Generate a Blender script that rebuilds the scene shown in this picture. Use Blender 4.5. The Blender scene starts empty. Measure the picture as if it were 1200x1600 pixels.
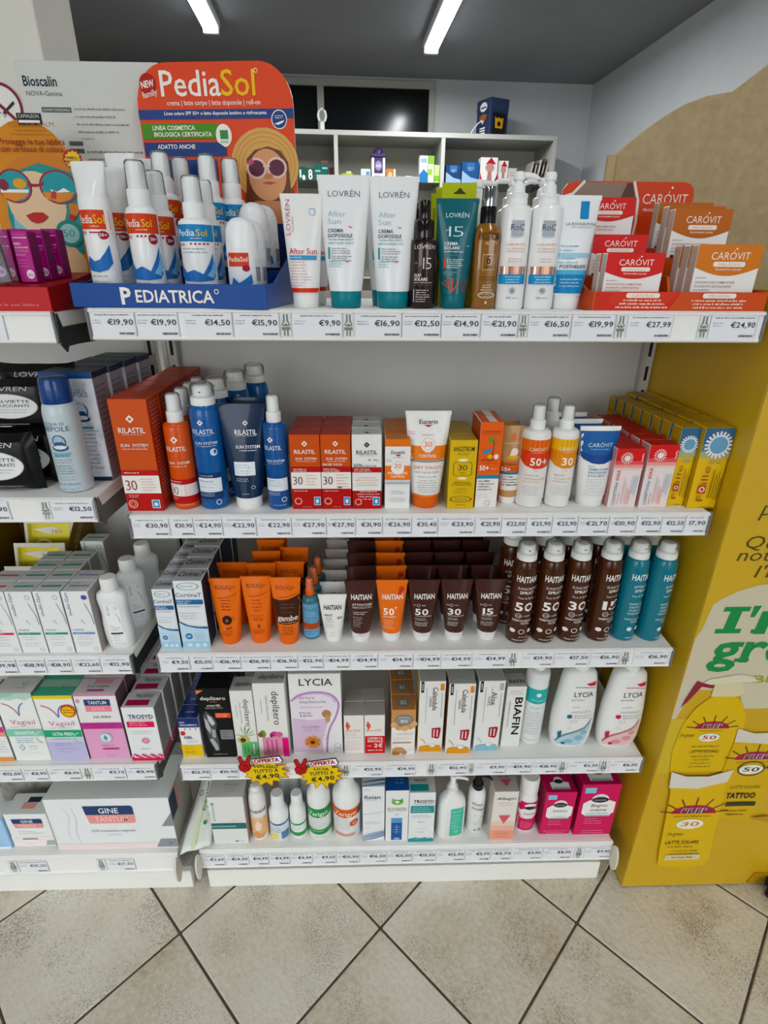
import bpy, math, random
from mathutils import Vector, Matrix
from mathutils.geometry import tessellate_polygon
RND = random.Random(7)
SC = bpy.context.scene
COL = SC.collection
PI = math.pi
# ------------------------------------------------------------------ camera, world, lights, exposure
# World frame: X along the shelf fronts (0 = left end of the main bay, 1 = right end), Y away from the
# viewer (0 = the plane of the price rails), Z up from the floor; metres.
CAM = Vector((0.4069, -0.8481, 1.3797))
pitch, yaw, roll = 0.4221, 0.0294, 0.0076
fw = Vector((math.sin(yaw) * math.cos(pitch), math.cos(yaw) * math.cos(pitch), -math.sin(pitch)))
rt = Vector((math.cos(yaw), -math.sin(yaw), 0)); up = rt.cross(fw)
r2 = rt * math.cos(roll) + up * math.sin(roll); u2 = up * math.cos(roll) - rt * math.sin(roll)
cd = bpy.data.cameras.new('camera'); cam = bpy.data.objects.new('camera', cd); COL.objects.link(cam)
cd.sensor_fit = 'HORIZONTAL'; cd.sensor_width = 36.0; cd.lens = 852.08 / 1200 * 36.0; cd.clip_start = 0.02
cam.matrix_world = Matrix(((r2.x, u2.x, -fw.x, CAM.x), (r2.y, u2.y, -fw.y, CAM.y), (r2.z, u2.z, -fw.z, CAM.z), (0, 0, 0, 1)))
SC.camera = cam
# daylight: an even overcast sky that reaches the shop only through openings in an added front wall behind the viewer
wd = bpy.data.worlds.new('overcast_sky'); SC.world = wd; wd.use_nodes = True
bgn = wd.node_tree.nodes['Background']; bgn.inputs[0].default_value = (0.93, 0.97, 1.0, 1); bgn.inputs[1].default_value = 2.75
SC.view_settings.view_transform = 'Standard'; SC.view_settings.look = 'None'
SC.view_settings.gamma = 1.0; SC.view_settings.use_curve_mapping = False
SC.view_settings.exposure = 0.42
ROOM = 0.06          # the room is turned by 0.06 rad against the shelving
TUBE_POWER = 25.0    # ceiling tubes, watt each
CEIL = 2.65

# ------------------------------------------------------------------ materials
def lin(h):
    h = h.lstrip('#'); h = h if len(h) == 6 else ''.join(k * 2 for k in h); c = [int(h[i:i + 2], 16) / 255 for i in (0, 2, 4)]
    return tuple(x / 12.92 if x <= .04045 else ((x + .055) / 1.055) ** 2.4 for x in c)
_M = {}
def vivid(c, k=1.12):
    g = .3 * c[0] + .59 * c[1] + .11 * c[2]
    return tuple(min(1, max(0.0015, g + (x - g) * k)) for x in c)
def mat(h, rough=.42, metal=0.0, var=.06, scale=70, emit=0.0, bump=0.0, coat=0.0):
    key = (h, rough, metal, var, scale, emit, bump, coat)
    if key in _M: return _M[key]
    m = bpy.data.materials.new('paint_' + h.strip('#')); m.use_nodes = True
    nt = m.node_tree; b = nt.nodes['Principled BSDF']
    c = vivid(lin(h)); b.inputs['Base Color'].default_value = (*c, 1); b.inputs['Metallic'].default_value = metal
    b.inputs['Specular IOR Level'].default_value = .22
    if coat: b.inputs['Coat Weight'].default_value = coat; b.inputs['Coat Roughness'].default_value = .06
    tc = nt.nodes.new('ShaderNodeTexCoord'); nz = nt.nodes.new('ShaderNodeTexNoise'); nz.inputs['Scale'].default_value = scale
    nt.links.new(tc.outputs['Object'], nz.inputs['Vector'])
    mr = nt.nodes.new('ShaderNodeMapRange'); mr.inputs['To Min'].default_value = max(.02, rough - var); mr.inputs['To Max'].default_value = min(1, rough + var)
    nt.links.new(nz.outputs['Fac'], mr.inputs['Value']); nt.links.new(mr.outputs['Result'], b.inputs['Roughness'])
    if emit:
        b.inputs['Emission Color'].default_value = (*c, 1); b.inputs['Emission Strength'].default_value = emit
    if bump:
        bp = nt.nodes.new('ShaderNodeBump'); bp.inputs['Strength'].default_value = bump; bp.inputs['Distance'].default_value = .002
        nt.links.new(nz.outputs['Fac'], bp.inputs['Height']); nt.links.new(bp.outputs['Normal'], b.inputs['Normal'])
    _M[key] = m
    return m
def mottled(name, stops, scale=6, detail=6, rough=.6, bump=.15, dist=.003, scale2=60):
    """a surface whose own colour varies: noise through a ramp, with a fine relief"""
    m = bpy.data.materials.new(name); m.use_nodes = True; nt = m.node_tree; b = nt.nodes['Principled BSDF']
    tc = nt.nodes.new('ShaderNodeTexCoord'); nz = nt.nodes.new('ShaderNodeTexNoise'); n2 = nt.nodes.new('ShaderNodeTexNoise')
    oi = nt.nodes.new('ShaderNodeObjectInfo'); va = nt.nodes.new('ShaderNodeVectorMath'); va.operation = 'ADD'
    mu = nt.nodes.new('ShaderNodeMath'); mu.operation = 'MULTIPLY'; mu.inputs[1].default_value = 37.0
    nt.links.new(oi.outputs['Random'], mu.inputs[0]); nt.links.new(tc.outputs['Object'], va.inputs[0]); nt.links.new(mu.outputs[0], va.inputs[1])
    for n, s in ((nz, scale), (n2, scale2)):
        n.inputs['Scale'].default_value = s; n.inputs['Detail'].default_value = detail; nt.links.new(va.outputs[0], n.inputs['Vector'])
    mx = nt.nodes.new('ShaderNodeMix'); mx.data_type = 'FLOAT'; mx.inputs[0].default_value = .3
    nt.links.new(nz.outputs['Fac'], mx.inputs[2]); nt.links.new(n2.outputs['Fac'], mx.inputs[3])
    rp = nt.nodes.new('ShaderNodeValToRGB'); e = rp.color_ramp.elements
    while len(e) < len(stops): e.new(.5)
    for k, (p, h) in enumerate(stops): e[k].position = p; e[k].color = (*lin(h), 1)
    nt.links.new(mx.outputs[0], rp.inputs[0]); nt.links.new(rp.outputs[0], b.inputs['Base Color'])
    b.inputs['Roughness'].default_value = rough
    bp = nt.nodes.new('ShaderNodeBump'); bp.inputs['Strength'].default_value = bump; bp.inputs['Distance'].default_value = dist
    nt.links.new(n2.outputs['Fac'], bp.inputs['Height']); nt.links.new(bp.outputs['Normal'], b.inputs['Normal'])
    return m
def clear(name, tint='#fcfdfd', gloss=.015, rough=.06, ior=1.22, milk=.10):
    """thin clear plastic or glass: see-through with a Fresnel sheen"""
    if name in _M: return _M[name]
    m = bpy.data.materials.new(name); m.use_nodes = True; nt = m.node_tree
    for n in list(nt.nodes): nt.nodes.remove(n)
    o = nt.nodes.new('ShaderNodeOutputMaterial'); t = nt.nodes.new('ShaderNodeBsdfTransparent'); g = nt.nodes.new('ShaderNodeBsdfGlossy')
    t.inputs[0].default_value = (*lin(tint), 1); g.inputs['Roughness'].default_value = rough
    fr = nt.nodes.new('ShaderNodeFresnel'); fr.inputs[0].default_value = ior
    ad = nt.nodes.new('ShaderNodeMath'); ad.operation = 'ADD'; ad.inputs[1].default_value = gloss; ad.use_clamp = True
    mx = nt.nodes.new('ShaderNodeMixShader')
    nt.links.new(fr.outputs[0], ad.inputs[0]); nt.links.new(ad.outputs[0], mx.inputs[0]); nt.links.new(t.outputs[0], mx.inputs[1]); nt.links.new(g.outputs[0], mx.inputs[2])
    df = nt.nodes.new('ShaderNodeBsdfTranslucent'); d2 = nt.nodes.new('ShaderNodeBsdfDiffuse'); m1 = nt.nodes.new('ShaderNodeMixShader'); m1.inputs[0].default_value = .5; m2 = nt.nodes.new('ShaderNodeMixShader'); m2.inputs[0].default_value = milk
    df.inputs[0].default_value = d2.inputs[0].default_value = (.9, .92, .92, 1)
    nt.links.new(df.outputs[0], m1.inputs[1]); nt.links.new(d2.outputs[0], m1.inputs[2]); nt.links.new(mx.outputs[0], m2.inputs[1]); nt.links.new(m1.outputs[0], m2.inputs[2])
    nt.links.new(m2.outputs[0], o.inputs[0]); _M[name] = m
    return m
def asmat(x): return mat(x) if isinstance(x, str) else x

# ------------------------------------------------------------------ mesh building
class MB:
    def __init__(s): s.v = []; s.f = []; s.mi = []; s.sm = []; s.mats = []
    def m(s, x):
        x = asmat(x)
        if x not in s.mats: s.mats.append(x)
        return s.mats.index(x)
    def add(s, vs, fs, m, smooth=False):
        o = len(s.v); s.v.extend(vs); k = s.m(m)
        for f in fs: s.f.append(tuple(i + o for i in f)); s.mi.append(k); s.sm.append(smooth)
        return s
    def box(s, x0, x1, y0, y1, z0, z1, m, c=0.0, face=None):
        """box with chamfered edges; face = {'front': material, ...}"""
        lo = (x0, y0, z0); hi = (x1, y1, z1); nm = (('left', 'right'), ('front', 'back'), ('bottom', 'top')); face = face or {}
        if c <= 0:
            vs = [(x, y, z) for z in (z0, z1) for y in (y0, y1) for x in (x0, x1)]
            for n, f in (('bottom', (0, 2, 3, 1)), ('top', (4, 5, 7, 6)), ('front', (0, 1, 5, 4)), ('back', (2, 6, 7, 3)), ('left', (0, 4, 6, 2)), ('right', (1, 3, 7, 5))):
                s.add([vs[i] for i in f], [(0, 1, 2, 3)], face.get(n, m))
            return s
        def P(sg, ax):
            return tuple((hi[k] if sg[k] > 0 else lo[k]) if k == ax else (hi[k] - c if sg[k] > 0 else lo[k] + c) for k in range(3))
        for a in range(3):
            b, d = (a + 1) % 3, (a + 2) % 3
            for q in (-1, 1):
                ring = []
                for sb, sd in ((-1, -1), (1, -1), (1, 1), (-1, 1)):
                    sg = [0, 0, 0]; sg[a] = q; sg[b] = sb; sg[d] = sd; ring.append(P(sg, a))
                if q < 0: ring.reverse()
                s.add(ring, [(0, 1, 2, 3)], face.get(nm[a][0 if q < 0 else 1], m))
            for sb in (-1, 1):
                for sd in (-1, 1):
                    def S(q): sg = [0, 0, 0]; sg[a] = q; sg[b] = sb; sg[d] = sd; return sg
                    ring = [P(S(-1), b), P(S(1), b), P(S(1), d), P(S(-1), d)]
                    if sb * sd < 0: ring.reverse()
                    s.add(ring, [(0, 1, 2, 3)], m)
        for sx in (-1, 1):
            for sy in (-1, 1):
                for sz in (-1, 1):
                    r = [P((sx, sy, sz), k) for k in range(3)]
                    if sx * sy * sz < 0: r.reverse()
                    s.add(r, [(0, 1, 2)], m)
        return s
    def lathe(s, prof, m, n=26, cx=0, cy=0, sq=1.0):
        vs = []; fs = []
        for r, z in prof:
            for k in range(n):
                a = 2 * PI * k / n; vs.append((cx + r * math.cos(a), cy + sq * r * math.sin(a), z))
        for i in range(len(prof) - 1):
            for k in range(n):
                j = (k + 1) % n; fs.append((i * n + k, i * n + j, (i + 1) * n + j, (i + 1) * n + k))
        if prof[0][0] > 0: fs.append(tuple(reversed(range(n))))
        if prof[-1][0] > 0: fs.append(tuple(range((len(prof) - 1) * n, len(prof) * n)))
        return s.add(vs, fs, m, True)
    def loft(s, secs, m, n=32):
        """secs: (z, half width, half depth, exponent, cx, cy)"""
        vs = []; fs = []
        for sec in secs:
            z, hw, hd, e = sec[:4]; cx, cy = (sec[4], sec[5]) if len(sec) > 5 else (0, 0)
            for k in range(n):
                a = 2 * PI * k / n; c, d = math.cos(a), math.sin(a)
                vs.append((cx + hw * math.copysign(abs(c) ** (2 / e), c), cy + hd * math.copysign(abs(d) ** (2 / e), d), z))
        for i in range(len(secs) - 1):
            for k in range(n):
                j = (k + 1) % n; fs.append((i * n + k, i * n + j, (i + 1) * n + j, (i + 1) * n + k))
        fs.append(tuple(reversed(range(n)))); fs.append(tuple(range((len(secs) - 1) * n, len(secs) * n)))
        return s.add(vs, fs, m, True)
    def prism(s, pts, y0, y1, m, edge=None, plane='xz'):
        """outline in XZ (or YZ), given thickness"""
        P = (lambda a, b, t: (a, t, b)) if plane == 'xz' else ((lambda a, b, t: (t, a, b)) if plane == 'yz' else (lambda a, b, t: (a, b, t)))
        n = len(pts); tri = tessellate_polygon([[Vector((a, b, 0)) for a, b in pts]])
        s.add([P(a, b, y0) for a, b in pts], tri, m); s.add([P(a, b, y1) for a, b in pts], tri, m)
        vs = [P(a, b, y0) for a, b in pts] + [P(a, b, y1) for a, b in pts]
        return s.add(vs, [(k, (k + 1) % n, n + (k + 1) % n, n + k) for k in range(n)], edge or m)
    def pipe(s, path, r, m, n=8):
        vs = []; fs = []
        for i, p in enumerate(path):
            p = Vector(p); t = (Vector(path[min(i + 1, len(path) - 1)]) - Vector(path[max(i - 1, 0)])).normalized()
            a = t.orthogonal().normalized(); b = t.cross(a); ri = r[i] if isinstance(r, (list, tuple)) else r
            for k in range(n):
                q = p + a * ri * math.cos(2 * PI * k / n) + b * ri * math.sin(2 * PI * k / n); vs.append(tuple(q))
        for i in range(len(path) - 1):
            for k in range(n):
                j = (k + 1) % n; fs.append((i * n + k, i * n + j, (i + 1) * n + j, (i + 1) * n + k))
        fs.append(tuple(range(n))); fs.append(tuple(range((len(path) - 1) * n, len(path) * n)))
        return s.add(vs, fs, m, True)
    def build(s, name, parent=None, loc=None, rz=0.0, sharp=.7):
        me = bpy.data.meshes.new(name); me.from_pydata(s.v, [], s.f)
        for x in s.mats: me.materials.append(x)
        me.polygons.foreach_set('material_index', s.mi); me.polygons.foreach_set('use_smooth', s.sm)
        if any(s.sm): me.set_sharp_from_angle(angle=sharp)
        me.update(); o = bpy.data.objects.new(name, me); COL.objects.link(o)
        if parent: o.parent = parent
        if loc is not None: o.location = loc
        o.rotation_euler.z = rz
        return o
def tag(o, label=None, cat=None, group=None, kind=None):
    for k, v in (('label', label), ('category', cat), ('group', group), ('kind', kind)):
        if v: o[k] = v
    return o
def thing(name, label, cat, loc, rz=0.0, group=None, rx=0.0):
    o = bpy.data.objects.new(name, None); COL.objects.link(o); o.location = loc; o.rotation_euler = (rx, 0, rz); o.empty_display_size = .02
    return tag(o, label, cat, group)
def copy_tree(o, parent=None):
    c = o.copy(); COL.objects.link(c); c.parent = parent
    for ch in o.children: copy_tree(ch, c)
    return c
ORD = ['first', 'second', 'third', 'fourth', 'fifth', 'sixth', 'seventh', 'eighth']
def rows(root, n, dy, stem, group, jx=.002, dx=0.0, start=1):
    """n copies standing behind ROOT in its row"""
    tag(root, group=group)
    for k in range(start, start + n):
        c = copy_tree(root); c.location = (root.location.x + RND.uniform(-jx, jx) + dx * k, root.location.y + dy * k, root.location.z)
        c.rotation_euler.z += RND.uniform(-.03, .03)
        tag(c, f'{stem}, {ORD[k]} from the front', group=group)

# ------------------------------------------------------------------ print on surfaces
_G = {}
def _font(txt, b):
    cu = bpy.data.curves.new('g', 'FONT'); cu.body = txt; cu.resolution_u = 2; cu.offset = b; cu.fill_mode = 'FRONT'
    ob = bpy.data.objects.new('g', cu); me = ob.to_mesh(); me.calc_loop_triangles()
    vs = [(v.co.x, v.co.y) for v in me.vertices]; tr = [tuple(t.vertices) for t in me.loop_triangles]
    ob.to_mesh_clear(); bpy.data.objects.remove(ob); bpy.data.curves.remove(cu)
    return vs, tr
def glyph(ch, b):
    if (ch, b) not in _G:
        vs, tr = _font(ch, b) if ch != ' ' else ([], [])
        adv = max(x for x, y in _font(ch + 'I', 0)[0]) - max(x for x, y in _font('I', 0)[0])
        if ch in '0123456789,' and vs:
            x0 = min(p[0] for p in vs); x1 = max(p[0] for p in vs); adv = x1 - x0 + (.085 if ch != ',' else .07); vs = [(p[0] - x0 + .03, p[1]) for p in vs]
        _G[ch, b] = (vs, tr, adv)
    return _G[ch, b]
def text_mesh(txt, b=0.0, sp=0.0):
    """verts with x in 0..1 over the width of the string and y in 0..1 over the capital height"""
    V = []; F = []; x = 0.0
    for ch in txt:
        vs, tr, adv = glyph(ch, b); o = len(V)
        V += [(x + a, c) for a, c in vs]; F += [tuple(i + o for i in t) for t in tr]; x += adv + sp
    if not V: return [], [], 1
    x0 = min(v[0] for v in V); x1 = max(v[0] for v in V); w = x1 - x0
    return [((a - x0) / w, c / .73) for a, c in V], F, w / .73
def flat(w, h, d):
    return lambda u, v, o: (u * w, -d / 2 - o, v * h)
def right(w, h, d):           # u runs from front to back on the right side
    return lambda u, v, o: (w / 2 + o, u * d, v * h)
def left(w, h, d):
    return lambda u, v, o: (-w / 2 - o, -u * d, v * h)
def topm(w, h, d):
    return lambda u, v, o: (u * w, (v - .5) * d, h + o)
def round_(prof, w, h):
    zs = [(z, r) for r, z in prof if r > 0]
    def R(z):
        for (za, ra), (zb, rb) in zip(zs, zs[1:]):
            if za <= z <= zb: return ra + (rb - ra) * (z - za) / (zb - za) if zb > za else ra
        return zs[-1][1] if z > zs[-1][0] else zs[0][1]
    def f(u, v, o):
        z = v * h; r = R(z); a = u * w / max(r, .004); return ((r + o) * math.sin(a), -(r + o) * math.cos(a), z)
    return f
def oval(secs, w, h):
    def at(z):
        for a, b in zip(secs, secs[1:]):
            if a[0] <= z <= b[0] and b[0] > a[0]:
                t = (z - a[0]) / (b[0] - a[0]); return [a[k] + (b[k] - a[k]) * t for k in (1, 2, 3)]
        return list(secs[-1][1:4] if z > secs[-1][0] else secs[0][1:4])
    def f(u, v, o):
        z = v * h; hw, hd, e = at(z); x = max(-hw * .985, min(hw * .985, u * w)); k = (1 - abs(x / hw) ** e) ** (1 / e)
        return (x, -hd * k - o, z)
    return f
class Pr:
    """print on one surface; elements are tuples, see put()"""
    def __init__(s, parent, mp, w, h, curved=False, base=.0003):
        s.p = parent; s.mp = mp; s.w = w; s.h = h; s.cv = curved; s.b = {}; s.k = 0; s.o = base
    def off(s): s.k += 1; return s.o + .00009 * s.k
    def mb(s, part):
        if part in ('printed_band', 'white_band'): part = f'{part}#{s.k}'      # every band is a part of its own
        return s.b.setdefault(part, MB())
    def own(s, part): return f'{part}#{s.k}' if part in ('emblem', 'badge', 'number_disc', 'wood_picture', 'leaf_picture') else part
    def grid(s, part, P, nu, nv, m):
        o = s.off(); vs = [s.mp(*P(i / nu, j / nv), o) for j in range(nv + 1) for i in range(nu + 1)]
        s.mb(part).add(vs, [(j * (nu + 1) + i, j * (nu + 1) + i + 1, (j + 1) * (nu + 1) + i + 1, (j + 1) * (nu + 1) + i) for j in range(nv) for i in range(nu)], m)
    def put(s, els):
        for e in els: getattr(s, e[0])(*e[1:])
        return s
    def T(s, txt, u, v, wf, hf, col, b=0.0, rot=0, it=0.0, sp=0.0, part='lettering'):
        """text centred at u, baseline v, width wf, capital height hf (fractions of the face)"""
        vs, fs, _ = text_mesh(txt, b, sp)
        if not vs: return
        o = s.off(); out = []
        for a, c in vs:
            if rot == 0: x = u + (a - .5) * wf + it * c * hf * s.h / s.w; y = v + c * hf
            elif rot == 90: x = u - (c - .5) * hf; y = v + (a - .5) * wf
            elif rot == -90: x = u + (c - .5) * hf; y = v - (a - .5) * wf
            else:
                t = math.radians(rot); X = (a - .5) * wf * s.w; Y = c * hf * s.h
                x = u + (X * math.cos(t) - Y * math.sin(t)) / s.w; y = v + (X * math.sin(t) + Y * math.cos(t)) / s.h
            out.append(s.mp(x, y, o))
        s.mb(part).add(out, fs, mat(col, .5) if isinstance(col, str) else col)
    def R(s, u0, v0, u1, v1, col, part='printed_band', sk=0.0):
        n = 10 if s.cv else 1
        s.grid(part, lambda a, b: (u0 + (u1 - u0) * a + sk * b, v0 + (v1 - v0) * b), n, 4 if s.cv else 1, col)
    def E(s, u, v, ru, rv, col, part='emblem', n=22, a0=0.0, a1=2 * PI):
        o = s.off(); part = s.own(part); vs = [s.mp(u, v, o)]; rings = 3 if s.cv else 1
        for q in range(1, rings + 1):
            vs += [s.mp(u + ru * q / rings * math.cos(a0 + (a1 - a0) * k / n), v + rv * q / rings * math.sin(a0 + (a1 - a0) * k / n), o) for k in range(n + 1)]
        fs = [(0, 1 + k, 2 + k) for k in range(n)]
        for q in range(1, rings):
            A = 1 + (q - 1) * (n + 1); B = A + n + 1; fs += [(A + k, B + k, B + k + 1, A + k + 1) for k in range(n)]
        s.mb(part).add(vs, fs, col)
    def O(s, u, v, ru, rv, th, col, part='emblem', n=24, a0=0.0, a1=2 * PI):
        """ring; th = thickness as a fraction of the radius"""
        o = s.off(); part = s.own(part); vs = []
        for k in range(n + 1):
            a = a0 + (a1 - a0) * k / n
            for q in (1, 1 - th): vs.append(s.mp(u + ru * q * math.cos(a), v + rv * q * math.sin(a), o))
        s.mb(part).add(vs, [(2 * k, 2 * k + 2, 2 * k + 3, 2 * k + 1) for k in range(n)], col)
    def P(s, pts, col, part='emblem'):
        o = s.off(); cells = [list(pts)]
        if s.cv:
            def cut(poly, k, c, sg):
                out = []
                for i, p in enumerate(poly):
                    q = poly[(i + 1) % len(poly)]; dp = sg * (p[k] - c); dq = sg * (q[k] - c)
                    if dp >= 0: out.append(p)
                    if dp * dq < 0: t = dp / (dp - dq); out.append((p[0] + (q[0] - p[0]) * t, p[1] + (q[1] - p[1]) * t))
                return out
            for k, n in ((0, 9), (1, 4)):
                lo = min(p[k] for p in pts); st = (max(p[k] for p in pts) - lo) / n; nc = []
                for pl in cells:
                    for j in range(n):
                        c = cut(cut(pl, k, lo + j * st, 1), k, lo + (j + 1) * st, -1) if st > 0 else pl
                        if len(c) > 2: nc.append(c)
                cells = nc
        for pl in cells:
            tri = tessellate_polygon([[Vector((a * s.w, b * s.h, 0)) for a, b in pl]])
            s.mb(part).add([s.mp(a, b, o) for a, b in pl], tri, col)
    def L(s, pts, th, col, part='emblem'):
        """stroke of width th (fraction of the width)"""
        o = s.off(); W = s.w; H = s.h; q = [Vector((a * W, b * H)) for a, b in pts]; vs = []
        for i, p in enumerate(q):
            t = (q[min(i + 1, len(q) - 1)] - q[max(i - 1, 0)]); t.normalize(); n_ = Vector((-t.y, t.x)) * th * W / 2
            for z in (p + n_, p - n_): vs.append(s.mp(z.x / W, z.y / H, o))
        s.mb(part).add(vs, [(2 * i, 2 * i + 2, 2 * i + 3, 2 * i + 1) for i in range(len(q) - 1)], col)
    def S(s, pts, th, col, part='emblem'):
        """smooth stroke through the points"""
        q = [pts[0]] + list(pts) + [pts[-1]]; out = []
        for i in range(1, len(q) - 2):
            for k in range(6):
                t = k / 6; out.append(tuple(.5 * (2 * q[i][j] + (q[i + 1][j] - q[i - 1][j]) * t + (2 * q[i - 1][j] - 5 * q[i][j] + 4 * q[i + 1][j] - q[i + 2][j]) * t * t + (3 * q[i][j] - q[i - 1][j] - 3 * q[i + 1][j] + q[i + 2][j]) * t ** 3) for j in (0, 1)))
        s.L(out + [pts[-1]], th, col, part)
    def G(s, u, v, w, n, dv, lh, col, al='c', part='small_print'):
        """n lines of print too small to read, from v downwards"""
        o = s.off(); m = mat(col, .6); W = .009 / max(s.w, .02)
        for k in range(n):
            L = w * RND.uniform(.68, 1.0); x = u - L / 2 if al == 'c' else u; end = x + L; y = v - k * dv
            H = lh * s.h; lw = max(.00045, .5 * H) / s.w; left = RND.randint(2, 8); b = s.mb(part)     # letter by letter
            while x < end - .5 * lw:
                q = x + lw * RND.choice((.55, .75, .8, .9)); t = y + lh * RND.choice((.72, .72, .78, 1.0)); c = RND.uniform(.0, .22) * lh
                b.add([s.mp(x, y + c, o), s.mp(q, y + c, o), s.mp(q, t, o), s.mp(x, t, o)], [(0, 1, 2, 3)], m)
                left -= 1; x += lw * 1.12
                if left <= 0: x += lw * .9; left = RND.randint(2, 9)
    def C(s, u0, v0, u1, v1, col='#3a3a3c', n=14, part='small_print'):
        """bar code"""
        o = s.off(); x = u0; st = (u1 - u0) / n
        for k in range(n):
            q = st * RND.uniform(.35, .75); s.mb(part).add([s.mp(x, v0, o), s.mp(x + q, v0, o), s.mp(x + q, v1, o), s.mp(x, v1, o)], [(0, 1, 2, 3)], mat(col, .6)); x += st
    def done(s):
        for part, b in s.b.items():
            o = b.build(part.split('#')[0], s.p)
            if part in ('lettering', 'small_print', 'price', 'handwriting'): o['kind'] = 'stuff'
# ------------------------------------------------------------------ builders of things
WHITE = '#f2f2ef'
CLEAR = lambda: clear('clear_plastic')
def carton(name, label, X, Yf, Z, w, h, d, col, els=(), tels=(), rels=(), lels=(), face=None, rz=0.0, group=None, cat='box', rx=0.0, ch=.0009):
    r = thing(name, label, cat, (X, Yf + d / 2, Z), rz, group, rx)
    face = face or {}
    f2 = {k: mat(v, .38) if isinstance(v, str) else v for k, v in face.items()}
    bo = MB().box(-w / 2, w / 2, -d / 2, d / 2, 0, h, mat(col, .38) if isinstance(col, str) else col, ch, f2).build('body', r)
    tc = face.get('top', col)
    b = MB().box(-w / 2 + .0012, w / 2 - .0012, -d / 2 + .0006, d / 2 - .002, h - .0002, h + .0005, mat(tc, .38) if isinstance(tc, str) else tc)
    tf = b.build('top_flap', r)
    for e, mp, W, H, pp in ((els, flat(w, h, d), w, h, bo), (tels, topm(w, h + .0005, d), w, d, tf), (rels, right(w, h, d), d, h, bo), (lels, left(w, h, d), d, h, bo)):
        if e: Pr(pp, mp, W, H).put(e).done()
    return r
def squeeze_tube(name, label, X, Yf, Z, h, wt, r, ch, col, capcol, els=(), group=None, cat='tube', rz=0.0, crimp=None, rough=.3, wb=None):
    t = thing(name, label, cat, (X, Yf + r, Z), rz, group)
    wb = wb or r * 1.05; secs = []
    for k in range(9):
        q = k / 8; z = ch + (h - ch) * q
        secs.append((z, wb + (wt / 2 - wb) * q ** .85, max(.0016, r * 1.05 * (1 - q) ** .75), 2.0 + .3 * q))
    bo = MB().loft(secs, mat(col, rough, coat=.34)).build('body', t)
    MB().loft([(0, r * .9, r * .9, 2), (.002, r * .97, r * .97, 2), (ch - .001, r, r, 2), (ch, r * .98, r * .98, 2)], mat(capcol, .32)).build('cap', t)
    MB().box(-wt / 2, wt / 2, -.0016, .0016, h - .007, h, mat(crimp or col, rough), .0004).build('crimp_seal', t)
    if els: Pr(bo, oval(secs, wt, h), wt, h, True, .0005).put(els).done()
    return t
def aerosol(name, label, X, Yf, Z, r, hs, ht, col, els=(), capcol=WHITE, group=None, cat='spray can', rz=0.0, over=True, n=28, metal=0.0, rough=.28):
    t = thing(name, label, cat, (X, Yf + r, Z), rz, group)
    prof = [(r * .86, 0), (r * .97, .002), (r, .005), (r, hs - .022), (r * .985, hs - .014), (r * .93, hs - .006), (r * .84, hs), (r * .76, hs + .002)]
    bo = MB().lathe(prof, mat(col, rough, metal, coat=.42), n).build('can', t)
    g = ht - hs
    sh = MB().lathe([(r * .80, hs - .001), (r * .80, hs + g * .38), (r * .60, hs + g * .46), (r * .58, hs + g * .8), (r * .45, hs + g * .9), (0, hs + g * .92)], mat(capcol, .35), 22).build('spray_head', t)
    if over:
        MB().lathe([(r * .79, hs + g * .3), (r * .79, hs + g * .75), (r * .74, hs + g * .92), (r * .6, hs + g), (0, hs + g * 1.01)], CLEAR(), 22).build('clear_overcap', t)
        n_ = MB(); n_.lathe([(.0022, hs + g * .62), (.0022, hs + g * .66), (0, hs + g * .66)], mat('#26262a'), 10, 0, -r * .56); n_.build('nozzle_hole', sh)
    if els: Pr(bo, round_(prof, 2 * r, hs), 2 * r, hs, True, .0004).put(els).done()
    return t
def spray_bottle(name, label, X, Yf, Z, r, hs, ht, col, els=(), capcol=WHITE, group=None, cat='spray bottle', rz=0.0, over=True, neck=.62, body=None, sq=1.0):
    t = thing(name, label, cat, (X, Yf + r * sq, Z), rz, group)
    prof = [(r * .88, 0), (r * .97, .0015), (r, .004), (r, hs - .009), (r * .95, hs - .003), (r * .8, hs), (r * neck, hs + .001)]
    bo = MB().lathe(prof, body or mat(col, .3, coat=.42), 28, sq=sq).build('body', t)
    g = ht - hs
    MB().lathe([(r * neck * .95, hs), (r * neck, hs + .002), (r * neck, hs + g * .36), (r * neck * .8, hs + g * .42), (r * neck * .78, hs + g * .9), (r * neck * .6, hs + g * .96), (0, hs + g * .97)], mat(capcol, .35), 22).build('pump_head', t)
    if over:
        MB().lathe([(r * neck * .93, hs + g * .36), (r * neck * .86, hs + g * .95), (r * neck * .7, hs + g), (0, hs + g)], CLEAR(), 20).build('clear_overcap', t)
    if els:
        m0 = round_(prof, 2 * r, hs); mp = (lambda u, v, o: (lambda p: (p[0], p[1] * sq, p[2]))(m0(u, v, o)))
        Pr(bo, mp, 2 * r, hs, True, .0004).put(els).done()
    return t
def pump_head(t, z0, r, ht, col, yawdeg, reach=.03, part='pump'):
    """collar, stem and a spout that points to YAWDEG (0 = +X)"""
    c = math.cos(math.radians(yawdeg)); s_ = math.sin(math.radians(yawdeg)); m = mat(col, .32)
    p = MB().lathe([(r, z0), (r, z0 + .006), (r * .96, z0 + .007), (r * .96, z0 + .009), (r, z0 + .010), (r, z0 + .014), (r * .7, z0 + .016), (r * .62, z0 + .026), (r * .45, z0 + .028), (r * .42, ht - .012), (r * .56, ht - .011), (r * .56, ht - .004), (r * .45, ht - .001), (0, ht)], m, 22)
    po = p.build(part, t)
    path = [(c * q * reach - 0 * s_, s_ * q * reach, ht - .006 + dz) for q, dz in ((0, 0), (.4, .001), (.75, .0), (.95, -.003), (1.0, -.006))]
    MB().pipe(path, [.0046, .0042, .0036, .0030, .0026], m, 10).build('spout', po)
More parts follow.
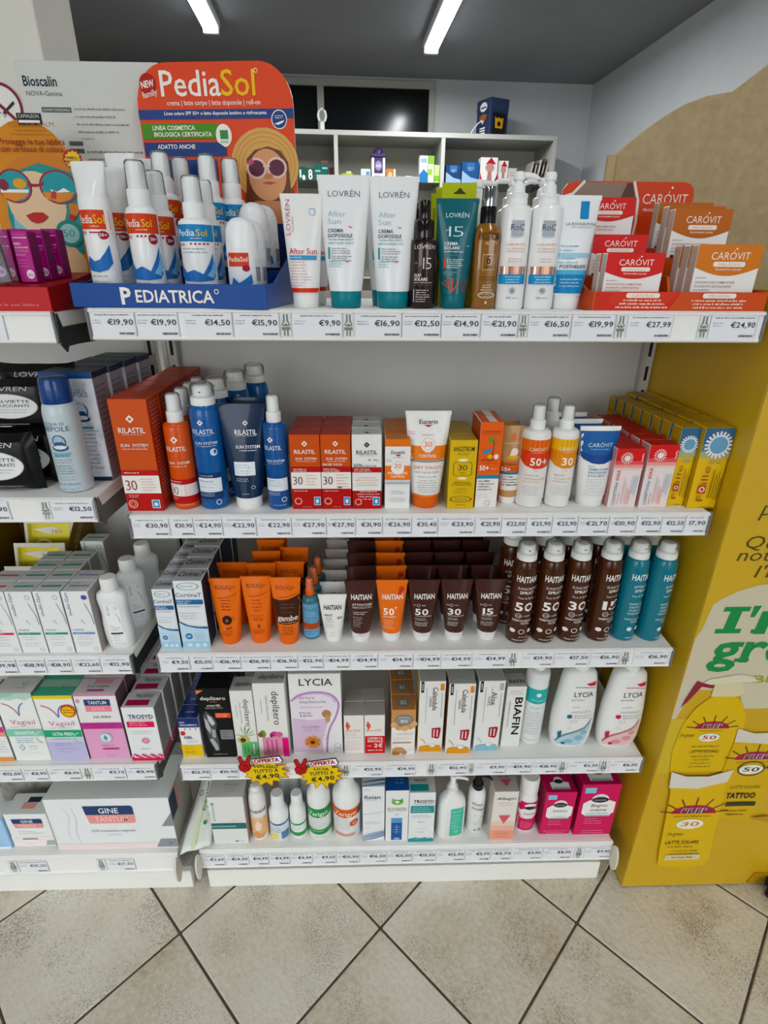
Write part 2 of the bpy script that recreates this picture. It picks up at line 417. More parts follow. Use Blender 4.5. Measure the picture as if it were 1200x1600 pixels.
def shaped(name, label, X, Yf, Z, secs, col, els=(), cap=None, group=None, cat='bottle', rz=0.0, rough=.32):
    """bottle lofted from (z, half width, half depth, exponent)"""
    hd = max(q[2] for q in secs); w = 2 * max(q[1] for q in secs); h = secs[-1][0]
    t = thing(name, label, cat, (X, Yf + hd, Z), rz, group)
    bo = MB().loft(secs, mat(col, rough, coat=.34)).build('body', t)
    if cap: MB().lathe(cap[0], mat(cap[1], .35), 24).build('cap', t)
    if els: Pr(bo, oval(secs, w, h), w, h, True, .0006).put(els).done()
    return t
def D(u, v, s, q, col):          # small diamond, q = width / height of the face
    return ('P', [(u - s, v), (u, v - s * q), (u + s, v), (u, v + s * q)], col)
def sun(u, v, r, q, col, n=18, t=.028, core=None):
    e = []
    for k in range(n):
        a = 2 * PI * k / n; e.append(('L', [(u + r * .62 * math.cos(a), v + r * .62 * q * math.sin(a)), (u + r * math.cos(a), v + r * q * math.sin(a))], t, col))
    return e + ([('E', u, v, r * .5, r * .5 * q, core)] if core else [])
# ------------------------------------------------------------------ the room
def struct(o, label=None): o['kind'] = 'structure'; 
def rloc(x, y, z=0.0):           # room coordinates (origin under the camera) to world
    return (CAM.x + math.cos(ROOM) * x - math.sin(ROOM) * y, CAM.y + math.sin(ROOM) * x + math.cos(ROOM) * y, z)
R0 = rloc(0, 0, 0)
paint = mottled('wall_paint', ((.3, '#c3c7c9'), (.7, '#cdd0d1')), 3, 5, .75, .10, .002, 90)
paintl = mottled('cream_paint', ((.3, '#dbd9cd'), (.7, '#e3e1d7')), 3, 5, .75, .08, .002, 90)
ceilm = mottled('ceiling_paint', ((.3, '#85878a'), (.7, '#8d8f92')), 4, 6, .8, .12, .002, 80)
grout = mottled('grout', ((.3, '#4a4139'), (.7, '#6a5e50')), 30, 4, .9, .3)
tilem = mottled('stone_tile', ((.30, '#a39474'), (.41, '#cdc2a8'), (.52, '#dcd5c3'), (.70, '#e8e3d6')), 4, 12, .5, .8, .003, 90)
# dark pits in the stone
nt = tilem.node_tree; pb_ = nt.nodes['Principled BSDF']; src = pb_.inputs['Base Color'].links[0].from_socket
pn = nt.nodes.new('ShaderNodeTexNoise'); pn.inputs['Scale'].default_value = 300; pn.inputs['Detail'].default_value = 3
pz = nt.nodes.new('ShaderNodeTexNoise'); pz.inputs['Scale'].default_value = 7; pz.inputs['Detail'].default_value = 4
vm = [n for n in nt.nodes if n.bl_idname == 'ShaderNodeVectorMath'][0]
for n in (pn, pz): nt.links.new(vm.outputs[0], n.inputs['Vector'])
pm = nt.nodes.new('ShaderNodeMath'); pm.operation = 'MULTIPLY'; nt.links.new(pn.outputs['Fac'], pm.inputs[0]); nt.links.new(pz.outputs['Fac'], pm.inputs[1])
pr_ = nt.nodes.new('ShaderNodeMapRange'); pr_.inputs['From Min'].default_value = .30; pr_.inputs['From Max'].default_value = .42; pr_.inputs['To Max'].default_value = .5; nt.links.new(pm.outputs[0], pr_.inputs['Value'])
px_ = nt.nodes.new('ShaderNodeMix'); px_.data_type = 'RGBA'; px_.inputs[7].default_value = (*lin('#5c4e38'), 1); nt.links.new(pr_.outputs[0], px_.inputs[0]); nt.links.new(src, px_.inputs[6]); nt.links.new(px_.outputs[2], pb_.inputs['Base Color'])
o = MB().box(-4, 4, -2.0, 5.1, -.06, -.004, grout).build('floor', None, R0, ROOM); struct(o)
FLOOR = o
# tiles laid diagonally to the shelves; one mesh shared by all
s_ = .4547 / math.sqrt(2); g_ = .0026
tm = MB().box(-s_ / 2 + g_, s_ / 2 - g_, -s_ / 2 + g_, s_ / 2 - g_, -.012, 0, tilem, .0022)
first = None; inv = None
for i in range(-9, 10):
    for j in range(-9, 10):
        # crossing of joints at (.428, -.099); tile centres lie half a tile off it
        a = (i + .5) * s_; b = (j + .5) * s_; k = math.sqrt(.5)
        x = .428 + (a - b) * k; y = -.099 + (a + b) * k
        if not (-1.5 < x < 2.3 and -1.5 < y < .75): continue
        if first is None: first = tm.build('floor_tile', None)
        t = first if not first.get('used') else first.copy()
        if t is not first: COL.objects.link(t)
        first['used'] = 1; t.parent = FLOOR; t.matrix_parent_inverse = Matrix.Rotation(-ROOM, 4, 'Z') @ Matrix.Translation((-R0[0], -R0[1], 0))
        t.location = (x, y, 0); t.rotation_euler.z = PI / 4 + RND.choice((0, PI / 2, PI, -PI / 2))
        if 'used' in t and t is not first: del t['used']
del first['used']
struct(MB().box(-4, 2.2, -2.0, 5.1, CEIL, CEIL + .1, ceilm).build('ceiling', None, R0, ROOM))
struct(MB().box(2.01, 2.15, -2.0, 5.1, 0, CEIL, paint).build('wall_right', None, R0, ROOM))
struct(MB().box(-4.1, -3.95, -2.0, 5.1, 0, CEIL, paintl).build('wall_left', None, R0, ROOM))
# back wall with a window band
wb = MB(); WY = 4.936
wb.box(-4, 2.05, WY, WY + .12, 0, 2.25, paint); wb.box(-4, 2.05, WY, WY + .12, 2.63, CEIL, paint); wb.box(.80, 2.05, WY, WY + .12, 2.25, 2.63, paint); wb.box(-4, -1.9, WY, WY + .12, 2.25, 2.63, paint)
struct(wb.build('wall_back', None, R0, ROOM))
fr = mat('#b4b3ac', .5); wn = thing('window_1', None, None, R0, ROOM); wn['kind'] = 'structure'
f = MB(); f.box(-1.9, .80, WY - .02, WY + .03, 2.585, 2.63, fr, .003); f.box(-1.9, .80, WY - .02, WY + .03, 2.25, 2.30, fr, .003)
f.build('frame', wn)
for x0, x1 in ((.755, .80), (-.075, -.025), (-1.0, -.95), (-1.9, -1.86)): MB().box(x0, x1, WY - .02, WY + .03, 2.30, 2.585, fr, .003).build('mullion', wn)
for x0, x1 in ((-.025, .755), (-.95, -.075), (-1.86, -1.0)): MB().box(x0, x1, WY + .005, WY + .011, 2.30, 2.585, mat('#16191a', .16, var=.02)).build('pane', wn)
# unseen shop front, added: its openings and piers shape light and reflected streaks
wf_ = MB(); fy = -2.0
wf_.box(-3.95, -3.3, fy - .15, fy, 0, CEIL, paintl); wf_.box(-.75, .75, fy - .15, fy, 0, CEIL, paintl); wf_.box(1.9, 2.05, fy - .15, fy, 0, CEIL, paintl); wf_.box(-3.95, 2.05, fy - .15, fy, 2.45, CEIL, paintl)
struct(wf_.build('wall_entrance', None, R0, ROOM))
struct(MB().box(-14, 14, -22, -2.0, -.2, -.06, mottled('pavement', ((.3, '#8a8884'), (.7, '#9a9894')), 3, 5, .8, .1)).build('ground', None, R0, ROOM))  # unseen street surface added to even out light from below
# wall stub behind the left bay, its end is the lighter jamb
struct(MB().box(-3.0, -.20, .45, .61, 0, CEIL, paintl, .002).build('wall_front', None))
# no smoking sign on it
sg = thing('no_smoking_sign', 'round no smoking sign with dark red ring on the cream wall', 'sign', (-.296, .4475, 1.655))
MB().lathe([(.0405, -.0012), (.0405, .0012), (0, .0012)], mat('#f0efe9'), 40).build('plate', sg).rotation_euler.x = PI / 2
q = Pr(sg, lambda u, v, o: (u, -.0016 - o, v), 1, 1)
q.put([('O', 0, 0, .040, .040, .13, '#7d1f33', 'ring', 40), ('L', [(-.012, -.016), (-.004, -.008), (.002, -.016), (.008, -.006)], .0012, '#2c2c2e', 'smoke'), ('P', [(.002, -.012), (.026, .006), (.024, .010), (0, -.008)], '#2c2c2e', 'cigarette'), ('P', [(-.028, .024), (-.024, .028), (.029, -.023), (.025, -.027)], '#7d1f33', 'slash')]).done()
# ceiling lights: four above the back of the shop (two ends in view), unseen ones added above the aisle
def tube_light(label, x, y0, y1, power=TUBE_POWER):
    L = thing('ceiling_light', label, 'ceiling light', rloc(x, (y0 + y1) / 2, CEIL), ROOM); h = (y1 - y0) / 2
    MB().box(-.05, .05, -h, h, -.045, 0, mat('#d8dadb', .4), .006).build('housing', L)
    for sx in (-.024, .024):
        MB().pipe([(sx, -h + .03, -.062), (sx, h - .03, -.062)], .012, mat('#f2f7ff', .4, emit=5.0), 12).build('tube', L)
    for sy in (-1, 1): MB().box(-.045, .045, sy * (h - .03) - .012, sy * (h - .03) + .012, -.076, -.044, mat('#e6e8e8', .4), .003).build('end_cap', L)
    ld = bpy.data.lights.new('tube_glow', 'AREA'); ld.shape = 'RECTANGLE'; ld.size = .08; ld.size_y = 2 * h - .1; ld.energy = power; ld.color = (.95, .98, 1.0)
    lo = bpy.data.objects.new('tube_glow', ld); COL.objects.link(lo); lo.parent = L; lo.location = (0, 0, -.078)
tube_light('lit twin-tube ceiling light left of the other one, above the orange display header', -.643, 2.62, 4.02)
tube_light('longer lit twin-tube ceiling light near the middle of the grey ceiling', .642, 2.78, 4.20)
for x, sd in ((-.643, 'left'), (.642, 'right')):
    tube_light(f'twin-tube ceiling light above the aisle, outside the picture, {sd} one', x, -.75, .65, 3.0)
# ------------------------------------------------------------------ shelving
SH = mat('#f1f0eb', .42); SHB = mottled('panel_paint', ((.3, '#d4d3cf'), (.7, '#dad9d5')), 2, 3, .5, .03); RAIL = mat('#f2f1ee', .3); CLIP = mat('#77797f', .35); DARK = mat('#2c3231', .5)
Z1, Z2, Z3, Z4, Z5 = 1.3223, .9953, .7059, .4127, .140
ZA, ZB, ZC_, ZD, ZE = 1.317, 1.027, .703, .417, .132
def bay(label, x0, x1, kx0, kx1, xp):
    g = thing('shelving_frame', label, 'shelving', ((x0 + x1) / 2, .35, 0)); cx = (x0 + x1) / 2
    MB().box(x0 - cx, x1 - cx, 0, .014, .02, 1.335, SHB, .002).build('back_panel', g)
    MB().box(kx0 - cx, kx1 - cx, -.35, -.335, 0.0, .06, SH, .0015).build('kick_plate', g)
    MB().box(kx0 - cx + .005, kx1 - cx - .005, -.334, 0, 0.004, .06, mat('#cfcfca', .5)).build('plinth', g)
    for k, (a, b, slot) in enumerate(xp):
        up_ = MB().box(a - cx, b - cx, -.022 if slot else -.015, -.001, .0, 1.338, mat('#b9b7b0', .4) if slot else mat('#cbc7bb', .4), .002).build('upright', g)
        if slot:
            m = (a + b) / 2 - cx; s = MB().box(-.0032, .0032, -.0224, -.018, 0, .03, mat('#1d1d1e', .7)).build('slot', up_)
            for j in range(25):
                q = s if j == 0 else s.copy()
                if j: COL.objects.link(q)
                q.location = (m, 0, .06 + j * .05)
    return g
bay('white back panel and slotted uprights of the shelving bay full of sun care', 0, 1.0, .015, .967, ((-.0225, -.0125, False), (-.010, .010, True), (.991, 1.014, True)))
bay('white back panel and upright of the left shelving bay, cut by the picture edge', -1.0, -.050, -.97, -.024, ((-.056, -.034, True),))
def shelf(label, x0, x1, z, depth=.325, bracket=None, base=False):
    s = thing('shelf', label, 'shelf', ((x0 + x1) / 2, 0, z)); a, b = x0 - (x0 + x1) / 2, x1 - (x0 + x1) / 2
    MB().box(a + .002, b - .002, .001, depth, -.022, 0, SH, .0015).build('board', s)
    if not base:
        r = MB().prism([(-.0045, -.0425), (-.0005, -.044), (.0005, 0.0005), (-.0012, .0012), (-.0060, -.001), (-.0055, -.004), (-.0030, -.005), (-.0030, -.037), (-.0055, -.0405)], a, b, RAIL, None, 'yz')
        ra = r.build('price_rail', s)
        for q in (a, b - .0035): MB().box(q, q + .0035, -.0072, .0005, -.0435, .0015, CLIP, .001).build('end_clip', ra)
        for q in (a + .001, b - .003):
            MB().prism([(0, -.044), (.0, -.004), (.008, -.002), (.016, -.022), (depth, -.022), (depth, -.062), (.05, -.05), (.022, -.05), (.016, -.058)] if bracket else [(.03, -.022), (depth, -.022), (depth, -.06), (.06, -.042), (.03, -.038)], q, q + .002, bracket or mat('#9a9a95', .45), None, 'yz').build('bracket', s)
    else:
        r = MB().prism([(-.004, -.062), (.0, -.064), (.004, -.001), (-.001, .0), (-.006, -.004), (-.0035, -.008), (-.0035, -.055), (-.0065, -.059)], a, b, RAIL, None, 'yz')
        r.build('price_rail', s)
        MB().box(a + .01, b - .01, .002, .012, -.068, -.022, SH).build('apron', s)
        for q in (a - .004, b):
            e = MB(); pts = [(-.018 + .026 * math.cos(t) * .62, -.036 + .038 * math.sin(t)) for t in [2 * PI * k / 22 for k in range(22)]]
            e.prism(pts, q, q + .004, mat('#ded8cb', .4), None, 'yz'); e.build('end_cap', s)
    return s
shelf('top white shelf of the right bay with price rail, under the blue and orange displays', 0, 1.0, Z1)
shelf('second white shelf of the right bay, under the red sun lotion cartons', 0, 1.0, Z2)
shelf('third white shelf of the right bay, under the brown tubes and cans', 0, 1.0, Z3)
shelf('fourth white shelf of the right bay, behind the two yellow starburst offers', 0, 1.0, Z4)
shelf('bottom white shelf of the right bay, nearest the floor, under the magenta boxes', .008, .982, Z5, base=True)
shelf('top white shelf of the left bay, under the red lip balm display', -1.0, -.046, ZA, bracket=DARK)
shelf('second white shelf of the left bay, under the black wipe packs', -1.0, -.046, ZB, bracket=mat('#6d6862', .5))
shelf('third white shelf of the left bay, under the white gel cartons', -1.0, -.046, ZC_, bracket=DARK)
shelf('fourth white shelf of the left bay, under the pastel intimate wash cartons', -1.0, -.046, ZD, bracket=mat('#4e5250', .5))
shelf('bottom white shelf of the left bay, under the wide white carton', -1.0, -.044, ZE, base=True)
# ------------------------------------------------------------------ price tags in the rails
TAGS = {
'A': (Z1, 'top right-bay rail', '19,90 0.005 0.069 left blue tray end;19,90 0.070 0.131 white spray bottles;14,50 0.139 0.209 blue-banded sprays;15,90 0.210 0.277 roll-ons;x 0.278 0.294;9,90 0.295 0.369 white tube with red band;x 0.370 0.385;16,90 0.387 0.456 big white after sun tubes;12,50 0.456 0.514 dark brown oil;14,90 0.514 0.572 teal tube;21,90 0.573 0.628 amber oil;x 0.629 0.642;16,50 0.643 0.707 white pump bottles;19,99 0.708 0.773 white and blue tube;x 0.774 0.789;27,99 0.791 0.860 red carton;x 0.899 0.915;24,90 0.916 0.988 orange carton'),
'B': (Z2, 'second right-bay rail', '30,90 0.005 0.068 tall red-orange carton;30,90 0.070 0.108 orange spray bottle;24,90 0.109 0.157 blue spray can;22,90 0.158 0.214 navy tube;22,90 0.215 0.274 blue spray bottle;27,90 0.275 0.333 first small red carton;27,90 0.334 0.383 second small red carton;31,90 0.384 0.429 white and red carton;26,90 0.430 0.479 white and orange carton;30,40 0.480 0.524 white and orange tube;23,90 0.525 0.588 yellow carton;21,90 0.590 0.634 palm tree carton;22,00 0.635 0.677 tan tube;25,90 0.678 0.722 orange-panel spray;25,90 0.723 0.767 yellow-panel spray;21,70 0.768 0.821 blue-topped tube;10,90 0.822 0.869 left red and white carton;12,90 0.870 0.914 right red and white carton;12,50 0.915 0.955 small yellow carton;17,90 0.956 0.993 big yellow carton'),
'C': (Z3, 'third right-bay rail', '9,50 0.009 0.062 narrow white cartons;15,00 0.063 0.105 wide white cartons;16,90 0.107 0.159 orange tube with black disc;16,90 0.160 0.215 middle orange tube;16,90 0.216 0.268 orange and brown tube;12,90 0.269 0.317 small blue spray;14,99 0.318 0.368 white tube;14,99 0.370 0.422 brown activator tube;14,99 0.423 0.490 single orange tube;14,99 0.491 0.544 first plain brown tube;14,99 0.546 0.604 middle plain brown tube;14,99 0.606 0.672 last plain brown tube;x 0.675 0.694;19,90 0.702 0.764 leftmost brown cans;17,50 0.767 0.835 third brown can;16,90 0.838 0.895 last brown can;x 0.897 0.915;16,90 0.922 0.991 teal cans'),
'D': (Z4, 'fourth right-bay rail', '12,90 0.007 0.065 blue and yellow carton;10,90 0.066 0.125 black carton;x 0.345 0.363;13,95 0.364 0.433 two small white cartons;14,90 0.436 0.505 brown-topped carton;x 0.528 0.548;12,90 0.549 0.617 second yellow-edged carton;x 0.619 0.630;9,90 0.631 0.699 aloe carton;19,90 0.701 0.756 carton with black lettering;18,90 0.757 0.813 teal-banded bottle;x 0.815 0.831;6,50 0.834 0.904 blue-leaf bottle;x 0.905 0.923;6,50 0.926 0.990 red-leaf bottle'),
'E': (Z5 - .018, 'bottom right-bay rail', '2,60 0.012 0.064 leaflet;14,50 0.067 0.120 teal-striped carton;14,99 0.122 0.166 peach can;4,99 0.168 0.216 small blue-label bottle;4,49 0.217 0.269 small green-label bottle;9,50 0.271 0.325 green-label bottle;10,90 0.326 0.380 orange-label bottle;16,50 0.382 0.444 blue-striped carton;15,50 0.445 0.505 navy and white carton;15,50 0.506 0.561 teal-band carton;12,90 0.562 0.630 white pump bottle;5,99 0.631 0.691 black pump bottle;11,70 0.692 0.742 pink triangle carton;9,90 0.748 0.814 magenta-label bottle;8,50 0.817 0.886 smaller magenta box;x 0.892 0.915;9,90 0.917 0.981 larger magenta box'),
'a': (ZA, 'top left-bay rail', '0 -0.181 -0.118 red display'),
'b': (ZB, 'second left-bay rail', '10,90 -0.269 -0.190 wipe packs;x -0.139 -0.123;12,50 -0.121 -0.052 blue-capped can'),
'c': (ZC_, 'third left-bay rail', '19,98 -0.314 -0.264 picture edge;18,90 -0.261 -0.210 green-stripe carton;18,90 -0.208 -0.161 middle carton;22,60 -0.158 -0.107 blue-stripe carton;12,90 -0.104 -0.050 white bottles'),
'd': (ZD, 'fourth left-bay rail', '12,50 -0.382 -0.328 picture edge;8,90 -0.326 -0.275 pale green carton;8,90 -0.272 -0.206 lilac carton;x -0.202 -0.183;9,70 -0.179 -0.112 pink carton;11,90 -0.111 -0.050 pink-dotted carton'),
'e': (ZE - .018, 'bottom left-bay rail', 'x -0.437 -0.415;10,30 -0.413 -0.347 small white carton;x -0.234 -0.212;17,50 -0.209 -0.146 wide white carton')}
CARD = mat('#ecedf1', .5); INK = '#44454c'
for key, (z, where, spec) in TAGS.items():
    prev = None; lst = [t.split(' ', 3) for t in spec.split(';')]
    for n, t in enumerate(lst):
        p, a, b = t[0], float(t[1]), float(t[2]); w = b - a - .0012; h = .034; base = key in 'Ee'
        if base: h = .040
        yb = -.0046 if not base else -.0052
        loc = ((a + b) / 2, yb, z - .0385 if not base else z - .0365)
        if p == 'x':
            nx = lst[n + 1]
            lab = f'grey cross card next to the {nx[3]} tag, {where}'
            g = thing('cross_card', lab, 'card', loc, group='cross cards in the price rails')
            cd_ = MB().box(-w / 2, w / 2, -.0002, .0006, 0, h, mat('#e6e8e6', .5)).build('card', g)
            P = Pr(g, lambda u, v, o: (u * w, -.0004 - o, v * h), w, h); c = '#6f7874'; c2 = '#9aa79c' if key in 'be' else '#7d8782'
            s_ = min(1.0, .016 / w) * .9
            for sx in (-1, 1):
                P.put([('R', sx * .10 * s_ + (0 if sx > 0 else -.16 * s_), .66, sx * .10 * s_ + (.16 * s_ if sx > 0 else 0), .96, c, 'mark'), ('R', sx * .10 * s_ + (0 if sx > 0 else -.16 * s_), .08, sx * .10 * s_ + (.16 * s_ if sx > 0 else 0), .36, c2, 'mark')])
            P.put([('P', [(-.48 * s_, .52), (-.3 * s_, .70), (0, .54), (.3 * s_, .70), (.48 * s_, .52), (.2 * s_, .48), (-.2 * s_, .48)], c, 'mark'), ('R', -.48 * s_, .32, .48 * s_, .44, c2, 'mark'), ('E', -.22 * s_, .58, .09 * s_, .05, '#e6e8e6', 'mark'), ('E', .22 * s_, .58, .09 * s_, .05, '#e6e8e6', 'mark')]).done()
            continue
        if p == '0':
            lab = 'blank white price tag at the picture edge below the red display'
        else: lab = f'price tag reading €{p} below the {t[3]}, {where}'
        if p != '0' and t[3] == 'picture edge': lab = f'price tag reading €{p} cut by the picture edge, {where}'
        if p == '17,90': lab = lab.replace('€', '')
        g = thing('price_tag', lab, 'price tag', loc, group='price tags in the shelf rails')
        cd_ = MB().box(-w / 2, w / 2, -.0002, .0006, 0, h, CARD).build('card', g)
        P = Pr(g, lambda u, v, o: (u * w, -.0003 - o, v * h), w, h)
        P.put([('G', 0, .87, .92, 1, .1, .055, '#55565c'), ('L', [(.495, .02), (.495, .98)], .012, '#c5c7cd', 'small_print')])
        if p != '0':
            s = ('€' + p) if p != '17,90' else p; pw = min(.78, .037 * (len(s) + .3) / 6.3 / w)
            P.put([('T', s, .46 - pw / 2, .50, pw, .235, INK if key != 'e' else '#8a8b88', .014, 0, 0, 0, 'price'), ('C', .46 - min(.5, .022 / w), .10, .46, .19, '#4a4a50', 16)])
            if w > .045: P.put([('G', -.46, .66, .26, 2, .11, .045, '#8d8e94', 'l')])
        P.done()
# ------------------------------------------------------------------ second shelf of the right bay
CR = '#f4ece2'
def rilbox(q, band='#b3240f', white=True, num='30'):
    return [('R', -.5, 0, .5, .19, band), ('R', -.5, .335, .5, .385, band), ('R', -.5, .17, .5, .335, '#f1ece6', 'white_band'), D(0, .835, .11, q, CR), D(0, .835, .05, q, '#cf5a20'),
            ('T', 'RILASTIL', 0, .715, .70, .05, CR, .01), ('G', 0, .700, .68, 1, .01, .006, CR), ('T', 'SUN  SYSTEM', 0, .595, .72, .028, CR, .012), ('G', 0, .572, .70, 1, .02, .010, CR),
            ('G', -.42, .355, .50, 1, .02, .014, CR, 'l'), ('T', num, -.28, .20, .30, .10, '#7a2430', -.01), ('G', 0.0, .30, .42, 5, .026, .007, '#c07060', 'l'), ('G', -.4, .15, .3, 2, .016, .007, CR, 'l'),
            ('O', -.32, .07, .13, .13 * q, .25, '#e9a890'), ('O', -.32, .07, .07, .07 * q, .3, '#e9a890'), ('R', .20, .03, .42, .03 + .22 * q * 1.15, '#e9f0f4', 'quality_mark'), ('R', .22, .036, .40, .03 + .20 * q * 1.15, '#2f86bf', 'quality_mark'), ('E', .31, .03 + .12 * q, .06, .06 * q, '#d8e8f2', 'quality_mark')]
q = .061 / .194
OR = '#c8560c'
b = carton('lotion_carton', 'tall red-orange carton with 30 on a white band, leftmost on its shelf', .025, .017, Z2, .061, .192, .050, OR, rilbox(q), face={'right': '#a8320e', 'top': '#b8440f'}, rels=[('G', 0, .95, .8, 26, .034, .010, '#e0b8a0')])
rows(b, 5, .0515, 'tall red-orange lotion carton', 'tall red-orange cartons', .001)
b = spray_bottle('sun_spray', 'orange spray bottle with clear cap beside the tall red-orange carton', .0885, .020, Z2, .0215, .150, .197, '#d4590f',
    [D(0, .83, .14, .043 / .15, CR), D(0, .83, .06, .043 / .15, OR), ('T', 'RILASTIL', 0, .70, .80, .055, CR, .01), ('T', 'SUN  SYSTEM', .05, .55, .80, .03, CR, .01), ('G', .05, .52, .8, 1, .02, .01, CR), ('R', -.75, .08, .75, .37, '#b4220f'), ('G', -.5, .34, .6, 2, .03, .014, CR, 'l'), ('R', -.6, .17, .75, .31, '#efe9e6', 'white_band'), ('T', '30', -.28, .19, .34, .10, '#6c2a36', -.01), ('G', .1, .28, .5, 5, .024, .008, '#b77', 'l'), ('G', -.5, .145, .4, 2, .02, .008, CR, 'l'), ('G', -.2, .06, .6, 1, .02, .008, CR, 'l')])
rows(b, 3, .0455, 'orange spray bottle behind the front one', 'orange spray bottles', .001)
b = aerosol('after_sun_spray', 'tall blue spray can with white cap under a clear dome', .1365, .020, Z2, .0245, .178, .213, '#135a9c',
    [D(-.05, .86, .10, .049 / .178, CR), D(-.05, .86, .04, .049 / .178, '#1763a8'), ('T', 'RILASTIL', 0, .755, .75, .045, '#dfe8f0', .01), ('G', 0, .74, .7, 1, .02, .007, '#dfe8f0'), ('T', 'SUN SYSTEM', .06, .655, .75, .026, '#dfe8f0', .01), ('G', .06, .635, .7, 1, .02, .008, '#dfe8f0'), ('E', .28, .58, .12, .035, '#d5e4f2'), ('E', .32, .585, .05, .02, '#1763a8'),
     ('R', -.45, .11, .45, .375, '#0d3768'), ('G', -.3, .345, .65, 2, .022, .010, '#dfe8f0', 'l'), ('R', -.40, .185, .42, .325, '#e9eef2', 'white_band'), ('T', 'DOPOSOLE', -.1, .285, .5, .02, '#5c7690', .01), ('T', 'AFTER SUN', -.12, .225, .5, .02, '#8ba0b4'), ('G', -.35, .262, .7, 1, .02, .007, '#8ba0b4', 'l'), ('G', -.35, .20, .7, 1, .02, .007, '#8ba0b4', 'l'), ('G', -.35, .165, .7, 2, .02, .008, '#dfe8f0', 'l'), ('O', .25, .08, .09, .028, .25, '#dfe8f0')])
for k, (dx, dy, rz) in enumerate(((.008, .053, .1), (.026, .120, -.9), (.048, .19, -1.2))):
    c = copy_tree(b); c.location = (b.location.x + dx, b.location.y + dy, Z2); c.rotation_euler.z = rz
    tag(c, f'blue spray can behind the front blue can, {ORD[k + 1]} from the front', group='blue spray cans')
tag(b, group='blue spray cans')
b = squeeze_tube('after_sun_tube', 'navy blue squeeze tube standing on its white cap', .197, .018, Z2, .180, .082, .0225, .022, '#082848', WHITE,
    [D(.08, .83, .055, .082 / .18, CR), D(.08, .83, .025, .082 / .18, '#0f3560'), ('T', 'RILASTIL', .08, .725, .44, .048, '#eef2f5', .01), ('G', .08, .712, .43, 1, .02, .007, '#eef2f5'), ('T', 'SUN SYSTEM', .10, .60, .48, .03, '#eef2f5', .012), ('G', .10, .575, .46, 1, .02, .011, '#eef2f5'), ('R', -.20, .345, .22, .475, '#e6edf0', 'white_band'), ('G', -.18, .44, .36, 2, .022, .010, '#8ba0b4', 'l'), ('G', -.18, .385, .36, 2, .022, .010, '#a9b9c6', 'l'), ('G', -.17, .31, .3, 2, .02, .009, '#cfdae2', 'l'), ('O', .16, .23, .04, .04 * .082 / .18, .25, '#b9c8d6'), ('G', .0, .165, .18, 1, .02, .007, '#cfdae2')], crimp='#07203c')
rows(b, 1, .0475, 'navy blue squeeze tube behind the front one', 'navy tubes', .001, dx=.006)
b = spray_bottle('after_sun_milk_spray', 'blue spray bottle with white nozzle and clear cap', .2505, .017, Z2, .0195, .151, .196, '#125290',
    [D(-.15, .83, .13, .039 / .151, CR), D(-.15, .83, .05, .039 / .151, '#175b9a'), ('T', 'RILASTIL', -.08, .715, .78, .05, '#dfe8f0', .01), ('T', 'SUN SYSTEM', 0, .575, .82, .03, '#dfe8f0', .01), ('G', 0, .555, .7, 1, .02, .008, '#dfe8f0'), ('R', -.48, .235, .5, .385, '#e3e9ee', 'white_band'), ('G', -.4, .355, .75, 3, .03, .011, '#8ba0b4', 'l'), ('G', -.4, .21, .75, 2, .022, .009, '#dfe8f0', 'l'), ('O', .28, .13, .12, .03, .25, '#dfe8f0'), ('G', -.2, .06, .6, 1, .02, .008, '#dfe8f0', 'l')])
q = .05 / .133
def small_ril(mid):
    return [('R', -.5, 0, .5, .285, '#b02312'), ('R', -.5, .51, .5, .585, '#b02312'), ('R', -.5, .285, .5, .51, '#f1ece6', 'white_band'), D(0, .885, .10, q, CR), D(0, .885, .045, q, '#cf5a20'), ('T', 'RILASTIL', 0, .755, .70, .055, CR, .01), ('T', 'SUN  SYSTEM', .03, .675, .70, .034, CR, .01), ('G', .03, .65, .68, 1, .02, .012, CR)] + mid + [('T', '30', -.28, .345, .32, .115, '#5b2c33', -.008), ('O', -.3, .115, .13, .13 * q, .3, '#e9a890'), ('R', .24, .06, .46, .175, '#dfeaf0', 'quality_mark'), ('R', .255, .068, .445, .167, '#2f86bf', 'quality_mark'), ('E', .35, .115, .05, .03, '#d8e8f2', 'quality_mark'), ('G', 0, .03, .4, 1, .02, .012, '#e0a090')]
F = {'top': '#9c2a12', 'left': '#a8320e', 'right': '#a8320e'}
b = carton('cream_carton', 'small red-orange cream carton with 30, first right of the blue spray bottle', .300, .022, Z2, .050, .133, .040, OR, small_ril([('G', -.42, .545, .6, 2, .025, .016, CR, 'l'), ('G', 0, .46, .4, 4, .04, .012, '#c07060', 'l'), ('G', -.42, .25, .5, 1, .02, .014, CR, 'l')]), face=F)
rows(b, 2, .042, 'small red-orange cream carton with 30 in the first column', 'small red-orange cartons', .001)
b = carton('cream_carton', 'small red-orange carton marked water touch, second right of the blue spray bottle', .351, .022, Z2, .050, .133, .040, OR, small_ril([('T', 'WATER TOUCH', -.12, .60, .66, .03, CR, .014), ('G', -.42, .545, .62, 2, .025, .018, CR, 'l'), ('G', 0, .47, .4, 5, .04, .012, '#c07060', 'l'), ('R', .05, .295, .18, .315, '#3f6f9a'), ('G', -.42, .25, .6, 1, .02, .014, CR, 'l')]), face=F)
rows(b, 2, .042, 'small red-orange carton marked water touch', 'small red-orange cartons', .001)
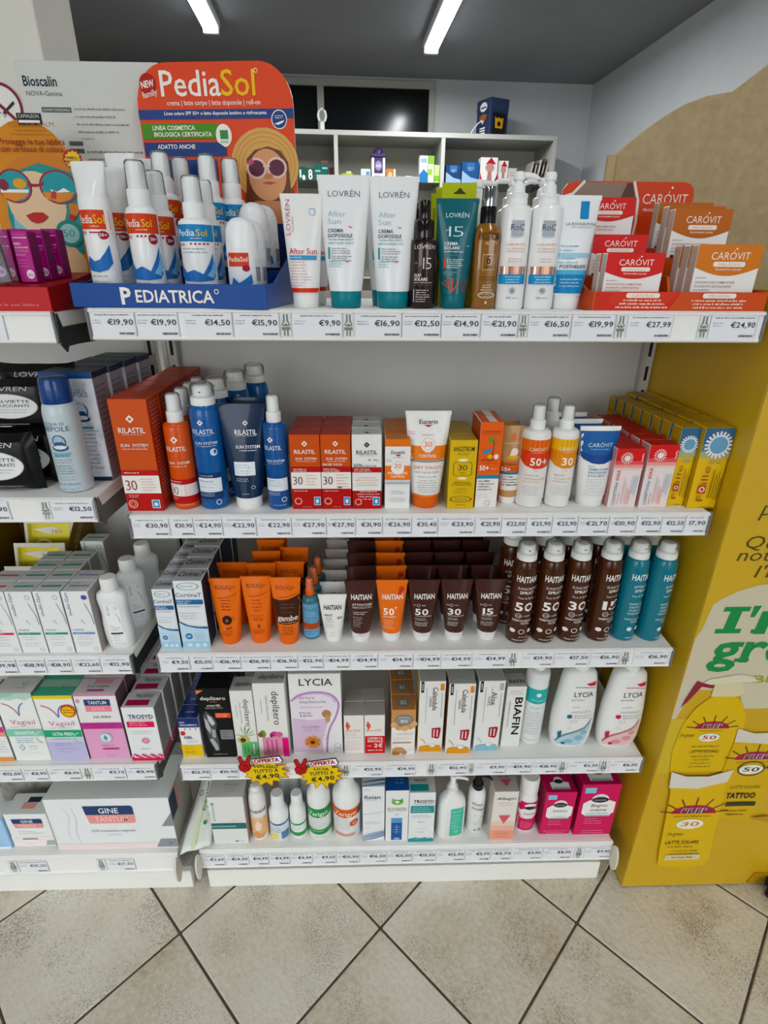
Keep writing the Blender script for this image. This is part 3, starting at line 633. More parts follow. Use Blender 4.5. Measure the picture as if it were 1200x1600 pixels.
b = carton('cream_carton', 'white and red carton with black diamond logo among the red cartons', .403, .022, Z2, .050, .133, .040, '#eceae6',
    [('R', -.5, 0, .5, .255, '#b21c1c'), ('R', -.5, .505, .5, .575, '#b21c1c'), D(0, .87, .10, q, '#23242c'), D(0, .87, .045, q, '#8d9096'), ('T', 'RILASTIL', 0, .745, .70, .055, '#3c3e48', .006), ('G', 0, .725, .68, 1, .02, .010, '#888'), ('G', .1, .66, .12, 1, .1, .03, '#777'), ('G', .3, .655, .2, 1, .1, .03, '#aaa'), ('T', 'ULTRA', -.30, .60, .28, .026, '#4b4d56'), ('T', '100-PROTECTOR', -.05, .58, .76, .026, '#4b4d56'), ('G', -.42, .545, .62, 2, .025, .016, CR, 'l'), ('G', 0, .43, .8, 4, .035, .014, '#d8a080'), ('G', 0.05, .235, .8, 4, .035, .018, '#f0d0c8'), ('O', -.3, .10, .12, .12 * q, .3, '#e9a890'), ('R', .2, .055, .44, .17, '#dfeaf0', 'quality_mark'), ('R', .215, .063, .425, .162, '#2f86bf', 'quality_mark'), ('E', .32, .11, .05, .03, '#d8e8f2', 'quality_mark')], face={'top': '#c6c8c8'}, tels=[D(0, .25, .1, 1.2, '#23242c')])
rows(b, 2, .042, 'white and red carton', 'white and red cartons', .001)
q = .043 / .125
b = carton('fluid_carton', 'narrow white carton with orange 30 band and orange top', .455, .021, Z2, .043, .125, .034, '#efeeec',
    [('R', -.5, .905, .5, 1.0, '#e07a1c'), ('T', 'Eucerin', 0, .80, .52, .05, '#3a2a2e', .012), ('P', [(-.12, .79), (.14, .79), (.02, .765)], '#b01a2c'), ('G', 0, .745, .4, 1, .02, .012, '#999'), ('G', -.34, .72, .3, 2, .025, .012, '#c88'), ('R', -.5, .435, .5, .635, '#ea7a1e'), ('E', 0, .60, .26, .26 * q, '#f1f0ee', 'number_disc'), ('T', '30', 0, .605, .24, .062, '#e07320', .008), ('O', 0, .64, .17, .17 * q, .05, '#d9a070'), ('T', 'PHOTOAGING', 0, .515, .78, .038, '#fdf3ea', .012), ('T', 'CONTROL', 0, .465, .58, .038, '#fdf3ea', .012), ('R', -.5, .40, .5, .43, '#d4d6d8'), ('R', -.5, .375, .5, .40, '#aab0b4'), ('G', 0, .26, .6, 2, .03, .014, '#9a9ea2'), ('G', 0, .16, .7, 3, .025, .012, '#b2b6ba')], face={'top': '#c8752a', 'left': '#c8752a'})
rows(b, 3, .0355, 'narrow white carton with orange top', 'narrow white and orange cartons', .001)
b = squeeze_tube('sun_gel_tube', 'white squeeze tube with orange 30 band and orange cap', .506, .020, Z2, .168, .077, .0235, .023, '#f0efec', '#dd6a1c',
    [('R', -.48, .515, .48, .66, '#e98131'), ('T', 'Eucerin', 0, .875, .40, .046, '#3a2a2e', .012), ('P', [(-.10, .865), (.10, .865), (0, .845)], '#b01a2c'), ('O', .24, .82, .05, .05 * .077 / .168, .1, '#bbb'), ('G', -.36, .79, .2, 2, .02, .012, '#d99'), ('G', 0, .765, .35, 1, .02, .010, '#8a8a8a'), ('E', 0, .675, .16, .075, '#f1f0ee', 'number_disc'), ('T', '30', 0, .65, .17, .055, '#e07320', .008), ('O', 0, .68, .13, .06, .06, '#d9a070'), ('T', 'OIL', 0, .59, .13, .032, '#fdf3ea', .01), ('T', 'CONTROL', 0, .545, .38, .032, '#fdf3ea', .012), ('R', -.40, .495, .40, .513, '#8e9498'), ('T', 'DRY TOUCH', 0, .425, .58, .036, '#d9853c', .004, 0, 0, .03), ('T', 'BODY SUN GEL CREAM', 0, .385, .52, .02, '#8a8a8a'), ('G', 0, .34, .42, 1, .02, .014, '#9a9a9a'), ('G', 0, .305, .5, 6, .024, .010, '#8a8a8a'), ('R', -.30, .14, .30, .158, '#e98131')])
q = .045 / .125
b = carton('sun_cream_carton', 'bright yellow sun cream carton with 30 in a frame', .565, .020, Z2, .046, .124, .040, '#dcb716',
    [('T', 'ANGSTROM', 0, .845, .78, .07, '#3a3320', .012), ('T', 'PROTECT', 0, .79, .44, .034, '#8a7a30'), ('E', 0, .72, .18, .025, '#f4ecb0'), ('L', [(-.30, .69), (-.34, .66), (-.34, .53), (-.30, .50)], .02, '#4a4228'), ('L', [(.30, .69), (.34, .66), (.34, .53), (.30, .50)], .02, '#4a4228'), ('L', [(-.30, .69), (.30, .69)], .012, '#4a4228'), ('L', [(-.30, .50), (.30, .50)], .012, '#4a4228'), ('T', '30', 0, .575, .34, .085, '#332e20', -.008), ('T', 'VISO', 0, .525, .22, .03, '#5c5228'), ('E', 0, .46, .18, .02, '#f4ecb0'), ('T', 'CREMA SOLARE', 0, .385, .62, .028, '#5c5228'), ('T', 'ULTRA IDRATANTE', 0, .35, .74, .028, '#5c5228'), ('G', 0, .30, .6, 3, .03, .012, '#8a7a30'), ('O', 0, .15, .42, .05, .12, '#6a5e28'), ('G', 0, .155, .6, 2, .03, .014, '#6a5e28'), ('G', 0, .055, .5, 1, .02, .016, '#4a4228')], face={'top': '#a98a12', 'left': '#b09010'})
rows(b, 2, .042, 'bright yellow sun cream carton', 'yellow sun cream cartons', .001)
b = carton('child_sun_carton', 'orange and white carton with palm tree and surfboard picture', .6105, .025, Z2, .038, .153, .038, '#eeeae4',
    [('R', -.5, .40, .5, 1.0, '#e4661c'), ('R', -.5, .355, .5, .40, '#2d86a6'), ('T', 'LA ROCHE-POSAY', 0, .885, .86, .024, '#7d3414', .012), ('G', 0, .862, .8, 1, .02, .008, '#7d3414'), ('L', [(.10, .62), (.14, .72), (.12, .80)], .05, '#8a4a24')] +
    [('P', [(.12, .80), (.12 + .24 * math.cos(a), .80 + .06 * math.sin(a)), (.12 + .20 * math.cos(a + .45), .785 + .05 * math.sin(a + .45))], '#4f9a3a') for a in (.1, .9, 1.8, 2.6, 3.2, 5.6)] +
    [('P', [(-.40, .665), (-.15, .695), (.12, .72), (-.02, .67), (-.2, .645)], '#2f8fc0'), ('E', .0, .615, .12, .025, '#e9b23c'), ('E', .28, .615, .10, .03, '#efe6dc'), ('T', 'ANTHELIOS', -.1, .565, .6, .02, '#8a1f10', .012), ('G', .0, .535, .7, 1, .02, .01, '#b04a1c'), ('T', '50+', -.22, .455, .42, .06, '#fbf3ea', .02), ('G', .22, .47, .3, 1, .02, .012, '#f2c9a6'), ('G', -.42, .32, .78, 4, .034, .018, '#4c5058', 'l'), ('G', -.42, .16, .5, 2, .03, .008, '#b0b4b8', 'l'), ('O', .05, .06, .14, .035, .25, '#b8bcc0')], face={'top': '#c95a1c', 'left': '#b8501a', 'right': '#d26a2a'}, tels=[('R', -.12, .0, .22, 1.0, '#e8e4de', 'sticker')])
rows(b, 1, .040, 'orange and white palm tree carton', 'palm tree cartons', .001)
b = squeeze_tube('child_sun_tube', 'small tan and brown squeeze tube with white cap beside the palm tree carton', .654, .038, Z2, .140, .046, .0155, .014, '#b98d5c', '#ecebe8',
    [('R', -.4, .49, .42, .56, '#c96a2e'), ('R', -.4, .425, .42, .49, '#c55a20'), ('R', -.4, .395, .42, .425, '#2d7a94'), ('R', -.38, .19, .38, .395, '#e6e2da', 'white_band'), ('E', .02, .86, .1, .05, '#d27848'), ('T', 'LA ROCHE-POSAY', .05, .775, .7, .024, '#e6d8c0'), ('E', .08, .68, .14, .05, '#efe6dc'), ('P', [(-.12, .62), (.0, .72), (.02, .62)], '#efe6dc'), ('E', .04, .615, .24, .022, '#e0a92c'), ('T', 'ANTHELIOS', -.08, .515, .5, .022, '#7a2a14', .012), ('T', '50+', -.2, .44, .34, .05, '#fbf3ea', .02), ('G', -.32, .36, .6, 4, .035, .018, '#3c4854', 'l')], crimp='#a88054')
rows(b, 1, .034, 'small tan squeeze tube behind the front one', 'tan tubes', .001, dx=-.004)
def caro_spray(num, c1, c2):
    return [('P', [(-.72, .90), (.72, .90), (.72, .62), (.5, .56), (.2, .535), (-.1, .53), (-.4, .56), (-.72, .63)], c1), ('R', -.70, .76, .70, .90, c2), ('T', 'CARÓVIT', 0, .755, .62, .05, '#f4e2c8', -.004), ('G', 0, .735, .5, 1, .02, .008, '#f4e2c8'), ('T', num, .05, .575, .60 if '+' in num else .44, .10, '#f8f4ee', .02), ('G', 0, .50, .2, 1, .02, .012, '#d0b0a0'), ('G', -.4, .435, .55, 1, .02, .014, '#8a8a90', 'l'), ('T', 'LATTE SPRAY SOLARE', 0, .385, .74, .022, '#d9714a' if '+' in num else '#d9a24a', .004), ('G', -.42, .35, .7, 1, .02, .014, '#d9a080', 'l'), ('G', -.42, .29, .7, 5, .028, .009, '#a0a2a6', 'l'), ('R', .40, .075, .50, .115, '#3a3c44', 'small_print'), ('G', .3, .05, .24, 1, .02, .01, '#55575d', 'l')]
tb = spray_bottle('sun_milk_spray', 'white spray bottle with orange-red 50+ panel', .692, .021, Z2, .0245, .137, .178, '#eceae6', caro_spray('50+', '#d9481c', '#e2742a'), neck=.52)
spray_bottle('sun_milk_spray', 'white spray bottle with yellow-orange 30 panel', .741, .021, Z2, .0225, .138, .178, '#eceae6', caro_spray('30', '#e09018', '#e8b81c'), neck=.52)
c = copy_tree(tb); c.location = (.733, .10, Z2); tag(c, 'white spray bottle standing behind the 50+ and 30 spray bottles')
b = squeeze_tube('after_sun_cream_tube', 'white squeeze tube with deep blue top panel and white crimp', .801, .023, Z2, .141, .070, .0235, .020, '#ecebe7', '#eeede9',
    [('P', [(-.49, .945), (.49, .945), (.48, .72), (.36, .60), (.16, .555), (0, .55), (-.16, .56), (-.36, .605), (-.46, .66)], '#14599a'), ('P', [(-.46, .70), (-.36, .61), (-.16, .565), (0, .555), (.16, .56), (.36, .605), (.46, .70), (.2, .66), (-.2, .66)], '#123f86'), ('T', 'CARÓVIT', .02, .755, .60, .05, '#e4eef6', -.006), ('G', .02, .725, .5, 1, .02, .009, '#d0e0f0'), ('G', -.24, .515, .22, 1, .02, .014, '#889', 'l'), ('T', 'CREMA FLUIDA', .03, .475, .50, .026, '#4a7fa8', .012), ('T', 'IDRATAZIONE', .0, .435, .46, .026, '#4a7fa8', .012), ('T', '& SOLLIEVO', -.02, .395, .42, .026, '#4a7fa8', .012), ('G', -.25, .36, .48, 8, .028, .009, '#9a9ea4', 'l')], crimp='#f2f1ee')
rows(b, 2, .048, 'white and blue squeeze tube behind the front one', 'white and blue tubes', .001, dx=-.012)
def conn(sub, c2):
    q = .05 / .112
    return [('R', -.5, .80, .5, 1.0, '#d3202c'), ('R', -.5, .74, .5, .80, '#df5a5c'), ('R', -.5, .69, .5, .74, '#e8a09c'), ('R', -.5, .655, .5, .69, '#e9cbc8')] + sun(-.12, .85, .22, q, '#f6e6e2', 16, .03, '#f6e6e2') + \
        [('T', 'CONNETTIVINA', -.33, .25, .40, .10, '#2f86b8', .01, 90), ('T', 'SOLE', -.33, .565, .17, .10, '#c8202c', .02, 90), ('T', sub, -.20, .16, .2, .07, '#d9605c', .0, 90), ('T', '.Italia', .40, .86, .14, .06, '#f6e6e2', .01, 90)] + \
        [('G', -.08 + .1 * k, .02, .0, 1, .1, .0, '#c9a0a0') for k in range(0)] + [('L', [(-.06, .08), (-.06, .52)], .022, '#b9a9ac', 'small_print'), ('L', [(.02, .08), (.02, .46)], .018, '#c9b9bc', 'small_print'), ('L', [(.10, .08), (.10, .36)], .022, '#dc7a7a', 'small_print'), ('L', [(.18, .06), (.18, .30)], .022, '#e0605f', 'small_print')] + \
        [('L', [(.20 + .05 * k, .28 - .02 * k), (.24 + .055 * k, .56)], .022, '#9fb8c6') for k in range(4)]
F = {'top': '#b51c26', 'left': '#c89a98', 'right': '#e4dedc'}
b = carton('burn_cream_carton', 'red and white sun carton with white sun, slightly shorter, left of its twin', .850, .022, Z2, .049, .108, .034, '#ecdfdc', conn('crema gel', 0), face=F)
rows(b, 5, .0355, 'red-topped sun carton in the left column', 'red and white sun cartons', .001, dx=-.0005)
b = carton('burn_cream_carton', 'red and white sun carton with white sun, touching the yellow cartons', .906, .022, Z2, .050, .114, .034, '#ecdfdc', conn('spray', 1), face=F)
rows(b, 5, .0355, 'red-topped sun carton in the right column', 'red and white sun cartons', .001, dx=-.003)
def foil(q, sub):
    s = []
    for k in range(20):
        a = 2 * PI * k / 20; s.append(('L', [(.03 + .33 * math.cos(a), .80 + .33 * q * math.sin(a)), (.03 + .47 * math.cos(a), .80 + .47 * q * math.sin(a))], .075, '#e6eaf0'))
    return [('R', -.5, .80, .5, 1.0, '#3a6487'), ('R', -.5, .72, .5, .80, '#5c7f93'), ('R', -.5, .64, .5, .72, '#a8b08a')] + s + [('E', .03, .80, .35, .35 * q, '#e8eef2'), ('E', .03, .80, .30, .30 * q, '#6f9fc0'),
        ('T', 'Foille', -.16, .32, .44, .26, '#9a4a1c', -.008, 90), ('R', -.30, .20, -.02, .305, '#b04a34'), ('O', -.16, .252, .10, .10 * q, .4, '#f2dcd2'), ('T', 'SOLE', .06, .575, .40, .05, '#5c7f93'), ('G', .0, .0, .0, 0, .1, .1, '#333'), ('L', [(.12, .14), (.12, .50)], .03, '#6a4a1c', 'small_print'), ('L', [(.22, .14), (.22, .44)], .025, '#7a5a1c', 'small_print'), ('L', [(.31, .12), (.31, .48)], .02, '#7a5a1c', 'small_print'), ('L', [(.40, .12), (.40, .40)], .025, '#5a4414', 'small_print'), ('G', .1, .02, .5, 1, .1, .012, '#4a3a14')]
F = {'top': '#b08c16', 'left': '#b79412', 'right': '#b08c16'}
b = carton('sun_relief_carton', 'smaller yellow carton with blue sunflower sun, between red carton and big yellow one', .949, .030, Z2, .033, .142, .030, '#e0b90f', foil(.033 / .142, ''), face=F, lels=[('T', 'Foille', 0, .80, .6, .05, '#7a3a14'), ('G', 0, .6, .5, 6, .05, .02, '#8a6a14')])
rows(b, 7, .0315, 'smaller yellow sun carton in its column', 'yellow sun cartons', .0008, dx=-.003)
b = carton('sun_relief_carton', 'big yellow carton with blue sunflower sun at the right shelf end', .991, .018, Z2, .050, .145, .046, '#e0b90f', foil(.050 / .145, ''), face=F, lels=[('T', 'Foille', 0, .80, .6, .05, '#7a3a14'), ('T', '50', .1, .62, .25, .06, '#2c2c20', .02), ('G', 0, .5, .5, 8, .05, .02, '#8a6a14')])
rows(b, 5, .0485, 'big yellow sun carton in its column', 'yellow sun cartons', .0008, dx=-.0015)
# ------------------------------------------------------------------ third shelf of the right bay
def cortina(big):
    q = .053 / .15 if big else .037 / .132
    return [('O', 0, .925, .40, .055, .16, '#a9b0b6'), ('G', -.05, .915, .5, 1, .1, .02, '#9aa2a8'), ('T', 'CortinaT', -.02, .775, .92, .06, '#3c4048', .0), ('R', -.48, .665, .42, .735, '#2a6aa0'), ('E', .42, .70, .05, .035, '#2a6aa0'), ('G', -.44, .705, .6, 2, .028, .018, '#e6eef4', 'l'), ('T', 'PELLE SENSIBILE', -.05, .625, .8, .022, '#8a9098'), ('G', -.42, .53, .76, 3, .04, .014, '#a9afb6', 'l'),
            ('P', [(-.5, .42), (-.2, .355), (.2, .33), (.5, .335), (.5, .30), (.1, .31), (-.3, .35), (-.5, .40)], '#2a6aa0'), ('P', [(-.5, .40), (-.3, .35), (.1, .31), (.5, .30), (.5, 0), (-.5, 0)], '#c4dcec'), ('R', -.5, 0, .5, .11, '#a6cde0'), ('E', -.24, .055, .1, .03, '#d2e8f2'), ('E', .05, .05, .1, .03, '#cfe6f1'), ('E', .3, .055, .09, .03, '#d2e8f2'), ('E', -.22, .19, .13, .13 * q, '#2f6fa6'), ('E', -.22, .19, .08, .05 * q, '#a8c8e0'), ('G', .0, .22, .44, 4, .03, .012, '#8fb0c8', 'l')]
F = {'right': '#17223c', 'left': '#ccd2d6', 'top': '#b9bbbc'}
TE = [('T', 'CortinaT', 0, .35, .86, .42, '#2c2e36', .012, 0, .2)]
b = carton('relief_cream_carton', 'narrow white and pale blue carton at the left end of the third shelf', .0245, .016, Z3, .037, .132, .036, '#e8ecee', cortina(False), TE, face=F)
rows(b, 5, .0375, 'narrow white and blue carton', 'white and blue cartons', .001, dx=.0005)
b = carton('relief_cream_carton', 'wider white and pale blue carton with navy side beside the narrow one', .0735, .015, Z3, .052, .150, .044, '#e8ecee', cortina(True), TE, face=F)
rows(b, 5, .0455, 'wider white and blue carton with navy side', 'white and blue cartons', .001)
BR = '#3c1f14'; OG = '#e8740c'
def rou(kind):
    e = [('T', 'ROUGJ+', 0, .845 if kind != 3 else .835, .60, .06, '#8a3a08', .0), ('L', [(-.46, .735), (-.2, .72), (.1, .735), (.3, .77), (.46, .80)], .022, '#a04408')]
    if kind == 1: e += [('G', 0, .68, .36, 4, .045, .02, '#8a3a08'), ('E', 0, .40, .155, .068, '#2a140e', 'number_disc'), ('T', '6', 0, .375, .09, .05, '#d98a3a', .0), ('G', .2, .43, .06, 2, .03, .02, '#8a3a08'), ('E', .0, .275, .05, .02, '#a04408'), ('E', .1, .285, .04, .018, '#a04408'), ('G', 0, .225, .4, 2, .03, .014, '#a04408'), ('G', 0, .165, .42, 1, .03, .02, '#8a3a08')]
    if kind == 2: e += [('G', 0, .66, .36, 4, .05, .02, '#a04408'), ('T', 'ultrahot', -.02, .435, .44, .03, '#c05a10', .0, 0, .3), ('T', '40%', 0, .365, .34, .055, '#a04408', -.008), ('E', .02, .29, .05, .025, '#a04408'), ('L', [(.02, .26), (.04, .30), (.0, .33)], .02, '#a04408'), ('G', 0, .235, .44, 2, .03, .014, '#a04408'), ('G', 0, .175, .44, 1, .03, .02, '#8a3a08')]
    if kind == 3: e += [('P', [(-.44, .70), (-.2, .685), (.1, .70), (.3, .735), (.46, .765), (.36, .33), (-.34, .33)], '#3a1c10'), ('G', .05, .62, .5, 2, .05, .018, '#8a4a2c'), ('G', .05, .50, .44, 1, .05, .014, '#8a4a2c'), ('T', 'gambe', .02, .385, .66, .085, '#ead7c6', .02, 0, .1), ('T', 'mordiamo', .05, .345, .5, .03, '#cda489', .0, 0, .3), ('G', .02, .28, .5, 4, .035, .02, '#8a3a08')]
    return e
b = squeeze_tube('sun_tube', 'orange squeeze tube with a black number disc, leftmost orange one', .134, .022, Z3, .140, .060, .0195, .021, OG, '#e8700f', rou(1))
rows(b, 1, .060, 'orange tube in the left column', 'orange tubes', .001)
b = squeeze_tube('sun_tube', 'orange squeeze tube marked 40 beside the 6 tube', .192, .025, Z3, .142, .058, .0190, .021, OG, '#e8700f', rou(2))
rows(b, 4, .050, 'orange tube in the middle column', 'orange tubes', .001, dx=.001)
b = squeeze_tube('tanning_tube', 'orange and dark brown squeeze tube, right of the 40 tube', .248, .020, Z3, .142, .058, .0190, .021, OG, '#e8700f', rou(3))
rows(b, 2, .060, 'orange and brown tube behind the front one', 'orange tubes', .001, dx=.001)
b = spray_bottle('hair_spray', 'small clear blue spray bottle with orange pump', .2915, .036, Z3, .0163, .096, .134, '#4c86a6',
    [('R', -.7, .06, .7, .86, '#6fa3c4', 'label'), ('T', 'ROUGJ', 0, .70, .7, .07, '#39698a', .0), ('L', [(-.4, .62), (0, .60), (.4, .68)], .03, '#39698a'), ('G', 0, .52, .7, 3, .06, .02, '#2f5c7c'), ('R', -.7, .26, .7, .40, '#b5532a'), ('G', 0, .35, .7, 2, .05, .02, '#7a3318'), ('G', 0, .2, .6, 2, .06, .02, '#2f5c7c')], '#dd6a1c', body=mat('#3d6f7e', .15, coat=.6), neck=.55)
rows(b, 2, .040, 'small blue spray bottle with orange pump', 'small blue sprays', .001, dx=.004)
def haitian(num, c='#f0ebe6'):
    e = [('T', 'HAITIAN', 0.02, .705, .64, .085, c, .022)]
    if num in ('50', '30', '15'):
        e += [('G', -.32, .60, .08, 1, .1, .014, c, 'l'), ('O', -.16, .605, .055, .022, .2, c), ('G', -.06, .60, .16, 1, .1, .014, c, 'l'), ('T', num, -.06, .455, .42 if num != '15' else .34, .10, c, .022), ('T', 'PROTEZIONE', 0, .425, .50, .018, c), ('G', -.26, .39, .4, 2, .022, .010, c, 'l'), ('G', -.26, .325, .42, 3, .024, .012, c, 'l'), ('G', -.02, .155, .26, 1, .03, .02, '#b8aaa0'), ('G', 0, .115, .26, 1, .03, .012, '#b8aaa0')]
    elif num == '50+': e += [('T', '50', -.10, .46, .34, .11, '#fbeee0', .022), ('T', '+', .12, .55, .08, .05, '#fbeee0', .02), ('E', .30, .86, .09, .045, '#c2401a'), ('E', .24, .80, .05, .03, '#c2401a'), ('G', -.28, .42, .56, 1, .03, .022, '#fbeee0', 'l'), ('G', -.26, .37, .36, 6, .026, .009, '#f6d8b8', 'l'), ('G', .08, .15, .3, 2, .04, .012, '#f6d8b8')]
    elif num == 'act': e += [('T', 'ATTIVATORE', .04, .61, .62, .034, c, .008), ('T', 'ABBRONZATURA', .04, .565, .62, .034, '#cdbfb6'), ('G', -.24, .50, .5, 2, .03, .014, c, 'l'), ('G', -.24, .42, .34, 6, .03, .013, '#c8bab0', 'l'), ('G', .02, .16, .28, 2, .04, .014, '#b8aaa0')]
    return e
hA = [('T', 'HAITIAN', 0, .70, .62, .10, '#2c2420', .022), ('T', 'ANTI', -.15, .565, .28, .05, '#3a3430', .012), ('T', 'AGE', -.14, .495, .22, .05, '#8a8480', .0), ('T', '50', .24, .51, .16, .045, '#3a3430', .01), ('G', -.28, .45, .5, 1, .03, .02, '#8a8480', 'l'), ('G', -.26, .40, .36, 3, .03, .014, '#aaa49e', 'l'), ('G', 0, .22, .2, 2, .06, .014, '#aaa49e')]
b = squeeze_tube('anti_age_tube', 'white squeeze tube with black lettering, left of the brown tubes', .335, .027, Z3, .101, .055, .0165, .016, '#f0efeb', '#f2f1ee', hA, crimp='#e4e3df')
rows(b, 6, .0455, 'white squeeze tube behind the front one', 'white tubes', .001)
CT = '#41201a'
spec = (('act', .3895, 'brown squeeze tube marked attivatore, next to the white tube', CT, 'brown tube in the activator'), ('50+', .4495, 'orange squeeze tube with a white 50+ among the brown tubes', '#e8750f', 'single orange tube in its'), ('50', .511, 'brown squeeze tube with a white 50, just right of the orange one', CT, 'brown tube right of the orange'), ('30', .5745, 'brown squeeze tube with a white 30, middle of the last three tubes', CT, 'brown tube in the last-but-one'), ('15', .640, 'brown squeeze tube with a white 15, last tube before the cans', CT, 'brown tube in the last'))
for num, x, lab, c, st in spec:
    b = squeeze_tube('sun_tube', lab, x, .027, Z3, .131, .061, .0185, .020, c, '#eeedeb', haitian(num), crimp=c, rough=.34)
    rows(b, 5, .054, st + ' column', 'brown and orange tubes', .001)
def hspray(num):
    c = '#efe9e4'; e = [('T', 'HAITIAN', 0, .775, .86, .075, c, .02), ('T', 'SUNSCREEN', .05, .685, .78, .032, '#d9cdc6'), ('T', 'SPRAY', .05, .635, .58, .036, c, .012), ('T', 'Face & Body', .05, .575, .66, .026, '#d9cdc6'), ('T', num, 0, .425, .74, .105, c, .026), ('E', .2, .475, .12, .03, '#5a3020'), ('O', -.2, .365, .12, .03, .16, c), ('T', 'UVA', -.2, .355, .15, .018, c), ('T', '+ UVB', .12, .355, .34, .02, c), ('T', 'DERMATOLOGICALLY', 0, .295, .84, .024, c, .008), ('T', 'TESTED', .1, .26, .36, .024, c), ('E', -.36, .17, .12, .025, c), ('O', 0, .165, .12, .03, .2, c), ('E', .34, .17, .09, .025, c), ('T', 'MADE IN ITALY', .0, .045, .66, .018, c), ('G', .1, .09, .4, 1, .02, .014, '#c9bab0')]
    return e
BC = '#43200f'
for num, x, yf, lab, turn in (('50', .7005, .016, 'brown spray can with a big white 50, leftmost can of the row', .0), ('50', .7515, .016, 'brown spray can with a big white 50, second can of the row', .1), ('30', .8035, .018, 'brown spray can with a big white 30, third can of the row', .05), ('15', .862, .019, 'brown spray can with a big white 15, last brown can before the teal', .35)):
    b = aerosol('sunscreen_spray', lab, x, yf, Z3, .0232, .180, .214, BC, hspray(num), rz=turn, rough=.22)
    rows(b, 1, .062, 'brown spray can behind the ' + lab.split(', ')[1].replace(' of the row', ''), 'brown spray cans', .001, dx=-.010 if 'leftmost' in lab else .001)
def tspray():
    c = '#cfe6ea'; return [('T', 'HAITIAN', 0, .775, .9, .075, '#dfeef0', .018), ('T', 'AFTER-SUN', .05, .685, .72, .032, c), ('T', 'SPRAY', .02, .635, .55, .036, c, .01), ('T', 'Face & Body', 0, .575, .6, .024, c), ('T', 'RINFRESCANTE', 0, .475, .68, .026, c), ('T', 'IDRATANTE', 0, .435, .62, .026, c), ('T', 'HYDRATING', 0, .395, .62, .026, c), ('T', 'MOISTURIZING', 0, .355, .7, .026, c), ('T', 'DERMATOLOGICALLY', 0, .285, .8, .022, c), ('T', 'TESTED', 0, .25, .34, .022, c), ('E', -.15, .17, .1, .026, c), ('E', .2, .17, .1, .026, c), ('G', 0, .05, .6, 1, .02, .014, c)]
for x, yf, lab, turn in ((.914, .020, 'teal after sun spray can beside the brown cans', .3), (.966, .018, 'teal after sun spray can at the right shelf end', .6)):
    b = aerosol('after_sun_spray', lab, x, yf, Z3, .0232, .180, .214, '#0d7486', tspray(), rz=turn, rough=.2)
    rows(b, 1, .062, lab.replace('after sun spray ', '') + ', behind it', 'teal spray cans', .001, dx=-.001)
# ------------------------------------------------------------------ fourth shelf of the right bay
F = {'top': '#1c2f66'}
b = carton('friction_gel_carton', 'small blue, white and yellow gel carton at the left end of the fourth shelf', .0255, .022, Z4, .044, .108, .036, '#f0efec',
    [('R', -.5, .76, .5, 1, '#1d2f6c'), ('T', 'ANTI', -.3, .87, .24, .04, '#e6eaf4', .012), ('T', 'SFREGAMENTO', 0, .80, .82, .045, '#e6eaf4', .014)] + [('L', [(x, .69), (x + .02, .73), (x - .02, .75)], .03, '#4a4e5c') for x in (-.2, .05, .3)] + [('P', [(-.42, .56), (-.42, .66), (-.25, .66), (-.2, .61), (-.25, .56)], '#c8333a'), ('T', 'GEL', -.1, .47, .44, .07, '#2b3b74', .02), ('G', .05, .41, .6, 2, .03, .014, '#9aa0b4'), ('R', -.5, 0, .5, .30, '#e8c11c'), ('G', -.35, .24, .5, 2, .04, .018, '#8a7a20', 'l'), ('G', -.35, .12, .6, 2, .04, .018, '#6a5e20', 'l')], [('G', .05, .4, .6, 1, .2, .1, '#aab4d4')], face=F)
rows(b, 6, .038, 'small blue gel carton', 'blue gel cartons', .001, dx=.0005)
b = carton('depilatory_carton', 'black carton with a grey body photograph and orange corner', .0865, .017, Z4, .064, .190, .044, '#0a0b0d',
    [('P', [(-.5, .98), (-.26, .98), (-.5, .92)], '#d98a5c'), ('T', 'depilzero', 0, .845, .80, .05, '#eeeeec', .008), ('T', 'UOMO', 0, .81, .22, .018, '#c8643c', .01), ('T', 'crema GEL', 0, .755, .44, .03, '#e8e8e6', .014), ('T', 'DEPILATORIA CORPO', 0, .725, .56, .016, '#c8c8c6'), ('R', .0, .595, .5, .665, '#e0542a'), ('G', .05, .635, .4, 2, .026, .014, '#fbe0d0', 'l'), ('R', .08, .28, .5, .42, '#83868a', 'grey_panel'), ('G', .12, .38, .32, 3, .035, .012, '#2c2e32', 'l'),
     ('P', [(-.40, .62), (-.28, .70), (-.05, .60), (.02, .52), (-.05, .40), (0, .28), (.0, .12), (-.16, .10), (-.32, .28), (-.36, .45)], '#4c4e52', 'photograph'), ('P', [(-.36, .60), (-.28, .56), (-.20, .44), (-.24, .36), (-.36, .46)], '#b9bbbd', 'photograph'), ('P', [(-.26, .65), (-.12, .60), (-.04, .52), (-.14, .48), (-.24, .55)], '#c9cbcd', 'photograph'), ('P', [(-.18, .44), (-.06, .42), (-.08, .30), (-.20, .32)], '#a4a6a9', 'photograph'), ('P', [(-.30, .28), (-.18, .30), (-.06, .20), (-.04, .12), (-.14, .12)], '#aeb0b3', 'photograph'), ('G', 0, .055, .5, 1, .02, .012, '#c8c8c6')], face={'top': '#0c0d0f'})
rows(b, 2, .046, 'black carton', 'black cartons', .001)
def dz(c, flower):
    return [('T', 'depilzero', .20, .68, .40 if c == 'g' else .44, .24, '#33363c', .0, -90), ('T', 'CREMA DEPILATORIA', -.10, .68, .33, .07, '#9aa0a6', 0, -90), ('L', [(-.28, .62), (-.28, .80)], .02, '#a9adb2', 'small_print')] + flower
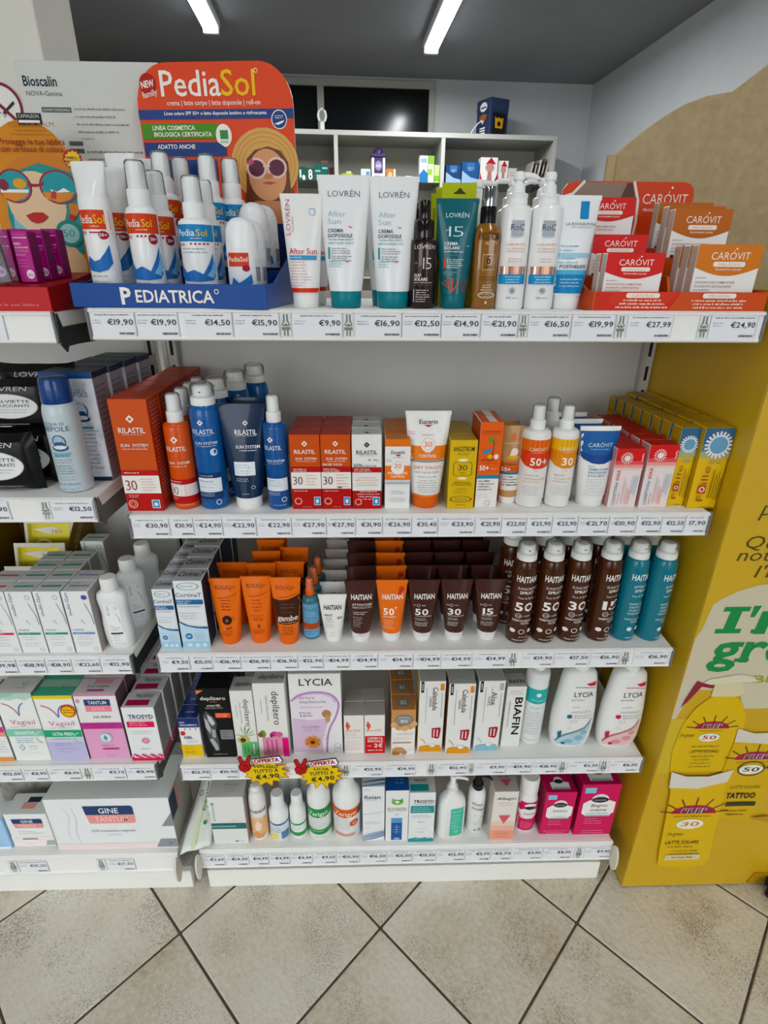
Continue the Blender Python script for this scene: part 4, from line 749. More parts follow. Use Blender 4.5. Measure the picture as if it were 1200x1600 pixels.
gr = dz('g', [('P', [(0, .32), (.3 * math.cos(a) - .06 * math.sin(a), .34 + .10 * math.sin(a)), (.52 * math.cos(a), .34 + .17 * math.sin(a))], c) for a, c in ((.1, '#5d9a3c'), (.5, '#6aa648'), (1.0, '#4f8a34'), (1.5, '#5d9a3c'), (2.0, '#6aa648'), (2.6, '#4f8a34'), (3.0, '#5d9a3c'))] + [('E', -.12, .27, .28, .06, '#c9c46a'), ('E', -.14, .27, .13, .035, '#5a3a1c'), ('R', -.25, .0, .5, .235, '#6fc07c'), ('L', [(-.1, .05), (-.1, .20)], .04, '#3f8a50', 'small_print'), ('L', [(.05, .08), (.05, .20)], .03, '#3f8a50', 'small_print'), ('L', [(.32, .04), (.32, .21)], .06, '#e8f4ea', 'small_print')])
pk = dz('p', [('E', -.32, .34, .10, .05, '#6a9a3c'), ('E', -.40, .33, .08, .035, '#8a5a34'), ('E', .05, .335, .13, .035, '#c2407e'), ('E', .2, .33, .13, .035, '#d36a9c'), ('E', -.05, .32, .05, .03, '#a02c60'), ('R', -.35, .04, .5, .29, '#e994b6'), ('R', .30, .02, .5, .28, '#e0307e'), ('L', [(-.2, .08), (-.2, .26)], .035, '#b04a74', 'small_print'), ('L', [(-.05, .10), (-.05, .26)], .03, '#b04a74', 'small_print'), ('L', [(.10, .08), (.10, .26)], .035, '#b04a74', 'small_print')])
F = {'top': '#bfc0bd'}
TE = [('T', 'depilzero', .05, .3, .80, .34, '#26282e', .0, 0, .3)]
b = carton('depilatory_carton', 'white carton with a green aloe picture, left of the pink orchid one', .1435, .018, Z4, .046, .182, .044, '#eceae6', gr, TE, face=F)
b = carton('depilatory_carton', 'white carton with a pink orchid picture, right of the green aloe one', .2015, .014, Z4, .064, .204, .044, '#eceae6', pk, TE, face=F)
arc = [(.0 + .44 * math.cos(t) - .02, .62 + .17 * math.sin(t)) for t in [PI - k * (PI + .2) / 16 for k in range(17)]]
b = carton('wax_strip_carton', 'big white and lilac carton with an orange flower', .294, .023, Z4, .106, .219, .050, '#efedec',
    [('P', [(-.48, .60), (-.40, .72), (-.2, .77), (.1, .78), (.3, .75), (.4, .68), (.34, .55), (.22, .40), (.1, .2), (.1, .02), (-.48, .02)], '#d9c3d9', 'lilac_panel'), ('P', [(-.48, .56), (-.46, .68), (-.2, .75), (.1, .76), (.3, .72), (.38, .64), (.36, .55), (.2, .46), (-.1, .44), (-.48, .47)], '#ece3ec', 'lilac_panel'),
     ('S', [(-.48, .68), (-.3, .755), (0, .785), (.28, .76), (.42, .68), (.44, .60), (.38, .48), (.26, .34), (.20, .2), (.18, .02)], .042, '#b98fc0'), ('T', 'LYCIA', .02, .865, .64, .085, '#3a3244', .006), ('T', 'strisce', -.17, .705, .30, .036, '#7a7484', .0), ('T', 'depilatorie', -.06, .655, .52, .036, '#7a7484', .0), ('T', 'delicate touch', -.09, .595, .44, .026, '#a59ab0', -.004), ('T', 'braccia', -.22, .525, .22, .026, '#6a6474'), ('T', '& gambe', -.2, .49, .25, .026, '#6a6474'), ('E', .20, .52, .09, .05, '#b5835c'), ('E', .22, .46, .05, .05, '#c79a76'), ('T', 'PELLI SENSIBILI', -.12, .35, .34, .018, '#8a7e98'), ('G', -.28, .325, .4, 2, .025, .010, '#a498b0', 'l')] +
    [('P', [(-.1, .165), (-.1 + .165 * math.cos(a - .12), .165 + .08 * math.sin(a - .12)), (-.1 + .165 * math.cos(a + .12), .165 + .08 * math.sin(a + .12))], c) for a, c in [(2 * PI * k / 16, '#dd8a1c' if k % 2 else '#e8a32c') for k in range(16)]] +
    [('E', -.1, .165, .09, .043, '#d97c14'), ('E', -.1, .165, .045, .022, '#3c2a1c'), ('O', .14, .235, .06, .03, .1, '#9a90a8', 'emblem', 6), ('O', .40, .12, .07, .03, .12, '#a9a0b4'), ('G', .40, .08, .2, 3, .022, .010, '#9a90a8')], face={'top': '#dcd8d8', 'right': '#c9c6c4'})
b1 = [('P', [(-.3, .62), (-.42, .74), (-.34, .86), (-.26, .80), (-.18, .72)], '#d9604c'), ('T', 'Bio-Oil', -.05, .585, .70, .06, '#d0806c', .0), ('G', -.42, .52, .8, 3, .05, .018, '#d8a89c', 'l'), ('G', -.42, .32, .8, 6, .045, .016, '#dcb4aa', 'l')]
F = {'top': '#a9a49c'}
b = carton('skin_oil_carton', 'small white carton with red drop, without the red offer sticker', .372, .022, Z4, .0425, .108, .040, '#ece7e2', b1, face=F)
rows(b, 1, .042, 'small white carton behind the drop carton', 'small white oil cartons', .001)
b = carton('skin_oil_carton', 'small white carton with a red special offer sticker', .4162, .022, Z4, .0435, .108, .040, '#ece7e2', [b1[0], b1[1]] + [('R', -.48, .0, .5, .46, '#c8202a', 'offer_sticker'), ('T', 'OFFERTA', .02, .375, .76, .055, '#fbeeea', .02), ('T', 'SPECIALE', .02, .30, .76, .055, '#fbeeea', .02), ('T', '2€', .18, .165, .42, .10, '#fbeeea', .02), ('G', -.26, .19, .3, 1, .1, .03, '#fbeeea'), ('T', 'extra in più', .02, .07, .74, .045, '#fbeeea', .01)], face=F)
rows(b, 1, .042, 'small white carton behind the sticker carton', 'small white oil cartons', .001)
q = .052 / .126
b = carton('oil_carton', 'carton with brown wood slices and a grey oval 85 badge', .477, .017, Z4, .051, .126, .044, '#efebe6',
    [('R', -.5, .62, .5, 1.0, '#c9935f', 'wood_picture')] + [('E', x, y, .15, .15 * q, c, 'wood_picture') for x, y, c in ((-.38, .68, '#dcae80'), (-.2, .62, '#d2a070'), (.05, .60, '#dcae80'), (.28, .64, '#d2a070'), (.42, .70, '#dcae80'), (-.1, .70, '#b98452'))] +
    [('E', .02, .79, .38, .11, '#8d9292', 'badge'), ('O', .02, .79, .38, .11, .1, '#6b7070', 'badge'), ('T', '85', .02, .735, .30, .065, '#e8e8e4', .012), ('T', 'Oil & Cream', .02, .835, .44, .03, '#d8dcdc', .0), ('T', 'Cocoa Body Oil', .05, .47, .66, .028, '#8f8a84'), ('R', -.44, .27, .34, .29, '#b5835c'), ('G', -.4, .39, .7, 2, .03, .010, '#c0b8b0', 'l'), ('E', -.2, .10, .26, .07, '#c4955e', 'wood_picture'), ('E', -.3, .04, .18, .05, '#a9743e', 'wood_picture'), ('E', .05, .06, .12, .05, '#b5835c', 'wood_picture'), ('G', .3, .14, .2, 2, .03, .012, '#aaa49c')], [('E', 0, .5, .30, .34, '#7d7a72', 'badge'), ('T', '85', 0, .36, .24, .26, '#d8d4c8', .012)], face={'top': '#b07a45', 'left': '#b58a60'})
rows(b, 2, .046, 'brown-topped carton with oval badge', 'brown-topped cartons', .001)
def gift(word, sub, c, acc):
    return [('R', -.44, .85, -.33, 1.0, '#1c1e22'), ('L', [(-.385, .88), (-.385, .97)], .03, '#d8d8d8', 'small_print'), ('T', word, .13, .76, .32 if word == 'Calendula' else .18, .20, '#2c2f36', .004, -90), ('T', sub, -.06, .72, .14, .10, '#5a5e66', .0, -90), ('L', [(-.22, .42), (-.22, .92)], .02, '#aaaeb4', 'small_print'), ('L', [(.38, .50), (.38, .84)], .035, '#b9bdc4', 'small_print'), ('L', [(.02, .66), (.02, .92)], .012, acc, 'small_print'), ('R', .30, .88, .44, .97, acc if word != 'Aloe' else '#a9b8c6'),
            ('P', [(.06, .21), (.05, .345), (.38, .355), (.40, .33), (.36, .21), (.30, .19)], '#a31c2c', 'red_seal'), ('L', [(.14, .22), (.14, .33)], .05, '#f2d6d8', 'red_seal'), ('L', [(.27, .22), (.27, .33)], .05, '#f2d6d8', 'red_seal'), ('P', [(-.44, .0), (.46, .0), (.46, .05), (.40, .085), (.2, .095), (-.2, .09), (-.40, .075), (-.44, .05)], c), ('E', .10, .095, .11, .028, '#efedea'), ('L', [(-.40, .20), (-.28, .17), (-.2, .12)], .03, c)]
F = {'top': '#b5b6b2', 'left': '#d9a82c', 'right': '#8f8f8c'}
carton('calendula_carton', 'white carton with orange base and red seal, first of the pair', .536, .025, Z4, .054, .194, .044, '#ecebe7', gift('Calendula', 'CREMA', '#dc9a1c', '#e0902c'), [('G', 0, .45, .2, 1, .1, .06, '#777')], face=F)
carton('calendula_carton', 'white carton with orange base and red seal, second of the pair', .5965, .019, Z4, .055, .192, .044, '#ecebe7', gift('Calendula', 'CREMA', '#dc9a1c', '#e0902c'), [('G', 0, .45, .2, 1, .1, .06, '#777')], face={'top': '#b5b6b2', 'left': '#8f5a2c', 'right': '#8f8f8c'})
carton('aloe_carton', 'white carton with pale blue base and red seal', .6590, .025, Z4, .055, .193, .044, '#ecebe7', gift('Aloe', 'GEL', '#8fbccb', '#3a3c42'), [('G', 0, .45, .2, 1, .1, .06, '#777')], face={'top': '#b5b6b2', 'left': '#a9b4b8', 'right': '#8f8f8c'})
b = carton('emulsion_carton', 'narrow white carton with big vertical black lettering', .7150, .034, Z4, .041, .169, .040, '#ecebe7', [('T', 'BIAFIN', .18, .52, .62, .40, '#151517', .02, -90), ('T', 'EMULSIONE CUTANEA', -.28, .55, .42, .07, '#55575c', 0, -90), ('G', .0, .93, .8, 3, .025, .012, '#b0b2b4')], [('T', 'BIAFIN', .05, .25, .8, .3, '#151517', .02), ('R', -.5, .6, .5, 1.0, '#aeb0b0')], face={'top': '#c2c3c1'})
t = spray_bottle('face_wash_pump', 'white pump bottle with a teal band beside the black lettered carton', .7655, .037, Z4, .0245, .196, .222, '#e9ebea',
    [('R', -.75, .60, .75, .80, '#3fb0ac'), ('E', -.02, .725, .10, .026, '#e6f4f3'), ('T', 'dermopharma', .02, .64, .70, .02, '#d2eeec'), ('T', 'DELICATE', 0, .53, .6, .024, '#8fc0c0'), ('G', -.38, .47, .75, 9, .038, .011, '#8a9496', 'l'), ('G', -.38, .07, .75, 1, .04, .011, '#8a9496', 'l')], neck=.5, over=False, cat='bottle')
def lycia(line, c1, c2, c3, extra):
    return [('P', [(.08, .86), (.32, .875), (.32, .825), (.18, .83)], '#cf3648'), ('S', [(-.14, .815), (.1, .815), (.32, .795)], .014, c1), ('T', 'LYCIA', .07, .70, .44, .062, '#3a3c44', .004), ('T', extra, -.04, .655, .30, .026, '#8a8e94', 0, 0, .2), ('G', -.14, .57, .26, 1, .03, .011, '#8a8e94', 'l'), ('T', line, .07, .50, .46, .04, '#a2a6ac', -.008, 0, .15), ('E', -.18, .455, .06, .026, c1), ('G', -.08, .46, .5, 2, .03, .014, '#9a9ea4', 'l'), ('G', -.16, .40, .2, 2, .026, .010, '#b0b4b8', 'l'), ('G', -.2, .32, .16, 2, .024, .010, '#b8bcc0', 'l'),
            ('P', [(-.38, .06), (-.34, .14), (-.20, .20), (.05, .245), (.24, .29), (.36, .38), (.36, .28), (.30, .15), (.18, .055)], c3, 'leaf_picture'), ('S', [(-.39, .09), (-.34, .155), (-.2, .215), (.05, .265), (.24, .315), (.37, .41)], .022, c1, 'leaf_picture'), ('P', [(-.36, .15), (-.38, .23), (-.30, .26), (-.29, .19)], c1, 'leaf_picture'), ('E', -.1, .12, .11, .035, c2, 'leaf_picture'), ('E', .12, .17, .11, .035, c2, 'leaf_picture'), ('E', .22, .24, .08, .03, c2, 'leaf_picture'), ('E', -.22, .09, .05, .02, c1, 'leaf_picture')]
S = [(0, .036, .018, 2.4), (.004, .040, .021, 2.4), (.03, .0445, .024, 2.5), (.07, .046, .025, 2.5), (.11, .0445, .0245, 2.5), (.15, .0405, .0225, 2.5), (.18, .037, .021, 2.6), (.198, .034, .020, 2.6), (.207, .028, .018, 2.4), (.211, .018, .014, 2.2)]
CAP = ([(.016, .209), (.016, .222), (.013, .224), (0, .224)], '#efefec')
shaped('liquid_soap', 'white curved bottle with a blue leaf print, left of its red twin', .848, .022, Z4, S, '#eeeeec', lycia('sensidra', '#2d6f88', '#8fbac8', '#b9d3dc', 'prox-'), CAP)
shaped('liquid_soap', 'white curved bottle with a red leaf print at the right shelf end', .952, .019, Z4, S, '#eeeeec', lycia('nutritious', '#c0344a', '#dc9aa0', '#ebc6c6', 'proxder'), CAP)
carton('tall_carton', 'grey carton with dark lettering half hidden between the two curved bottles', .899, .10, Z4, .040, .222, .05, '#6f6c68', [('T', 'LIPOZ', 0, .85, .8, .08, '#2c2a28', .01), ('G', 0, .7, .8, 8, .05, .02, '#3c3a38')])
# two starburst offer cards stuck to the rail
def offer(label, x, z, words, tilt):
    t = thing('offer_sign', label, 'sign', (x, -.0125, z)); t.rotation_euler = (0, tilt, 0)
    N = 26; W = [.054, .035] * 13; pts = []
    for k in range(N):
        a = 2 * PI * k / N + .1; r = (1.0 if k % 2 == 0 else .68) * RND.uniform(.9, 1.08); pts.append((.052 * r * math.cos(a), .040 * r * math.sin(a) - .008))
    MB().prism(pts, -.0006, .0006, mat('#e8c91a', .35), mat('#b8401c')).build('starburst', t)
    P = Pr(t, lambda u, v, o: (u, -.0006 - o, v), 1, 1)
    P.put([('L', pts + [pts[0], pts[1]], .0017, '#b23a1c', 'red_border')])
    w1, w2, w3 = words
    P.put([('T', w1, .002, .0060, .050 if len(w1) > 6 else .032, .0080, '#1c1a14', .012, -4, 0, 0, 'handwriting'), ('T', w2, .002, -.0075, .052, .010, '#1c1a14', .014, 4, 0, 0, 'handwriting'), ('T', w3, .004, -.0250, .050, .0130, '#1c1a14', .018, 6, 0, 0, 'handwriting')])
    hb = MB().prism([(-.022, .018), (-.026, .034), (.034, .042), (.040, .028), (.036, .020)], -.0022, -.0008, mat('#1c1a1c', .35)); hb.build('banner', t)
    P2 = Pr(t, lambda u, v, o: (u, -.0022 - o, v), 1, 1); P2.put([('P', [(-.0205, .0195), (-.0245, .0325), (.033, .0402), (.038, .028), (.034, .0213)], '#f4f0ee', 'banner_face'), ('T', 'OFFERTA', .006, .0240, .053, .0108, '#a3182c', .05, 5, .0, 0, 'banner_word')]).done()
    # red hand giving a V sign
    h = MB(); red = mat('#b81c26', .35); bl = '#1c1416'
    h.prism([(-.052, .002), (-.054, .014), (-.050, .022), (-.054, .038), (-.050, .042), (-.046, .040), (-.042, .026), (-.038, .028), (-.033, .042), (-.028, .043), (-.026, .038), (-.031, .022), (-.028, .012), (-.032, .002), (-.042, -.003)], -.0026, -.0010, red, mat(bl)); h.build('hand', t)
    P3 = Pr(t, lambda u, v, o: (u, -.0026 - o, v), 1, 1); P3.put([('L', [(-.052, .002), (-.054, .014), (-.050, .022), (-.054, .038), (-.050, .042), (-.046, .040), (-.042, .026), (-.038, .028), (-.033, .042), (-.028, .043), (-.026, .038), (-.031, .022), (-.028, .012), (-.032, .002), (-.042, -.003), (-.052, .002)], .0011, bl, 'outline'), ('L', [(-.050, .020), (-.040, .018), (-.036, .010), (-.044, .006)], .0010, bl, 'outline'), ('L', [(-.044, .014), (-.034, .016)], .0010, bl, 'outline')]).done()
    P.done()
offer('yellow starburst offer card with red hand, below the pink orchid carton', .184, .408, ('DEPILZERO', 'TUTTO A', '€4,90'), .0)
offer('yellow starburst offer card with red hand, below the lilac flower carton', .301, .398, ('LICIA', 'TUTTO A', '€4,90'), -.02)
# ------------------------------------------------------------------ bottom shelf of the right bay
b = carton('intimate_carton', 'white carton with a dark teal gradient stripe', .080, .012, Z5, .080, .155, .060, '#e6e6e2', [('R', -.5, .33, .5, .44, '#2e6f6c'), ('R', -.5, .37, .2, .40, '#7fb0ac'), ('R', -.5, .44, .5, .455, '#174a4c'), ('T', 'intimo', -.40, .68, .34, .10, '#a9b4b4', 0, 90), ('E', -.38, .87, .05, .025, '#6fb8b8'), ('G', .2, .53, .3, 2, .03, .012, '#b9bfbf'), ('T', 'VM', .16, .04, .10, .035, '#4a4e52', .01), ('G', .32, .05, .14, 1, .03, .014, '#8a8e92')], [('T', 'intimo', .1, .5, .4, .12, '#9aa2a2'), ('G', .1, .35, .3, 2, .12, .05, '#b0b6b6')], face={'top': '#d2d2ce', 'right': '#b3a7a0'})
aerosol('mousse_can', 'slim white and peach mousse can beside the teal-striped carton', .1445, .017, Z5, .0195, .143, .168, '#f0ece8', [('R', -.72, .0, .72, .55, '#ecbb8e'), ('P', [(-.2, .35), (0, .48), (.25, .38), (.15, .25), (-.15, .25)], '#f6dcc4'), ('P', [(-.4, .14), (-.1, .24), (.2, .16), (.4, .2), (.3, .08), (-.3, .06)], '#e2a06c'), ('T', 'inexid', .1, .66, 1.0, .09, '#3c4658', .004), ('T', 'FOAM', .05, .52, .62, .05, '#f6e8dc', .01)], over=False)
def round_bottle(name, label, x, yf, r, hs, hn, ht, els, rn=.5, col='#f0f0ee', capcol='#eef0f0', z=Z5):
    t = thing(name, label, 'bottle', (x, yf + r, z))
    prof = [(r * .9, 0), (r, .004), (r, hs * .88), (r * .93, hs * .95), (r * .75, hs), (r * rn, hn)]
    bo = MB().lathe(prof, mat(col, .35, coat=.2), 28).build('body', t)
    MB().lathe([(r * rn * 1.06, hn - .004), (r * rn * 1.08, hn), (r * rn, ht - .002), (r * rn * .9, ht), (0, ht)], mat(capcol, .4), 24).build('cap', t)
    Pr(bo, round_(prof, 2 * r, ht), 2 * r, ht, True, .0004).put(els).done()
    return t
round_bottle('intimate_wash', 'small white bottle with blue and yellow label', .191, .014, .0225, .092, .106, .138, [('R', -.72, .04, .72, .44, '#dfe7ee', 'label'), ('R', -.72, .40, .72, .44, '#4c6f9a'), ('R', -.72, .04, 0.0, .20, '#e9dd8a'), ('R', .15, .06, .6, .24, '#5c86b4'), ('G', -.4, .34, .7, 3, .05, .02, '#6a86a6', 'l')], .62)
round_bottle('intimate_wash', 'small slim white bottle with green label stripes', .2355, .018, .0190, .098, .110, .137, [('R', -.72, .10, .72, .40, '#eef2ee', 'label'), ('R', -.72, .36, .72, .40, '#3c9a5c'), ('R', -.72, .10, .72, .19, '#3c9a5c'), ('G', -.4, .31, .7, 3, .04, .016, '#8aa694', 'l')], .66)
round_bottle('intimate_wash', 'large white bottle with a green lettered label', .286, .013, .0265, .150, .165, .182, [('R', -.72, .44, .72, .60, '#2d9250'), ('T', 'Zerigyn', 0, .475, .86, .075, '#e6f4ea', .012), ('G', -.36, .40, .7, 5, .04, .013, '#9ab0a2', 'l'), ('R', -.72, .13, .72, .22, '#2d9250'), ('G', -.36, .185, .7, 1, .04, .014, '#cfe8d6', 'l'), ('G', -.2, .08, .5, 1, .03, .012, '#a9b4ac', 'l')], .6)
round_bottle('intimate_wash', 'large white bottle with an orange lettered label and blue side', .351, .009, .0325, .150, .168, .190, [('R', .62, .02, 1.2, .78, '#5f9cc8', 'side_panel'), ('R', -.72, .44, .62, .58, '#d8642c'), ('R', .42, .45, .66, .56, '#6b3c24'), ('T', 'Zerigyn', -.04, .47, .80, .07, '#f8e4d6', .012), ('G', -.4, .40, .6, 5, .04, .012, '#b4b0aa', 'l'), ('E', .28, .33, .17, .05, '#d0541c'), ('E', .28, .33, .1, .03, '#e8945c'), ('R', -.5, .11, .3, .15, '#e0a08c')], .5)
for x, y, lab in ((.205, .090, 'white bottle with round white cap behind the small bottles, left'), (.262, .085, 'white bottle with round white cap behind the small bottles, right')):
    round_bottle('intimate_wash', lab, x, y, .0255, .120, .134, .160, [('R', -.72, .3, .72, .6, '#dfe5e6', 'label')], .72)
b = carton('wash_carton', 'white carton with blue wavy stripes at top and bottom', .4135, .012, Z5, .0505, .180, .044, '#ecedee', [('T', 'fisian', -.05, .785, .74, .07, '#28324c', .01), ('G', -.4, .755, .6, 1, .02, .012, '#8a94a8', 'l'), ('L', [(-.5, .51), (-.2, .515), (.15, .53), (.5, .56)], .012, '#4c5c80'), ('G', -.4, .36, .72, 2, .03, .010, '#a4acb8', 'l'), ('G', -.4, .24, .3, 1, .03, .010, '#a4acb8', 'l'), ('G', -.42, .945, .4, 1, .03, .012, '#8a94a8', 'l')] + [('P', [(-.5, .01 + .03 * k), (0, .04 + .035 * k), (.5, .10 + .03 * k), (.5, .115 + .03 * k), (0, .055 + .035 * k), (-.5, .02 + .03 * k)], c) for k, c in enumerate(('#2c5c8c', '#4f88b4', '#2c5c8c', '#7faed0'))], [('P', [(-.5, .0 + .24 * k), (.5, .14 + .24 * k), (.5, .24 + .24 * k), (-.5, .05 + .24 * k)], c) for k, c in enumerate(('#4f88b4', '#2c5c8c', '#7faed0'))], face={'top': '#d4dce2'})
b = carton('wash_carton', 'white and navy carton with a green leaf mark', .4675, .010, Z5, .0525, .169, .044, '#eceeed', [('E', 0, .78, .25, .05, '#7ab648'), ('P', [(-.26, .78), (-.22, .86), (-.05, .83)], '#9ab0a0'), ('P', [(.06, .80), (.22, .86), (.26, .78)], '#5a9a34'), ('E', 0, .785, .09, .025, '#f0f4ec'), ('T', 'FLUVADIN', 0, .61, .82, .075, '#8a8a4c', .0), ('T', 'pH', 0, .53, .16, .04, '#9ab0c4'), ('R', -.25, .03, .23, .44, '#1f5597', 'blue_panel'), ('R', -.25, .38, .23, .47, '#5f9ccc', 'blue_panel'), ('L', [(-.01, .16), (-.01, .34)], .02, '#b8d4ee', 'small_print'), ('G', 0, .29, .4, 3, .05, .012, '#b8d4ee'), ('E', 0, .06, .14, .02, '#8ab8e4')], [('R', -.5, 0, .5, 1, '#1c4f92', 'blue_panel'), ('G', .1, .6, .4, 2, .2, .08, '#6f9ccc')], face={'top': '#1c4f92'})
b = carton('wash_carton', 'white carton with a teal band and teal bottom edge', .5245, .008, Z5, .0595, .163, .044, '#eceeed', [('T', 'TROSYD', .05, .80, .78, .062, '#23262c', .02), ('T', 'DETERGENTE', .03, .765, .76, .024, '#a9b0b4'), ('R', -.44, .60, .46, .745, '#2a8f94'), ('G', -.36, .70, .74, 3, .036, .016, '#d2ecec', 'l'), ('G', -.36, .54, .8, 2, .03, .010, '#8a9498', 'l'), ('G', .0, .40, .4, 1, .1, .03, '#aab2b6'), ('G', -.2, .27, .6, 1, .03, .010, '#9aa2a6', 'l'), ('G', 0, .20, .34, 1, .03, .012, '#55595e'), ('R', -.5, 0, .5, .055, '#2a9aa0')] + [('E', x, .055 + .012 * (k % 3), .05, .014, '#2a9aa0') for k, x in enumerate((-.42, -.3, -.2, -.08, .05, .16, .28, .4))], [('T', 'TROSYD', -.05, .66, .5, .16, '#23262c', .02), ('R', -.46, .1, .24, .5, '#2a8f94')], face={'top': '#c9cbc8', 'right': '#8fa4a8'})
S = [(0, .028, .018, 3), (.004, .0325, .021, 3), (.10, .0325, .021, 3), (.118, .030, .020, 3), (.130, .021, .016, 2.6), (.138, .013, .012, 2.2), (.142, .012, .012, 2)]
t = shaped('soap_pump', 'white square-shouldered pump bottle with a mint green label', .596, .012, Z5, S, '#efefed', [('R', -.10, .08, .38, .72, '#54bfa4', 'label'), ('G', .14, .64, .40, 1, .05, .03, '#cdeee4'), ('G', -.05, .56, .36, 6, .06, .02, '#cdeee4', 'l'), ('O', .14, .18, .06, .03, .3, '#cdeee4')], rz=.12)
pump_head(t, .139, .013, .188, '#f2f2f0', -15, .034)
S2 = [(0, .017, .017, 2), (.004, .0195, .0195, 2), (.11, .0205, .0205, 2), (.128, .019, .019, 2), (.136, .013, .013, 2), (.139, .010, .010, 2)]
t = shaped('soap_pump', 'slim white bottle with a black pump', .657, .023, Z5, S2, '#eeeeec', [('T', 'SOAP', -.05, .70, .62, .05, '#2c2e34', .0, -14), ('T', 'INTIMO', .0, .58, .70, .055, '#2c2e34', .0, -14), ('L', [(-.4, .42), (-.1, .46), (.3, .40), (.4, .34), (.15, .30), (-.3, .38)], .03, '#6a9aa4'), ('G', 0, .25, .4, 1, .05, .02, '#9a9ea4'), ('E', -.05, .1, .08, .025, '#9a9ea4'), ('E', .2, .1, .08, .025, '#9a9ea4')])
pump_head(t, .136, .0125, .182, '#17181b', -20, .030)
b = carton('gentle_wash_carton', 'pale carton with pink triangles fading to salmon', .7155, .009, Z5, .056, .160, .044, '#e9e3dc', [('R', -.5, 0, .5, .20, '#e9a28c'), ('R', -.5, .20, .5, .30, '#ebb8a4'), ('R', -.5, .30, .5, .38, '#ebcdbe'), ('T', 'Alkagin', .0, .84, .78, .06, '#3c3a44', .0, 0, .35), ('G', 0, .77, .74, 2, .045, .014, '#b8aca6'), ('P', [(-.22, .52), (.28, .52), (.02, .34)], '#dd6672'), ('G', .02, .475, .3, 2, .04, .014, '#c04a58'), ('G', 0, .13, .74, 1, .05, .014, '#b87a68'), ('G', 0, .06, .74, 1, .05, .014, '#b87a68')], [('P', [(-.2, .75), (.3, .75), (.05, .3)], '#cf5468'), ('T', 'Alkagin', 0, .85, .5, .1, '#3c3a44')], face={'top': '#b4aea6', 'left': '#cfc9c2'})
S3 = [(0, .020, .018, 2.2), (.004, .0235, .021, 2.2), (.07, .0245, .022, 2.2), (.10, .0235, .021, 2.2), (.115, .020, .018, 2.1), (.12, .018, .017, 2)]
shaped('intimate_wash', 'white bottle with a magenta label and big white cap', .7795, .025, Z5, S3, '#efeeec', [('R', -.46, .05, .46, .84, '#cf1a62', 'label'), ('P', [(-.40, .40), (-.40, .60), (-.25, .66), (.1, .68), (.4, .62), (.44, .46), (.2, .40)], '#f2eeee', 'label_panel'), ('E', .05, .74, .28, .07, '#f2eeee', 'label_panel'), ('E', .02, .70, .26, .045, '#2a2c3c'), ('T', 'Intimo', .06, .50, .60, .09, '#5c5c66', .0, 0, .2), ('G', 0, .44, .6, 1, .05, .02, '#7fc4c8'), ('G', -.3, .28, .6, 4, .05, .016, '#f0b8cc', 'l')], ([(.0195, .118), (.0215, .124), (.0215, .162), (.019, .168), (0, .168)], '#f0efed'))
MG = '#cf1560'
def mag(w1, w2):
    e = [('P', [(-.40, .44), (-.40, .64), (-.26, .70), (-.2, .70), (.2, .70), (.26, .70), (.44, .66), (.44, .46), (.34, .40), (-.3, .40)], '#f2f1ee', 'label_panel'), ('E', .02, .72, .22, .10, '#f2f1ee', 'label_panel'), ('E', .02, .71, .22, .055, '#1e2030'), ('R', -.14, .695, .18, .715, '#8a8e9a'), ('G', .02, .775, .26, 1, .03, .02, '#8a8e94'), ('R', -.30, .385, .36, .41, '#8fc0c8'), ('R', -.42, .845, -.14, .95, '#8fc3da'), ('G', -.28, .33, .5, 3, .045, .014, '#f0b0c8', 'l'), ('G', 0, .085, .8, 2, .045, .014, '#f0b0c8')]
    return e + ([('T', w1, .04, .545, .46, .065, '#6a6c74', -.002, 0, .2)] if not w2 else [('T', w1, .02, .575, .42, .06, '#6a6c74', -.002, 0, .2), ('T', w2, .02, .49, .42, .06, '#6a6c74', -.002, 0, .2)]) + [('G', .02, .44, .6, 1, .05, .016, '#7a7c84')]
TE = [('P', [(-.28, .15), (-.30, .45), (-.1, .5), (.1, .5), (.32, .45), (.3, .15)], '#f2f1ee', 'label_panel'), ('E', 0, .5, .16, .22, '#f2f1ee', 'label_panel'), ('E', 0, .5, .15, .10, '#1e2030'), ('R', -.25, .15, .28, .24, '#8fc0c8')]
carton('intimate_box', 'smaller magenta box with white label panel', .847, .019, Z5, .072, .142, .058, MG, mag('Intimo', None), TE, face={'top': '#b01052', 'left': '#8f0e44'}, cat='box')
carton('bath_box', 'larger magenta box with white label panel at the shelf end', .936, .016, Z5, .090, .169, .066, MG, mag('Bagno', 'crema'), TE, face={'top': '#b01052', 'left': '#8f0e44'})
# ------------------------------------------------------------------ top shelf of the right bay
# blue and orange display of children's sun care
ped = thing('counter_display', 'orange and blue cardboard display with a rounded header, holding white sprays', 'display', (.118, .004, Z1 + .0006), -.10)
BL = mat('#0f4890', .38)
MB().box(-.142, .142, .003, .250, .018, .022, BL).build('tray_base', ped)
fl_ = MB().box(-.145, .145, 0, .0025, 0, .033, BL, .0006).build('front_lip', ped)
for x in (-.145, .1425): MB().prism([(.001, 0), (.001, .033), (.05, .034), (.15, .070), (.255, .075), (.255, 0)], x, x + .0025, BL, None, 'yz').build('side_wall', ped)
MB().box(-.142, .142, .130, .250, .022, .050, BL, .0006).build('step', ped)
bw, bh = .262, .356; bx = .012
pts = [(-bw / 2, .0), (bw / 2, .0)] + [(bw / 2 - .055 + .055 * math.cos(t), bh - .06 + .06 * math.sin(t)) for t in [k * PI / 16 for k in range(9)]] + [(-bw / 2 + .055 + .055 * math.cos(t), bh - .06 + .06 * math.sin(t)) for t in [PI / 2 + k * PI / 16 for k in range(9)]]
